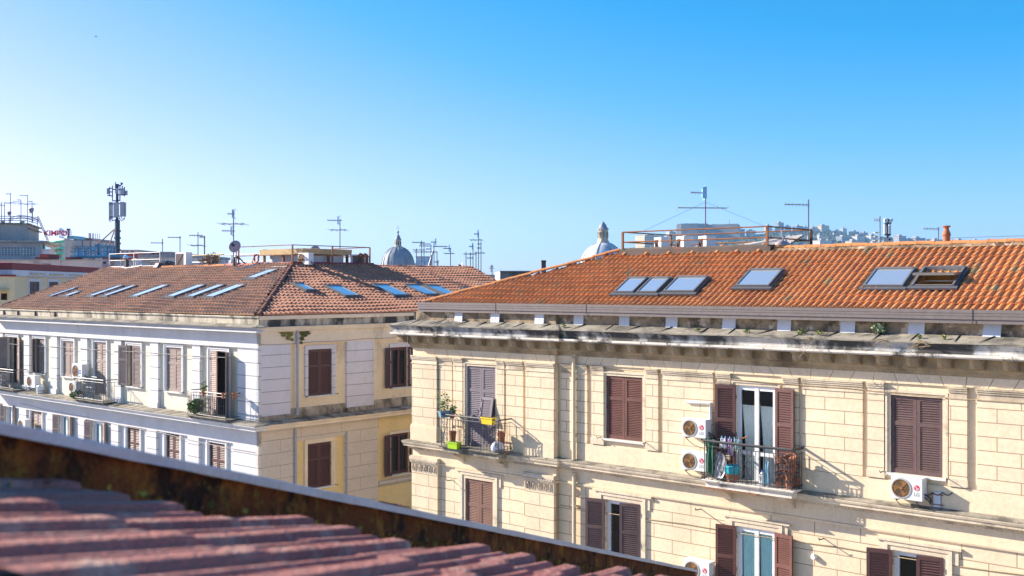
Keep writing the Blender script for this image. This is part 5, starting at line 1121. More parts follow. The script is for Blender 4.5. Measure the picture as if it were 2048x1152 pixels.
CL2 = ((932,504,[(508,927,944,'yagi')]),(946,489,[(493,938,947,'grid')]),(957,465,[(468,948,958,'grid'),(480,941,964,'dipole'),(496,954,963,'yagi')]),(962,483,[(488,955,963,'yagi'),(506,951,969,'dipole')]),(952,503,[(508,938,953,'yagi')]),(941,505,[(516,934,947,'yagi')]))
w2 = ('short leftmost mast','mast with small reflector','tallest mast','rightmost slim mast','bare pole','low drooping mast')
for (u, vt, els), n_ in zip(CL2, w2): antenna('%s of the antenna cluster at the right end of the red ridge' % n_, u, vt, 556, 64+random.uniform(-3,3), els)
antenna('tall antenna with blue panel and long crossbar above the rusty terrace rail', 1411, 376, 500, 37.5, [(386,1379,1413,'grid'),(416,1356,1454,'dipole')], .022)
for pts in (((1409,405),(1285,463)), ((1413,405),(1560,465))):
    a, b = at(*pts[0], 37.5), at(*pts[1], 36.5); o = thing('guy_wire', 'thin guy wire running down to the %s from the tall antenna mast' % ('left' if pts[1][0] < 1400 else 'right'), 'wire', b, 0); q = MB(); q.bar(a-b, (0,0,0), .007, 3); q.build('wire', mt['bluegrid'], o)
antenna('antenna with a very long thin yagi at the right end of the rusty rail', 1617, 399, 492, 33.5, [(410,1564,1619,'yagi')], .02)
antenna('small antenna with blue panel left of the white phone mast', 1760, 432, 486, 34, [(440,1746,1761,'yagi')], .016); antenna('antenna with a long pale yagi left of the clay chimney pot', 1877, 454, 486, 36, [(458,1842,1879,'yagi')], .016)
a, b = at(2100, 470, 33), at(1900, 476, 40); o = thing('overhead_wire', 'thin dark wire above the orange ridge at the right edge', 'wire', b, 0); q = MB(); q.bar(a-b, (0,0,0), .008, 3); q.build('wire', mt['iron'], o)
# clay chimney pot
p = at(1893, 486, 29.2); o = thing('chimney_pot', 'flared orange clay chimney pot standing on the ridge', 'chimney pot', p, 0); s = 29.2/F; q = MB(); q.lathe([(7*s,-4*s),(7*s,14*s),(8.5*s,15*s),(8.5*s,17*s)], (0,0,0), 16); q.build('base', mt['terracotta'], o); q = MB(); q.lathe([(8.3*s,15.5*s),(7.5*s,20*s),(4.3*s,28*s),(5.5*s,31*s),(8.0*s,33*s),(8.0*s,34.5*s),(5*s,34.5*s),(4*s,28*s)], (0,0,0), 16); q.build('cowl', mt['terracotta'], o)
# terrace shelter roof and vent on the orange block
x0, x1 = RB.y(1425, 480, YK+1.6).x, RB.y(1580, 480, YK+1.6).x
o = thing('shelter', 'low shelter with striped pale roof slats behind the rusty rail', 'shelter', RB.w((x0, YK+1.3, RZ1-.12)), TH); q = MB(); q.add([(0,0,.12),(x1-x0,0,.22),(x1-x0,1.2,.62),(0,1.2,.30)], [(0,1,2,3)]); q.add([(0,0,.09),(x1-x0,0,.19),(x1-x0,1.2,.59),(0,1.2,.27)], [(3,2,1,0)]); q.build('roof', mt['skyframe'], o)
q = MB()
for i in range(7): t = i/7; q.hexa([(0,t*1.2,.12+.18*t),(x1-x0,t*1.2,.22+.4*t),(x1-x0,t*1.2+.05,.25+.4*t),(0,t*1.2+.05,.15+.18*t),(0,t*1.2,.14+.18*t),(x1-x0,t*1.2,.24+.4*t),(x1-x0,t*1.2+.05,.27+.4*t),(0,t*1.2+.05,.17+.18*t)])
q.build('slat', mt['conc'], o); q = MB(); q.box(0,x1-x0,.1,.14,-.1,.11); q.build('wall', mt['canopy'], o)
p = RB.y(1563, 492, YK+.7); o = thing('tarp_bundle', 'pinkish bundle with two sticks beside the rusty rail', 'bundle', RB.w((p.x,YK+.7,RZ1-.1)), TH); q = MB(); q.lathe([(0,0),(.24,.02),(.27,.16),(.18,.30),(.06,.36),(0,.36)], (0,0,0), 14, 0, None, lambda w: 1+.14*math.sin(3*w)); q.build('tarp', mt['lilac'] if False else mt['dish'], o, smooth=True); q = MB(); q.bar((.12,0,.05),(.0,-.05,.72),.022,5); q.bar((.3,.05,.03),(.06,0,.5),.018,5); q.build('stick', mt['galv'], o)
# pipes, hoses and vents on the corner block terrace
for (u, lab) in ((728,'left'), (737,'right')):
    p = LB.x(u, 533, -RD+.03); o = thing('vent_pipe', 'rusty hooked vent pipe, %s of the pair at the end of the terrace rail' % lab, 'pipe', LB.w((-RD+.05-.1,p.y,LZ1+.1)), TH, 'hooked vent pipes'); q = MB(); q.tube([(0,0,0),(0,0,.36),(0,-.06,.46),(0,-.16,.48),(0,-.24,.42),(0,-.26,.34)], .055, 8); q.build('pipe', mt['rust'], o)
p = LB.y(470, 538, RD-.05); o = thing('vent_pipe', 'black bent vent pipe below the large dish', 'pipe', LB.w((p.x,RD-.1,LZ1-.02)), TH); q = MB(); q.tube([(0,0,-.1),(0,0,.32),(.06,0,.44),(.16,0,.47),(.26,0,.42)], .07, 8); q.tube([(.2,.1,.45),(.6,.1,.2),(.9,.2,.05)], .03, 6); q.build('pipe', mt['iron'], o)
p = LB.y(515, 529, RD+.0); o = thing('hose_coil', 'red and yellow hose coiled over the terrace rail', 'hose', LB.w((p.x,RD-.06,LZ1+.25)), TH); q = MB(); q.tube([(.17*math.cos(t*.35),.03*math.sin(t),.17*math.sin(t*.35)+.1) for t in range(54)], .03, 6); q.build('hose', mat('red_hose', (.45,.06,.03), .5, .1, 4), o); q = MB(); q.tube([(-.16,-.03,.1),(-.26,-.05,-.05),(-.2,-.05,-.14)], .04, 6); q.build('nozzle', mt['yplastic'], o)
p = LB.y(497, 534, RD-.4); o = thing('blue_tube', 'bright blue pipe ends lying on the brown tiles below the dish', 'pipe', LB.w((p.x,RD-.35,LZ1-.05)), TH); q = MB(); q.tube([(-.35,-.45,-.10),(.1,-.1,.02),(.35,.1,.12)], .022, 6); q.tube([(-.15,-.5,-.12),(.05,-.15,.0)], .022, 6); q.build('pipe', mat('cyan_pipe', (.02,.30,.55), .5, .05, 3), o)
p = LB.y(250, 541, RD); o = thing('water_tank_valve', 'white and blue pipe fitting with curved hose on the pink kerb', 'fitting', LB.w((p.x,RD+.05,LZ1+.05)), TH); q = MB(); q.tube([(-.25,0,.55),(-.45,-.05,.3),(-.3,-.1,.02),(.3,-.15,-.02),(1.0,-.12,.02),(1.7,-.05,.1)], .03, 6); q.build('hose', mt['railwhite'], o); q = MB(); q.lathe([(0,.45),(.12,.5),(.13,.62),(0,.72)], (0,0,0), 10); q.build('head', mt['bluegrid'], o); q = MB(); q.box(-.02,.16,-.08,.08,0,.42); q.build('valve', mt['iron'], o)
p = LB.y(335, 537, RD+.3); o = thing('tarp_heap', 'black tarpaulin heap by the white rail', 'heap', LB.w((p.x,RD+.3,LZ1+.02)), TH); q = MB(); q.lathe([(0,0),(.5,.02),(.4,.22),(.15,.34),(0,.36)], (0,0,0), 14, 0, None, lambda w: 1+.3*math.sin(2*w)+.1*math.sin(5*w)); q.build('tarp', mt['iron'], o); q = MB(); q.lathe([(0,.0),(.14,.0),(.14,.24),(0,.26)], (-.15,-.3,0), 10); q.build('bucket', mt['pinkcap'], o)
rr = random.Random(4); p = LB.y(425, 528, RD+1.5); o = thing('vine', 'dried brown creeper on a horizontal pole behind the ridge tiles', 'creeper', LB.w((p.x,RD+1.5,LZ1)), TH); q = MB(); leafy(q, (0,0,.42), .42, 420, .06, .8, 8); leafy(q, (-.75,0,.35), .28, 160, .05, .7, 9); q.build('foliage', mat('dry_creeper', (.26,.14,.06), .9, .3, 8), o); q = MB(); q.bar((-3.2,0,.62),(1.0,0,.66),.035,6); q.bar((-3.2,0,.0),(-3.2,0,.62),.03,5); q.bar((.6,0,0),(.6,0,.66),.03,5); q.build('pole', mt['canopy'], o)
# ================================================================== buildings behind the left block
def blk(name, label, cat, loc, rz=0, group=None): return thing(name, label, cat, loc, rz, group)
# ochre building with the dark red parapet: corner at u=21, long side running almost straight away
ya = blk('apartment_building', 'pale yellow building with dark red parapet behind the left roof edge', 'building', (-.457*62, 62, 0), R(94.5))   # local x runs away along the long side, -y faces right
WZ = E+1.15
def yl(u):   # distance along the long side for a pixel column
    k = (u-CX)/F; dx, dy = math.cos(R(94.5)), math.sin(R(94.5)); return (k*62+.457*62)/(dx-k*dy)
L_ = 16.6
yw = [yl(58), yl(78), yl(97), yl(116), yl(137), yl(156)]
h1 = [(yw[0], yw[1], E+.62-2.2, E+.30), (yw[2], yw[3], E-.1-1.8, E+.30), (yw[4], yw[5], E-1.9, E+.30)]
q = MB(); wall(q, Tfront(0.), 0, L_, 0, E+.95, h1); q.add([(0,0,0),(0,10,0),(0,10,E+.95),(0,0,E+.95)], [(0,1,2,3)]); q.add([(L_,0,0),(L_,10,0),(L_,10,E+.95),(L_,0,E+.95)], [(0,1,2,3)]); q.add([(0,10,0),(L_,10,0),(L_,10,E+.95),(0,10,E+.95)], [(0,1,2,3)])
q.build('wall', mat('pale_ochre_wall', (.76,.60,.36), .88, .06, .5), ya)
q = MB(); q.sweep([(0,E+.55),(.12,E+.55),(.16,E+.60),(.16,E+.94),(0,E+.94)], [(0,10),(0,0),(L_,0)]); q.build('cornice', mt['grey_bands'], ya)
q = MB(); q.sweep([(-.3,E+.951),(.12,E+.951),(.12,E+1.34),(-.3,E+1.38)], [(0,10),(0,0),(L_,0)]); q.build('parapet', mt['redcap'], ya)
q = MB(); q.box(0,L_,.3,10,E+.9,E+1.0); q.build('roof', mt['conc'], ya)
for (a, b, z0, z1) in h1:
    w_ = window(ya, ((a+b)/2, 0, z0, 0), b-a-.01, z1-z0-.01, ('c','c'), m='shutter_dark', ns=14, surround=('white',.18,.04,''), sill=False)
    q = MB(); q.box(-(b-a)/2-.35, (b-a)/2+.35, -.28, 0, z1-z0+.42, z1-z0+.48); q.box(-(b-a)/2-.3, (b-a)/2+.3, -.05, -.0, z1-z0+.25, z1-z0+.41); q.build('canopy', mt['canopy'], w_)
lw_ = blk('apartment_building', 'low yellow wing with small dark window at the left edge', 'building', at(30, 573, 60)+Vector((-90*60/F*math.cos(R(28)),-90*60/F*math.sin(R(28)),-E)), R(28)); s = 60/F
q = MB(); wall(q, Tfront(0.), 0, 90*s, 0, E+(573-553)*s, [(64*s, 76*s, E-(600-573)*s, E-(586-573)*s)]); q.add([(90*s,0,0),(90*s,6,0),(90*s,6,E+20*s),(90*s,0,E+20*s)], [(0,1,2,3)]); q.build('wall', mat('pale_ochre_wing', (.76,.61,.38), .88, .06, .5), lw_)
q = MB(); q.box(-.05, 90*s+.05, -.08, 6, E+20*s+.003, E+24*s); q.build('parapet', mt['redcap'], lw_)
q = MB(); q.box(60*s, 80*s, -.35, -.0, E-(581-573)*s, E-(579-573)*s); q.build('window_canopy', mt['canopy'], lw_)
window(lw_, (70*s, 0, E-27*s, 0), 12*s-.01, 14*s-.01, (None,None), sill=False, ns=8, surround=('yellow',.08,.03,''))
# long stained wall building carrying the blue platform
Yw = 84; s = Yw/F
def bxu(q, u0, u1, v0, v1, Y, d, mi=0): a, b = at(u0, v0, Y), at(u1, v1, Y); q.box(a.x, b.x, Y, Y+d, b.z, a.z, mi)
def far(name, label, cat, u, Y, group=None): p = at(u, CY, Y); o = thing(name, label, cat, (p.x, Y, 0), 0, group); return o
def fb(o, q, name, m): 
    q.v = [(x-o.location.x, y-o.location.y, z-o.location.z) for x, y, z in q.v]; return q.build(name, m, o)
sw_ = far('apartment_building', 'long building with streaked mauve parapet wall under the blue platform', 'building', 100, Yw)
q = MB(); a = at(-120, 521, Yw); b = at(233, 521, Yw); q.box(a.x, b.x, Yw, Yw+9, 0, E+(573-521)*s); fb(sw_, q, 'wall', mt['conc_pink'])
q = MB(); q.box(a.x, b.x+.1, Yw-.08, Yw+9, E+52*s+.003, E+54*s); fb(sw_, q, 'coping', mt['conc'])
for (u0,u1,v0,v1) in ((70,80,514,521),(80,97,508,521),(131,143,514,521),(205,216,515,521)): q = MB(); bxu(q,u0,u1,v0,v1-.2,Yw+.1,2.0); fb(sw_, q, 'red_upstand', mt['redcap'])
q = MB(); bxu(q, 82, 101, 528, 531, Yw-.06, .05); fb(sw_, q, 'vent_slot', mt['dark'])
# stained penthouse at the left edge
Yp = 92; s = Yp/F; pt_ = far('apartment_building', 'stained grey penthouse storey with antennas on top at the left edge', 'building', 83, Yp)
q = MB(); bxu(q,-140,83,484,573,Yp,9); q.v = [(x,y,0 if z < E+.1 else z) for x,y,z in q.v]; fb(pt_, q, 'wall', mat('pale_mauve_wall', (.52,.46,.45), .9, .1, .5, .2, [((.24,.2,.19), .5, (1,1,.2), .52, .72, .6)]))
q = MB(); bxu(q,-140,87,481,484.0,Yp-.7,10.4); bxu(q,-140,84.5,484.05,486,Yp-.3,9.6); fb(pt_, q, 'slab', mt['conc'])
q = MB(); bxu(q,-140,65,449,480.9,Yp+1.2,7.2); fb(pt_, q, 'upper_wall', mt['conc'])
q = MB(); bxu(q,65.05,66,458.5,480.9,Yp+1.3,7); fb(pt_, q, 'pale_upper_wall', mat('pale_concrete', (.62,.58,.56), .9, .08, .6, .1, [((.3,.27,.26), .6, (1,1,.2), .56, .72, .5)]))
q = MB(); bxu(q,-140,66.5,446.5,448.9,Yp+.9,8); bxu(q,64.5,69,455.5,457.5,Yp+1.1,7.8); fb(pt_, q, 'roof_edge', mt['attic'])
for (u0, u1) in ((-3,1),(15,21),(50,57)): q = MB(); bxu(q,u0,u1,441.5,446.4,Yp+1.,.6); fb(pt_, q, 'chimney_stub', mt['conc'])
pt_.rotation_euler = (0,0,R(16))
wn = MB(); bxu(wn, 2, 72, 494.5, 511, Yp-.04, .03); w0 = fb(pt_, wn, 'window', mat('grey_window_band', (.20,.22,.23), .3, .3, .8, 0, [((.6,.6,.55), 1.1, (1,1,1), .56, .66, .7)], spec=.6))
q = MB()
for k in range(13): u = 2+k*5.8; bxu(q,u,u+.7,494.5,511,Yp-.09,.05)
for v in (499,503,507): bxu(q,2,72,v,v+.5,Yp-.085,.045)
fb(pt_, q, 'mullion', mt['wframe'])
q = MB(); a = at(83.2,510,Yp); b = at(83.4,491,Yp); q.box(a.x,b.x,Yp+1.5,Yp+6,a.z,b.z); fb(pt_, q, 'glass_door', mt['skyglass'])
q = MB(); a = at(83.5,487,Yp); b = at(86,497,Yp); q.hexa([(a.x,Yp+.6,b.z),(b.x,Yp+.6,b.z),(b.x,Yp+1.6,b.z),(a.x,Yp+1.6,b.z),(a.x,Yp+.6,a.z),(a.x+.05,Yp+.6,a.z),(a.x+.05,Yp+1.6,a.z),(a.x,Yp+1.6,a.z)]); fb(pt_, q, 'awning', mat('green_awning', (.02,.30,.20), .7, .1, 3))
s = (Yp+1.5)/F
def farrail(name, label, pts, Y, hs_v, m, r=.03, group='terrace and roof rails'):
    b = at(pts[0][0], pts[0][1], Y); o = thing(name, label, 'railing', b, 0, group)
    for dv in hs_v: q = MB(); q.tube([at(u, v-dv, Y+(dy))-b for (u,v,dy) in pts], r, 5); q.build('bar', mt[m], o)
    for (u, v, dy) in pts: q = MB(); q.bar(at(u,v,Y+dy)-b, at(u,v-max(hs_v),Y+dy)-b, r, 5); q.build('post', mt[m], o)
    return o
farrail('railing', 'dark front rail on the roof of the stained penthouse', [(-60,446,0),(20,446,0),(55,446.5,0),(75,452,0)], Yp+1.5, (5,9,13.5), 'mast')
farrail('railing', 'dark rear rail on the roof of the stained penthouse', [(-60,446,5),(18,447,5),(40,440,6),(76,446,6)], Yp+2, (6,10), 'mast')
o = far('ladder', 'rusty ladder slanting down from the penthouse roof', 'ladder', 76, Yp+.5); q = MB()
for d in (0, 3): q.bar(at(74+d,433,Yp+.6), at(95+d,483,Yp+.2), .035, 4)
for i in range(14): t = i/14; q.bar(at(74+21*t,433+50*t,Yp+.6-.4*t), at(77+21*t,433+50*t,Yp+.6-.4*t), .025, 3)
fb(o, q, 'ladder_frame', mt['rust'])
for (u, vt, els, lab) in ((21,386,[(388,13,22,'yagi'),(406,10,28,'dipole')],'tallest antenna above the small dish at the left edge'),(42,401,[(404,28,43,'yagi'),(400,36,42,'yagi'),(408,36,44,'yagi')],'three-armed antenna between the two dishes at the left edge'),(55,391,[(391,41,56,'yagi'),(408,47,72,'dipole')],'tall antenna just left of the larger dish at the left edge'),(64,403,[(403,58,65,'yagi')],'thin antenna behind the larger dish at the left edge'),(3,405,[(408,-4,4,'yagi')],'antenna mast at the very left edge'),(9,406,[(411,1,10,'yagi')],'antenna mast nearly at the left edge')):
    antenna(lab, u, vt, 447, Yp+3, els, .03)
dish('larger dish on the stained penthouse roof', 64, 421, Yp+1.8, .27, -20, 15, pole=1.0); dish('smaller dish on the stained penthouse roof', 20, 427, Yp+1.8, .21, -20, 15, pole=.8)
# white and green building with roof sign
Yg = 150; s = Yg/F; gb = far('apartment_building', 'white building with green awnings and a roof sign', 'building', 130, Yg)
q = MB(); P = [at(92,573,Yg-12), at(129,573,Yg), at(148,573,Yg+10), at(110,573,Yg-2)]
zt0 = E+(573-477)*s*.93; zt = E+(573-476)*s
def quadwall(q, p, r_, z0, z1): q.add([(p.x,p.y,z0),(r_.x,r_.y,z0),(r_.x,r_.y,z1),(p.x,p.y,z1)], [(0,1,2,3)])
p0, p1, p2 = [at(u_,573,y_)+Vector((0,0,-E)) for u_, y_ in ((86,Yg+7),(129,Yg),(148,Yg+6))]
quadwall(q,p0,p1,0,zt); fb(gb, q, 'front_wall', mt['white']); q = MB(); quadwall(q,p1,p2,0,zt); p3 = p0+(p2-p1); quadwall(q,p2,p3,0,zt); quadwall(q,p3,p0,0,zt); q.add([(p.x,p.y,zt) for p in (p0,p1,p2,p3)], [(0,1,2,3)]); fb(gb, q, 'side_wall', mt['conc'])
dv = (p1-p0); nrm_ = Vector((dv.y,-dv.x,0)).normalized()
for v in (484, 498, 508, 520):
    q = MB(); z = E+(573-v)*s; a = p0+Vector((0,0,z)); b = p1+Vector((0,0,z)); q.hexa([a,b,b+nrm_*1.2,a+nrm_*1.2,a+Vector((0,0,.30)),b+Vector((0,0,.30)),b+nrm_*1.2+Vector((0,0,.10)),a+nrm_*1.2+Vector((0,0,.10))]); fb(gb, q, 'awning', mat('sea_green_awning', (.10,.48,.36), .7, .1, .5))
    for t in (.15,.35,.55,.75):
        q = MB(); a2 = p0+dv*t; b2 = p0+dv*(t+.11); q.hexa([a2+Vector((0,0,z-1.2)),b2+Vector((0,0,z-1.2)),b2+nrm_*.06+Vector((0,0,z-1.2)),a2+nrm_*.06+Vector((0,0,z-1.2)),a2+Vector((0,0,z-.2)),b2+Vector((0,0,z-.2)),b2+nrm_*.06+Vector((0,0,z-.2)),a2+nrm_*.06+Vector((0,0,z-.2))]); fb(gb, q, 'window', mt['skyframe'])
q = MB(); a = at(134,476,Yg+2); b = at(147,470,Yg+2); q.box(a.x,b.x,Yg+2,Yg+6,zt,zt+(476-470)*s); fb(gb, q, 'roof_hut', mt['bluepaint'])
sg = far('roof_sign', 'red lettered roof sign on a pale scaffold above the white building', 'sign', 112, Yg); q = MB(); rzs = math.atan2(dv.y, dv.x)
z0s = E+(573-474)*s
for i in range(10): a = p0.lerp(p1, .30+.07*i); q.bar((a.x,a.y,zt),(a.x,a.y,z0s+1.35 if i < 6 else z0s+1.1), .05, 4)
for zz in (.2,.7,1.25): a, b = p0.lerp(p1,.28), p0.lerp(p1,.95); q.bar((a.x,a.y,zt+zz),(b.x,b.y,zt+zz),.05,4)
for k in range(3): a, b = at(106,461-k*2.2,Yg+2), at(123,460-k*2.2,Yg+2); q.bar(a,b,.05,4)
fb(sg, q, 'scaffold', mat('pale_blue_scaffold', (.42,.50,.58), .6, .1, 1))
c = at(113, 467, Yg-.5); letters('lettering', 'KIMBO', .95, 'red', sg, (c.x-sg.location.x, c.y-.3-sg.location.y, c.z), (R(90),0,R(18)), .04, .05); sg.children[-1].scale = (.33,1,1)
c = at(128, 466, Yg+1); letters('lettering', 'CAFFE', .8, 'panelgrey', sg, (c.x-sg.location.x, c.y-.3-sg.location.y, c.z), (R(90),0,R(18)), .02, .05); sg.children[-1].scale = (.3,1,1)
o = far('sign_mast', 'dark mast with box beside the red roof sign', 'mast', 137, Yg+1); q = MB(); a = at(137,474,Yg+1); b = at(137,459,Yg+1); q.bar(a,b,.14,6); fb(o,q,'pole',mt['mastdark']); q = MB(); bxu(q,133,138,457,460.5,Yg+.8,.5); fb(o,q,'box',mt['mastdark'])
# lattice block behind
Yk = 165; s = Yk/F; kb = far('apartment_building', 'pinkish lattice-fronted block behind the blue cabinets', 'building', 165, Yk)
q = MB(); bxu(q,147,172,475,573,Yk,12); bxu(q,172.1,184,478,573,Yk+.5,11); q.v = [(x,y,0 if z < E+.5 else z) for x,y,z in q.v]; fb(kb,q,'wall',mat('pinkish_lattice_wall', (.56,.47,.42), .9, .1, .4, brick=(1.5,1.0,.10,(.22,.19,.19),0.)))
for i,(u0,u1) in enumerate(((148,158),(161,171),(174,183))): q = MB(); bxu(q,u0,u1,477,479,Yk-.1,.1); fb(kb,q,'loggia',mt['dark'])
q = MB(); 
for u in (178,181,186): q.bar(at(u,478,Yk), at(u,466,Yk), .10, 4)
fb(kb,q,'roof_pole',mt['conc'])
for u in (190.5,194.5,198.5): 
    o = far('whip_aerial', 'one of three thin whip aerials behind the blue cabinets', 'aerial', u, 110, 'three whip aerials'); q = MB(); q.bar(at(u,500,110), at(u,467,110), .035, 4); fb(o,q,'whip',mt['mast'])
# blue platform with cabinets and the phone mast
Yb = 86.5; s = Yb/F; pf = far('platform', 'blue steel platform with equipment cabinets at the foot of the phone mast', 'platform', 185, Yb)
q = MB(); bxu(q,140,238,510.5,513,Yb-.6,3.4); bxu(q,138,236,513.1,516,Yb-.3,.25); bxu(q,138,236,513.1,516,Yb+2.2,.25); fb(pf,q,'deck',mt['bluepaint'])
for u in (150,185,222): q = MB(); bxu(q,u,u+2,516.05,521,Yb,.2); fb(pf,q,'leg',mt['bluepaint'])
q = MB()
for u in range(141,236,13): q.bar(at(u,510.4,Yb-.5), at(u,496,Yb-.5), .03, 4)
for v in (496,503): q.bar(at(141,v,Yb-.5), at(235,v,Yb-.5), .03, 4)
fb(pf,q,'railing',mt['mast'])
for i,(u0,u1,v0) in enumerate(((148,157,496),(158,168,494),(174,183,494),(189,196,489),(199,214,491),(215,224,492))):
    o = far('equipment_cabinet', ('leftmost low blue cabinet','second blue cabinet from the left','blue cabinet on a slim leg','narrow tall blue cabinet','largest pale blue cabinet','blue cabinet next to the phone mast')[i]+' on the platform', 'cabinet', (u0+u1)/2, Yb+.6, 'equipment cabinets on the blue platform')
    q = MB(); bxu(q,u0,u1,v0,510.4 if i != 2 else 503,Yb+.4,.7); 
    if i == 2: bxu(q,177,181,503.05,510.4,Yb+.5,.3)
    c = fb(o,q,'cabinet',mat('pale_blue_cabinet%d' % i, (.26,.50,.62) if i == 4 else (.15,.38,.55), .5, .06, .8)); q = MB(); bxu(q,u0-.5,u1+.5,v0-.8,v0-.05,Yb+.3,.9); fb(o,q,'top',mt['bluepaint'])
    q = MB(); bxu(q,u0+1,u1-1,v0+2,v0+2.5,Yb+.37,.03); bxu(q,u0+1,u1-1,v0+4,v0+4.5,Yb+.37,.03); fb(o,q,'vent',mt['mastdark'])
ms = far('phone_mast', 'tall dark phone mast with grey panel antennas behind the left roof', 'phone mast', 235, Yb+1.2); Ym = Yb+1.2; q = MB()
q.bar(at(235,521,Ym), at(235,440,Ym), .19, 10); q.bar(at(234,440,Ym), at(234.5,368,Ym), .11, 8); fb(ms,q,'pole',mt['mastdark'])
q = MB(); 
for u in (229.6,231.6): q.bar(at(u,519,Ym-.3), at(u,446,Ym-.3), .02, 4)
for k in range(24): v = 519-k*3; q.bar(at(229.6,v,Ym-.3), at(231.6,v,Ym-.3), .018, 4)
fb(ms,q,'ladder',mt['galv'])
for v in (511,500,487,476,462): q = MB(); q.lathe([(.19,-.07),(.27,-.07),(.27,.07),(.19,.07)], at(235,v,Ym), 10); fb(ms,q,'flange',mt['mastdark'])
for (u0,u1,v0,v1,dy) in ((217.5,220.5,404,440,0),(222,224,404,437,.3),(227,236,404.5,434,-.5),(240,246.5,403.5,433,-.45),(246.6,250.5,404.5,433,-.25),(213.5,216.5,377,388,0),(230,235,376,386.5,-.4),(241.5,248,376.5,388.5,-.2),(248.5,253.5,381,390,0)):
    q = MB(); bxu(q,u0,u1,v0,v1,Ym+dy,.22); fb(ms,q,'panel_antenna',mt['panelgrey'])
q = MB()
for (u0,v0,u1,v1) in ((219,408,235,408),(219,434,235,434),(235,407,247,407),(235,432,247,432),(215,378,225,376),(218,384,225,384),(215,391,225,392),(225,371,225,402),(219,374,219,392),(225,402,236,401),(225,379,234,379),(235,379,250,379),(235,390,250,390),(240,372,240,402),(236,401,240,401),(245,372,245,390),(249,374,249,393),(231,364,231,376),(236,372,242,371),(242,371,242.5,368)): q.bar(at(u0,v0,Ym-.05), at(u1,v1,Ym-.05), .045, 5)
q.bar(at(234.6,400,Ym-.05), at(234.6,436,Ym-.05), .05, 5); fb(ms,q,'bracket_frame',mt['mastdark'])
q = MB(); bxu(q,241,244,365,369,Ym-.1,.2); bxu(q,233.5,237,368,372,Ym-.1,.2); bxu(q,233,238,477,481,Ym-.35,.2); fb(ms,q,'radio_unit',mt['mastdark'])
q = MB()
for pts in (((218,437),(219,443),(226,441),(232,439)),((223,437),(225,440),(232,441)),((238,436),(244,442),(249,438),(250,432)),((242,433),(245,439),(249,436)),((234,440),(238,438),(240,434))): q.tube([at(u,v,Ym-.15) for u,v in pts], .03, 5)
fb(ms,q,'cable',mt['mastdark'])
q = MB(); q.bar(at(233,448,Ym), at(217,495,Ym-.6), .05, 5); q.bar(at(228,459,Ym), at(196,488,Ym-.3), .05, 5); fb(ms,q,'brace',mt['rust'])
# low roofs and walls behind the terrace
def slabhouse(label, u0, u1, v0, Y, d, m, mcap=None, capv=1.5, windows=None):
    o = far('house', label, 'building', (u0+u1)/2, Y); q = MB(); bxu(q,u0,u1,v0,573,Y,d); q.v = [(x,y,0 if z < E+.5 else z) for x,y,z in q.v]; fb(o,q,'wall',m)
    q = MB(); bxu(q,u0-1,u1+1,v0-capv,v0-.03,Y-.3,d+.6); fb(o,q,'roof',mcap or mt['conc'])
    for (a,b,c,e) in windows or []: q = MB(); bxu(q,a,b,c,e,Y-.05,.05); fb(o,q,'window',mt['skyframe'])
    return o
slabhouse('white low house with grey roof right of the phone mast', 241, 276, 501, 140, 14, mt['white'], windows=((244,248,502.5,505),(252,256,502.5,505),(262,267,502.5,505)))
slabhouse('dark red roofed house behind the white rail', 240, 288, 508, 120, 12, mt['redcap'], mt['redcap'])
slabhouse('long pale house with a slate blue roof behind the white rail', 276, 395, 514.5, 110, 12, mat('mottled_white_wall', (.60,.60,.62), .9, .1, .6, .2, [((.25,.24,.26), 1.2, (1,1,1), .5, .62, .7)]), mt['lead'], 5.5)
slabhouse('grey rooftop hut behind the slate blue roof', 300, 341, 505, 125, 8, mt['conc'], windows=((304,309,506,508),(320,325,506,508)))
slabhouse('pale ochre wall right behind the phone mast base', 236, 300, 521, 96, 6, mt['bay_shade'])
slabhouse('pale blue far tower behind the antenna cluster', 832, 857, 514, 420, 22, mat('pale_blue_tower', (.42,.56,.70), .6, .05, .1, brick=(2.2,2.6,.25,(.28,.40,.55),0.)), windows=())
slabhouse('far white house left of the pale blue tower', 826, 832, 528, 400, 10, mt['white'])
gh = slabhouse('square grey concrete rooftop block between the two tiled roofs', 1000, 1062, 543, 78, 9, mat('blackened_concrete_block', (.27,.245,.22), .95, .2, .8, .4, [((.07,.065,.06), .7, (1,1,.25), .48, .66, .8)]), windows=((1004,1008,557,562),))
q = MB(); a = at(990,545,84); b = at(1000,545,78); quadwall(q, a, b, 0, a.z); fb(gh, q, 'sunlit_wall', mt['white'])
slabhouse('low pale roof strip left of the grey concrete block', 975, 999, 551, 90, 8, mt['white'])
ch = far('chimney', 'square brown brick chimney between the grey block and the white dome', 'chimney', 1087, 72); s = 72/F; q = MB(); bxu(q,1083,1092,523,575,72,.35); fb(ch,q,'stack',mat('brown_brick', (.17,.10,.085), .9, .15, 2, brick=(.25,.075,.012,(.10,.07,.06),0.))); q = MB(); bxu(q,1082.3,1092.7,520.5,522.9,71.95,.45); fb(ch,q,'cap',mt['attic'])
slabhouse('house carrying the brown chimney, hidden behind the hip', 1070, 1120, 566, 71, 8, mt['conc'])
o = far('pylon', 'faint lattice pylon far behind the red ridge end', 'pylon', 983, 300); q = MB(); s = 300/F
for d in (-2,2): q.bar(at(983+d,553,300), at(983,528,300), .12, 4)
for v, w_ in ((533,4),(537,5),(542,3)): q.bar(at(983-w_,v,300), at(983+w_,v,300), .1, 4); q.bar(at(983-w_,v,300), at(983,v-3,300), .08, 4); q.bar(at(983+w_,v,300), at(983,v-3,300), .08, 4)
fb(o,q,'lattice',mat('hazy_steel', (.5,.52,.56), .6, .05, 1))
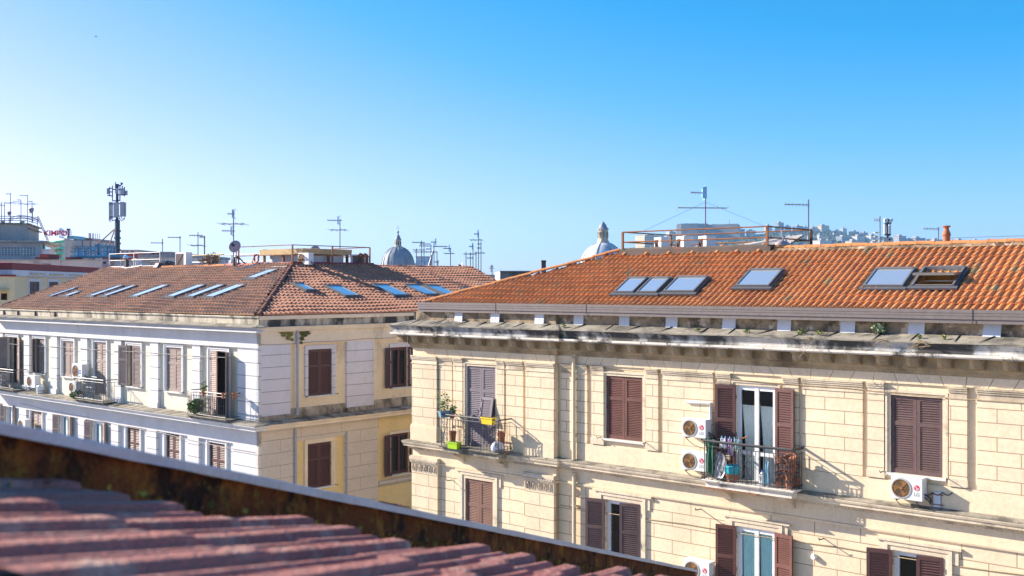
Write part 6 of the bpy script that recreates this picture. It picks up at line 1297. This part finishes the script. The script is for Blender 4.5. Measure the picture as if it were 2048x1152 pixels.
o = far('lattice_mast', 'leaning pale lattice mast inside the antenna cluster', 'mast', 858, 68); q = MB()
for d in (0, 4): q.bar(at(854+d*.9,541,68), at(866+d*.5,500,68), .025, 4)
for i in range(12): t = i/12; q.bar(at(854+12*t,541-41*t,68), at(857.6+11*t,541-41*(t+.08),68), .018, 3)
fb(o,q,'lattice',mt['galv'])
wt = far('phone_mast', 'white-panelled phone mast standing behind the orange ridge', 'phone mast', 1775, 70); Yt = 70; q = MB(); q.bar(at(1775,500,Yt), at(1775,437,Yt), .07, 6)
for (u0,v0,u1,v1) in ((1770,440,1785,440),(1770,447,1783,446),(1769,468,1782,468),(1771,450,1781,450)): q.bar(at(u0,v0,Yt), at(u1,v1,Yt), .05, 4)
q.box(*sorted((at(1772,468,Yt).x, at(1779,472,Yt).x)), Yt-.2, Yt+.2, at(1772,472,Yt).z, at(1772,468,Yt).z); fb(wt,q,'pole',mt['mastdark'])
for (u0,u1,v0,v1) in ((1768.5,1772.5,449,468),(1778,1782,449,468),(1769,1771.5,437,444),(1772.5,1776,436.5,444.5),(1779,1781.5,438,444),(1782,1786,437,443)): q = MB(); bxu(q,u0,u1,v0,v1,Yt-.2,.16); fb(wt,q,'panel_antenna',mt['ac'])
o = far('weather_vane', 'small orange cluster aerial left of the white phone mast', 'aerial', 1753, 68); q = MB(); q.bar(at(1755,500,68), at(1755,463,68), .02, 4); fb(o,q,'pole',mt['galv'])
for v in (464, 472, 480): q = MB(); bxu(q,1750,1755 if v != 464 else 1758,v,v+1.5,68,.3); fb(o,q,'panel',mt['canopy'])
o = dish('white little dish at the foot of the white phone mast', 1779, 480, 66, .12, -20, 20, 'ac', .6)
# ------------------------------------------------------------------ church domes
def church(label, u, Y, rb_px, vb, prof, lant, ribs, md, mr, body):
    s = Y/F; p = at(u, vb, Y); o = thing('church_dome', label, 'dome', (p.x, p.y, 0), 0); zb = p.z
    q = MB(); q.lathe([(r*s, zb+(vb-v)*s) for r, v in prof], (0,0,0), 64); q.build('dome', mt[md], o, smooth=True)
    q = MB()
    for k in range(ribs):
        a = 2*math.pi*(k+.5)/ribs; pts = [((r*s+.02)*math.cos(a), (r*s+.02)*math.sin(a), zb+(vb-v)*s) for r, v in prof]; q.tube(pts, 1.1*s, 5, .5*s)
    q.build('rib', mt[mr], o)
    q = MB(); q.lathe([((rb_px+1)*s,0),((rb_px+1)*s,zb-1.2*s),((rb_px+3)*s,zb-1*s),((rb_px+3)*s,zb-.05*s),(rb_px*.8*s,zb)], (0,0,0), 32); q.build('drum', mt['domestone'], o)
    q = MB(); q.box(-body,body,-body,body*2.2,0,zb*.6); q.build('nave', mt['conc'], o)
    lant(o, s, zb); return o
def L1(o, s, zb):
    vb = 535; Z = lambda v: zb+(vb-v)*s
    q = MB(); q.lathe([(8*s,Z(494)),(8*s,Z(492)),(6.3*s,Z(491)),(6.0*s,Z(481)),(7.2*s,Z(480.5)),(7.2*s,Z(479.6)),(0,Z(479.5))], (0,0,0), 16); q.build('lantern', mt['domestone'], o)
    q = MB()
    for k in range(8): a = k*math.pi/4+.2; c = (6.1*s*math.cos(a), 6.1*s*math.sin(a), Z(486.5)); q.obox(c, (.08,1.6*s,7*s), rotm('Z', math.degrees(a)))
    q.build('lantern_window', mt['dark'], o)
    q = MB(); q.lathe([(7.2*s,Z(479.4)),(5*s,Z(476)),(4.2*s,Z(473)),(2.0*s,Z(470)),(.9*s,Z(466.5)),(0,Z(466))], (0,0,0), 16); q.build('lantern_roof', mt['lead'], o, smooth=True)
    q = MB(); q.lathe([(0,Z(467)),(1.7*s,Z(465.8)),(2.3*s,Z(464)),(1.7*s,Z(462.2)),(0,Z(461.5))], (0,0,0), 14); q.build('ball', mat('bronze_ball', (.14,.12,.06), .5, .1, 3, metal=.4), o)
    q = MB(); q.bar((0,0,Z(462)),(0,0,Z(450)),.35*s,4); q.bar((-3.2*s,0,Z(456)),(3.2*s,0,Z(456)),.3*s,4); q.build('cross', mt['mast'], o)
church('grey lead ribbed church dome with cross, centre left', 796, 210, 33, 535, [(33,536),(32.8,530),(31.5,522),(29,514),(25,506.5),(19.5,500),(13.5,496),(8,494)], L1, 16, 'lead', 'lead', 9)
def L2(o, s, zb):
    vb = 528; Z = lambda v: zb+(vb-v)*s
    q = MB(); q.lathe([(13*s,Z(485.5)),(12.5*s,Z(482)),(10.8*s,Z(481)),(10*s,Z(461)),(12*s,Z(460)),(12*s,Z(458.6)),(0,Z(458.5))], (0,0,0), 8, 0, rotm('Z', 22)); q.build('lantern', mt['domestone'], o)
    for k in range(8):
        a = k*math.pi/4; q = MB(); c = (9.9*s*math.cos(a), 9.9*s*math.sin(a), Z(470)); q.obox(c, (.12,3.2*s,13*s), rotm('Z', math.degrees(a))); q.build('lantern_window', mt['attic'], o)
    q = MB(); q.lathe([(12*s,Z(458.4)),(8.5*s,Z(455)),(6.5*s,Z(450)),(3*s,Z(445.5)),(1.2*s,Z(443.5)),(0,Z(441.5))], (0,0,0), 16); q.build('lantern_roof', mt['lead'], o)
church('pale patched church dome with stone lantern, peeping over the hip of the orange roof', 1206, 165, 45, 528, [(45,529),(44,520),(41,511),(36.5,503.5),(30,496.5),(22,490),(15,486.5),(12,485.5)], L2, 8, 'leadpale', 'leadrib', 9)
# ------------------------------------------------------------------ hill, castle and hillside town
prof = [(980,560),(1080,552),(1135,530),(1200,516),(1250,503),(1300,495),(1350,482),(1420,478),(1480,474),(1530,468),(1570,468),(1600,469),(1650,470),(1700,473),(1740,478),(1790,481),(1850,484),(1900,486),(1960,487),(2050,490),(2300,502),(2600,530),(2900,573)]
YH = 2300.
def crest(u):
    for i in range(len(prof)-1):
        if prof[i][0] <= u <= prof[i+1][0]: t = (u-prof[i][0])/(prof[i+1][0]-prof[i][0]); return prof[i][1]*(1-t)+prof[i+1][1]*t
    return 575
def hz_(x, y):
    u = CX+x/YH*F; top = max(0, (CY-crest(u))/F*YH+E); t = (y-1300)/(YH-1300)
    sh = 0 if t <= 0 else (3*t*t-2*t*t*t if t < 1 else max(0., 1-(t-1)*.6)); sh = min(1, sh)
    n = mnoise.noise(Vector((x*.006, y*.006, 2.))); return max(-2., top*sh*(1+.06*n*(t < 1.0))-2*(t <= 0)+3*n*sh*(t < .95))
q = MB(); NX, NY = 150, 46; x0, x1, y0, y1 = -160., 2250., 1250., 3300.
q.v = [(x0+(x1-x0)*i/NX, y0+(y1-y0)*j/NY, hz_(x0+(x1-x0)*i/NX, y0+(y1-y0)*j/NY)-1) for j in range(NY+1) for i in range(NX+1)]
for j in range(NY):
    for i in range(NX): a = j*(NX+1)+i; q.f.append([a,a+1,a+NX+2,a+NX+1]); q.m.append(0); q.t.append(0.)
h = q.build('hill', mat('wooded_hillside', (.075,.095,.06), .95, .3, .012, 0, [((.32,.28,.22), .03, (1,1,1), .58, .68, .6), ((.03,.05,.03), .05, (1,1,1), .5, .62, .8)]), smooth=True); h['kind'] = 'structure'
rr = random.Random(12); q = MB()
for i in range(2600):
    x, y = rr.uniform(0, 1150), rr.uniform(1450, 2200); z = hz_(x, y); r = rr.uniform(2, 4.5)
    vs = [Vector((x+r*math.cos(a)*rr.uniform(.7,1.2), y+r*math.sin(a), z-1)) for a in [k*1.2566 for k in range(5)]]+[Vector((x+r*.6*math.cos(a+.5), y+r*.6*math.sin(a+.5), z+r*rr.uniform(.7,1.2))) for a in [k*1.2566 for k in range(5)]]
    q.add(vs, [(k,(k+1)%5,5+(k+1)%5,5+k) for k in range(5)]+[(5,6,7,8,9)], 0, rr.random()*.99+.005)
tag(q.build('hillside_trees', mat('far_tree_green', (.035,.055,.03), .95, .2, .05, tint=[(.4,.9,(.07,.085,.04))])), 'dark trees covering the far hillside between the houses', 'trees', kind='stuff')
def hm(name, c, w=(3.4,3.3,.42)): return mat(name, c, .9, .05, .02, brick=(w[0],w[1],w[2],tuple(q*.42 for q in c),0.))
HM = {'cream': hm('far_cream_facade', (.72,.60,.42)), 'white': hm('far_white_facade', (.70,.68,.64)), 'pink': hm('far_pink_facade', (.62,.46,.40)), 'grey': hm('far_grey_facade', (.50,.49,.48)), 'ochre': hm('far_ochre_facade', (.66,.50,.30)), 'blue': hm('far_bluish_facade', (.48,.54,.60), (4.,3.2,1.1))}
HB = 'apartment blocks on the far hillside'
def hbuild(label, u0, u1, v0, v1, m, Y=2200, rot=35, top=True):
    s = Y/F; w = (u1-u0)*s; a = R(abs(rot)); d = w*.55/(math.cos(a)+.55*math.sin(a)); wl = w/(math.cos(a)+.55*math.sin(a))
    c = at((u0+u1)/2, v1, Y); zt = at(0, v0, Y).z; zb = min(c.z, hz_(c.x, Y))-8
    o = thing('apartment_building', label, 'building', (c.x, Y, max(zb,0)), R(rot), HB); zb = max(zb, 0); q = MB(); q.box(-wl/2, wl/2, -d/2, d/2, 0, zt-zb); q.build('wall', HM[m], o)
    q = MB(); q.box(-wl/2-.4, wl/2+.4, -d/2-.4, d/2+.4, zt-zb+.02, zt-zb+.8)
    if top: q.box(-wl*.22, wl*.12, -d*.2, d*.25, zt-zb+.81, zt-zb+3.6)
    q.build('roof', mt['conc'], o); return o
for (l, a) in {'stepped white block at the left end of the far crest row': (1528,1544,452,461,'white'), 'tall pale tower block, highest of the far crest row': (1550,1568,446,461,'blue'), 'small ochre-grey block right of the tallest far tower': (1569,1582,453,463,'grey'), 'wide pale block right of the far tower pair': (1585,1606,453,464,'blue'), 'pinkish block behind the long yagi mast': (1604,1617,455,466,'pink'), 'low grey block on the far crest left of the big cream one': (1621,1632,455,464,'grey'),
      'largest cream block on the far crest': (1632,1659,452,474,'cream'), 'cream block stepping down in front of the largest cream one': (1651,1668,463,477,'ochre'), 'grey-ochre block between cream block and white tower': (1668,1680,462,474,'grey'), 'slim white tower block right of the cream ones': (1680,1694,458,474,'white'), 'wide pink block right of the slim white tower': (1697,1719,464,475,'pink'), 'small pink block on the slope left of the white phone mast': (1720,1736,466,478,'pink'),
      'long pale block halfway down, below the slim white tower': (1671,1702,474,485,'blue'), 'long pale block below the pink ones': (1703,1730,473,486,'white'), 'white-ended block left of the white phone mast': (1731,1757,472,485,'white'), 'pale block behind the white phone mast': (1786,1813,473,484,'grey'), 'broad pale block right of the white phone mast': (1815,1852,477,485,'blue'), 'low block on the falling crest left of the chimney pot': (1856,1884,480,486,'white'), 'low block on the falling crest right of the chimney pot': (1900,1935,481,487,'grey'), 'last low block on the crest above the right ridge': (1938,1962,482,488,'cream'),
      'long cream building with rows of windows left under the castle': (1270,1328,472,494,'cream'), 'bluish long building right of the long cream one': (1326,1345,477,494,'blue'), 'white stepped houses left of the castle wall': (1332,1352,464,480,'white'), 'low white houses under the castle wall': (1352,1396,474,484,'white'), 'white house at the foot of the castle right end': (1428,1440,465,476,'white'), 'pale blocks right below the castle end': (1464,1490,459,474,'blue'), 'pale block between castle and far crest row': (1492,1512,462,474,'white'), 'long white flat shed just above the orange ridge': (1624,1664,482,490,'white'), 'low white house just above the ridge, right of the shed': (1690,1722,483,490,'cream'), 'small white house just above the ridge, centre right': (1740,1752,484,491,'white')}.items():
    hbuild(l, *a, Y=2230 if a[2] < 470 else (2000 if a[3] < 489 else 1650))
for i in range(34):
    u = rr.uniform(1240, 1960); c = crest(u); v = c+rr.uniform(3, 16); w_ = rr.uniform(7, 16)
    hbuild('small pale block among many on the far wooded slope', u, u+w_, v-rr.uniform(3,7), v+3, rr.choice(['cream','white','grey','blue','pink','white']), Y=2190-(v-c)*24, top=rr.random() < .4)
s = 2240/F; cs = far('castle', 'massive hilltop castle with sloping bare walls above the town', 'castle', 1416, 2240); P_c = [(1353,2215),(1362,2190),(1394,2180),(1420,2225),(1476,2190),(1480,2260),(1353,2280)]
q = MB(); vt = 449
top = [at(u, CY, Y) for u, Y in P_c]; zc = E+(573-450)*s; n = len(top)
bot = [(p.x+(p.x-top[0].x-30)*.03, p.y-14 if i < 5 else p.y, E+(573-480)*s) for i, p in enumerate(top)]
q.add([(p.x,p.y,zc) for p in top]+bot, [tuple(range(n))]+[(i,(i+1)%n,n+(i+1)%n,n+i) for i in range(n)]); fb(cs, q, 'rampart', mat('castle_tufa', (.07,.065,.06), .95, .12, .03, 0, [((.2,.16,.12), .05, (1,1,.4), .5, .68, .5)]))
q = MB()
for (u0,u1,v0) in ((1371,1376,446.5),(1386,1402,447.5),(1404,1416,447),(1425,1432,448)): bxu(q,u0,u1,v0,450.2,2250,15)
fb(cs,q,'keep',mat('castle_keep', (.10,.09,.08), .95, .1, .05)); q = MB(); q.bar(at(1459,450,2245), at(1459,440,2245), .6, 4); fb(cs,q,'flagpole',mt['mast'])
# a tiny bird high at left
p = at(192,73,120); o = thing('bird', 'tiny dark bird high in the pale sky at left', 'bird', p); q = MB(); q.lathe([(0,-.14),(.03,-.08),(.045,0),(.03,.08),(0,.13)], (0,0,0), 8, 0, rotm('Y', 90)); q.add([(-.04,0,.01),(.05,0,.01),(.02,.22,.06),(-.03,.20,.06)], [(0,1,2,3)]); q.add([(-.04,0,.01),(.05,0,.01),(.02,-.22,.06),(-.03,-.20,.06)], [(0,1,2,3)]); q.build('body', mt['iron'], o)
# ================================================================== roof under the camera
fr_ = thing('apartment_building', 'roof of red double-rib tiles with zinc-capped rusty verge right below the viewpoint', 'building', (0,0,0), 0)
PN = Vector((.193,.180,.964)).normalized(); BV = Vector((.308,1,-.2485)); BV = (BV-PN*BV.dot(PN)).normalized(); CV = BV.cross(PN).normalized()
if CV.x < 0: CV = -CV
K = .5; P0 = (at(171,958,2.85*K))-PN*.024
EYE = Vector((0,0,E)); b00 = (P0-EYE).dot(BV); c00 = (P0-EYE).dot(CV)
GA, TW = .30, .080
def fp(c, b, h): return P0+CV*(c-c00)+BV*(b-b00)+PN*h
def fprof(t):     # one tile: wide flat-topped barrel, trough, narrow rib, trough
    def bump(a, b, h, p):
        if t <= a or t >= b: return 0.
        return h*(math.sin(math.pi*(t-a)/(b-a)))**p
    def trap(a, b, l, r, h): x = min((t-a)/l, (b-t)/r, 1.); return h*(x*x*(3-2*x)) if x > 0 else 0.
    return trap(.0,.52,.20,.07,.0140)+trap(.64,.90,.10,.06,.0085)
mb = MB(); rr = random.Random(2)
for k in range(-5, 13):
    bend = b00+k*GA; ntile = 34; rise = .010
    lo_, hi_ = c00-1.8, c00+7.          # the courses stop along a line just short of the verge
    for _ in range(40):
        m_ = (lo_+hi_)/2; p_ = fp(m_, bend-.04, .028)
        if p_.y < .05: lo_ = m_; continue
        u_, v_ = CX+F*p_.x/p_.y, CY-(p_.z-E)/p_.y*F
        if v_ < 924+.160*u_: lo_ = m_
        else: hi_ = m_
    c0 = hi_-.012 if k >= -3 else c00-.19+k*.07
    bs = [(-.06,.55),(.3,.70),(.6,.82),(.80,.90),(.90,.97),(.955,1.0),(.985,.93),(1.0,.72),(1.012,.40),(1.016,.05),(1.016,-.35)]
    for j in range(ntile):
        ns = 22; base = len(mb.v); dj = rr.uniform(-.004,.004); dh = rr.uniform(-.002,.002)
        for (fb_, hh) in bs:
            for i in range(ns+1):
                t = i/ns; h = fprof(t); lift = rise*fb_ if fb_ <= 1 else rise
                # ends of the ribs taper down like moulded clay
                v = h*hh if hh >= 0 else 0
                z = lift+v-.004 if hh > 0 else -.008
                if fb_ >= 1.0 and hh < .9: z = -.006+(lift+.004)*(hh/.9 if hh > 0 else 0)+h*hh*(1 if hh > 0 else 0)
                mb.v.append(tuple(fp(c0+(j+t)*TW, bend-GA*(1-fb_)+dj, z+dh)))
        tt = rr.random()*.99+.005
        for r_ in range(len(bs)-1):
            for i in range(ns): a = base+r_*(ns+1)+i; mb.f.append([a, a+1, a+ns+2, a+ns+1]); mb.m.append(0); mb.t.append(tt)
mt['tile_front'] = mat('mauve_red_clay_tile', (.38,.135,.105), .85, .25, 9, .5, [((.66,.48,.36), 16, (1,1,1), .52, .70, .6), ((.10,.05,.04), 24, (1,1,1), .60, .70, .6), ((.6,.5,.36), 60, (1,1,1), .66, .70, .5)], tint=[(.4,.9,(.45,.175,.135))])
mb.build('roof', mt['tile_front'], fr_, smooth=True)
mt['mossrust'] = mat('rusty_mossy_board', (.27,.075,.014), .95, .3, 9, 1., [((.62,.23,.025), 11, (1,1,1), .52, .66, .85), ((.03,.014,.008), 8, (1,1,1), .50, .60, .9), ((.42,.26,.03), 30, (1,1,1), .58, .70, .7)])
q = MB(); q.add([fp(c,b,-.012) for (c,b) in ((c00-.5,b00-5.2*GA),(c00+6.8,b00-5.2*GA),(c00+6.8,b00+3.72),(c00+4.95,b00+3.72),(c00+.14,b00),(c00-.5,b00-1.*GA))], [(0,1,2,3,4,5)]); q.build('roof_boards', mt['dark'], fr_)
# raised verge running down the roof
VD = Vector((.331,1,-.2926)); S0 = at(171,884,1.47)
def vp(l): return S0+VD*l
side = Vector((1,-.2156,0)).normalized()
def strip(mb, l0, l1, n, prof, wob=0):
    base = len(mb.v); m = len(prof)
    for i in range(n+1):
        p = vp(l0+(l1-l0)*i/n)
        for (o, z) in prof: mb.v.append(tuple(p+side*(o+rr.uniform(-wob,wob))+Vector((0,0,z+rr.uniform(-wob,wob)))))
    for i in range(n):
        for j in range(m): a = base+i*m+j; b = base+i*m+(j+1)%m; mb.f.append([a,b,b+m,a+m]); mb.m.append(0); mb.t.append(0.)
    mb.f.append([base+j for j in range(m)]); mb.m.append(0); mb.t.append(0.); mb.f.append([base+n*m+j for j in range(m)][::-1]); mb.m.append(0); mb.t.append(0.)
LE = 5.0
q = MB(); strip(q, -1.3, LE, 60, [(-.022,-.010),(.010,-.010),(.011,-.014),(.014,-.014),(.014,.0),(.010,.002),(-.02,.003),(-.026,-.004)], .0006); q.build('verge_capping', mt['metalcap'], fr_)
q = MB(); n = 200; base = 0; rows = 10
for i in range(n+1):
    p = vp(-1.3+(LE+1.3)*i/n)
    for j in range(rows+1):
        t = j/rows; w = mnoise.noise(Vector((i*.35, j*.9, 3)))*.006+mnoise.noise(Vector((i*1.1, j*2.1, 8)))*.003
        q.v.append(tuple(p+side*(.0+w+.03*t*t)+Vector((0,0,-.0125-.20*t))))
for i in range(n):
    for j in range(rows): a = i*(rows+1)+j; q.f.append([a,a+1,a+rows+2,a+rows+1]); q.m.append(0); q.t.append(0.)
q.build('verge_board', mt['mossrust'], fr_, smooth=True)
q = MB(); strip(q, -1.3, LE, 20, [(-.03,-.4),(-.012,-.4),(-.012,-.013),(-.03,-.013)]); q.build('verge_wall', mt['conc'], fr_)
q = MB(); strip(q, -1.3, LE, 60, [(-.01,-.25),(.42,-.25),(.42,-.205),(-.01,-.19)], .003); q.build('verge_channel', mt['mossrust'], fr_)
# moss tufts along the foot of the board
q = MB()
for i in range(1500):
    l = rr.uniform(-.6, LE-.2); p = vp(l)+side*rr.uniform(.012,.05)+Vector((0,0,-rr.uniform(.06,.17))); s_ = rr.uniform(.003,.008); a = Vector((rr.gauss(0,1),rr.gauss(0,1),rr.gauss(0,1))).normalized(); b = a.cross(Vector((rr.gauss(0,1),rr.gauss(0,1),rr.gauss(0,1)))).normalized()
    q.add([p-a*s_,p+b*s_,p+a*s_,p-b*s_], [(0,1,2,3)], 0, rr.random()*.99+.005)
q.build('moss', mat('brown_moss', (.45,.28,.04), .95, .3, 20, tint=[(.3,.9,(.22,.08,.02))]), fr_)
q = MB(); nl, nw = 40, 6
for i in range(nl+1):
    p = vp(.84+.20*i/nl); wv = math.sin(math.pi*i/nl)
    for j in range(nw+1): q.v.append(tuple(p+side*(.012-.026*(j/nw)*wv)+Vector((0,0,.0042+(.007*abs(mnoise.noise(Vector((i*.6,j*.8,1))))*wv if 0 < j < nw else 0)))))
q.add([], []); 
for i in range(nl):
    for j in range(nw): a = i*(nw+1)+j; q.f.append([a,a+1,a+nw+2,a+nw+1]); q.m.append(0); q.t.append(0.)
q.build('rust_patch', mt['rust'], fr_)
# the house itself under the roof
q = MB(); foot = [fp(c00-.4,b00-5.2*GA,0), fp(c00+6.8,b00-5.2*GA,0), fp(c00+6.8,b00+3.68,0), fp(c00+4.90,b00+3.68,0)]
q.add([(p.x,p.y,p.z-.08) for p in foot]+[(p.x,p.y,0) for p in foot], [(0,1,2,3),(0,1,5,4),(1,2,6,5),(2,3,7,6),(3,0,4,7)]); q.build('wall', mt['cream'], fr_)
# ================================================================== ground, air, sky, light, camera
def sheet(name, x0, x1, y0, y1, z, m, nx=1, ny=1):
    q = MB(); q.add([(x0,y0,z),(x1,y0,z),(x1,y1,z),(x0,y1,z)], [(0,1,2,3)]); return tag(q.build(name, m), kind='structure')
sheet('ground', -3200, 3600, -300, 4200, -.008, mat('city_ground', (.26,.25,.23), .95, .2, .02))
rd = MB(); rd.box(-60, 40, -14, -4.5, -.004, .0); o = rd.build('road', mat('asphalt', (.05,.05,.052), .9, .15, .6, .2), None, (RB.ox, RB.oy, 0), (0,0,TH)); tag(o, kind='structure')
rd = MB(); rd.box(-60, 40, -4.49, -.02, -.004, .13); o = rd.build('pavement', mat('paving', (.38,.36,.34), .9, .12, .8, .2), None, (RB.ox, RB.oy, 0), (0,0,TH)); tag(o, kind='structure')
HAZE = 1
if HAZE:
    q = MB(); q.box(-3250, 3650, -350, 4250, -1.2, 190.); m = bpy.data.materials.new('air'); m.use_nodes = True; nt = m.node_tree; nt.nodes.clear()
    out = nt.nodes.new('ShaderNodeOutputMaterial'); v = nt.nodes.new('ShaderNodeVolumePrincipled'); v.inputs['Color'].default_value = (.36,.66,1,1); v.inputs['Density'].default_value = .00015; v.inputs['Anisotropy'].default_value = .2
    lk(nt, v.outputs[0], out.inputs['Volume']); m.cycles.homogeneous_volume = True
    tag(q.build('haze', m), kind='stuff')
w = bpy.data.worlds.new('World'); scene.world = w; w.use_nodes = True; nt = w.node_tree; bg = nt.nodes['Background']
sk = nt.nodes.new('ShaderNodeTexSky'); sk.sky_type = 'NISHITA'; sk.sun_disc = False; sk.sun_elevation = math.asin(SUN.z); sk.sun_rotation = math.atan2(SUN.x, SUN.y); sk.altitude = 50; sk.air_density = .8; sk.dust_density = .5; sk.ozone_density = 6.0
v1 = nt.nodes.new('ShaderNodeVectorMath'); v1.operation = 'SUBTRACT'; v1.inputs[1].default_value = (1.15,0.05,0)
m0 = nt.nodes.new('ShaderNodeVectorMath'); m0.operation = 'MULTIPLY'; m0.inputs[1].default_value = (1.28,.89,.98); lk(nt, sk.outputs[0], m0.inputs[0])
sx_ = nt.nodes.new('ShaderNodeSeparateXYZ'); lk(nt, sk.outputs[0], sx_.inputs[0]); mr = nt.nodes.new('ShaderNodeMapRange'); mr.inputs[1].default_value = 5.; mr.inputs[2].default_value = 15.; mr.inputs[3].default_value = 0.; mr.inputs[4].default_value = 4.5; lk(nt, sx_.outputs[2], mr.inputs[0])
cx_ = nt.nodes.new('ShaderNodeCombineXYZ'); lk(nt, mr.outputs[0], cx_.inputs[0]); a0_ = nt.nodes.new('ShaderNodeVectorMath'); lk(nt, m0.outputs[0], a0_.inputs[0]); lk(nt, cx_.outputs[0], a0_.inputs[1]); lk(nt, a0_.outputs[0], v1.inputs[0])
v2 = nt.nodes.new('ShaderNodeVectorMath'); v2.operation = 'MAXIMUM'; v2.inputs[1].default_value = (.1,0,0); lk(nt, v1.outputs[0], v2.inputs[0]); lk(nt, v2.outputs[0], bg.inputs['Color']); bg.inputs['Strength'].default_value = .1
sl_ = bpy.data.lights.new('sun', 'SUN'); sl_.energy = 4.9; sl_.angle = R(.5); sl_.color = (1,.91,.77); so = bpy.data.objects.new('sun', sl_); COL.objects.link(so); so.rotation_euler = (-SUN).to_track_quat('-Z','Y').to_euler(); so.location = (0,0,60)
cam = bpy.data.cameras.new('camera'); co = bpy.data.objects.new('camera', cam); COL.objects.link(co); co.location = (0,0,E); co.rotation_euler = (R(90),0,0)
cam.sensor_width = 36; cam.lens = F/2048*36; cam.shift_y = -(576-CY)/2048*(-1)*-1; cam.clip_start = .05; cam.clip_end = 9000
cam.dof.use_dof = True; cam.dof.focus_distance = 36; cam.dof.aperture_fstop = 8
scene.camera = co
vs = scene.view_settings; vs.view_transform = 'Standard'; vs.look = 'None'; vs.exposure = 1.24; vs.gamma = 1
scene.render.resolution_x, scene.render.resolution_y = 1024, 576
scene.cycles.max_bounces = 6; scene.cycles.transparent_max_bounces = 8; scene.cycles.volume_bounces = 0
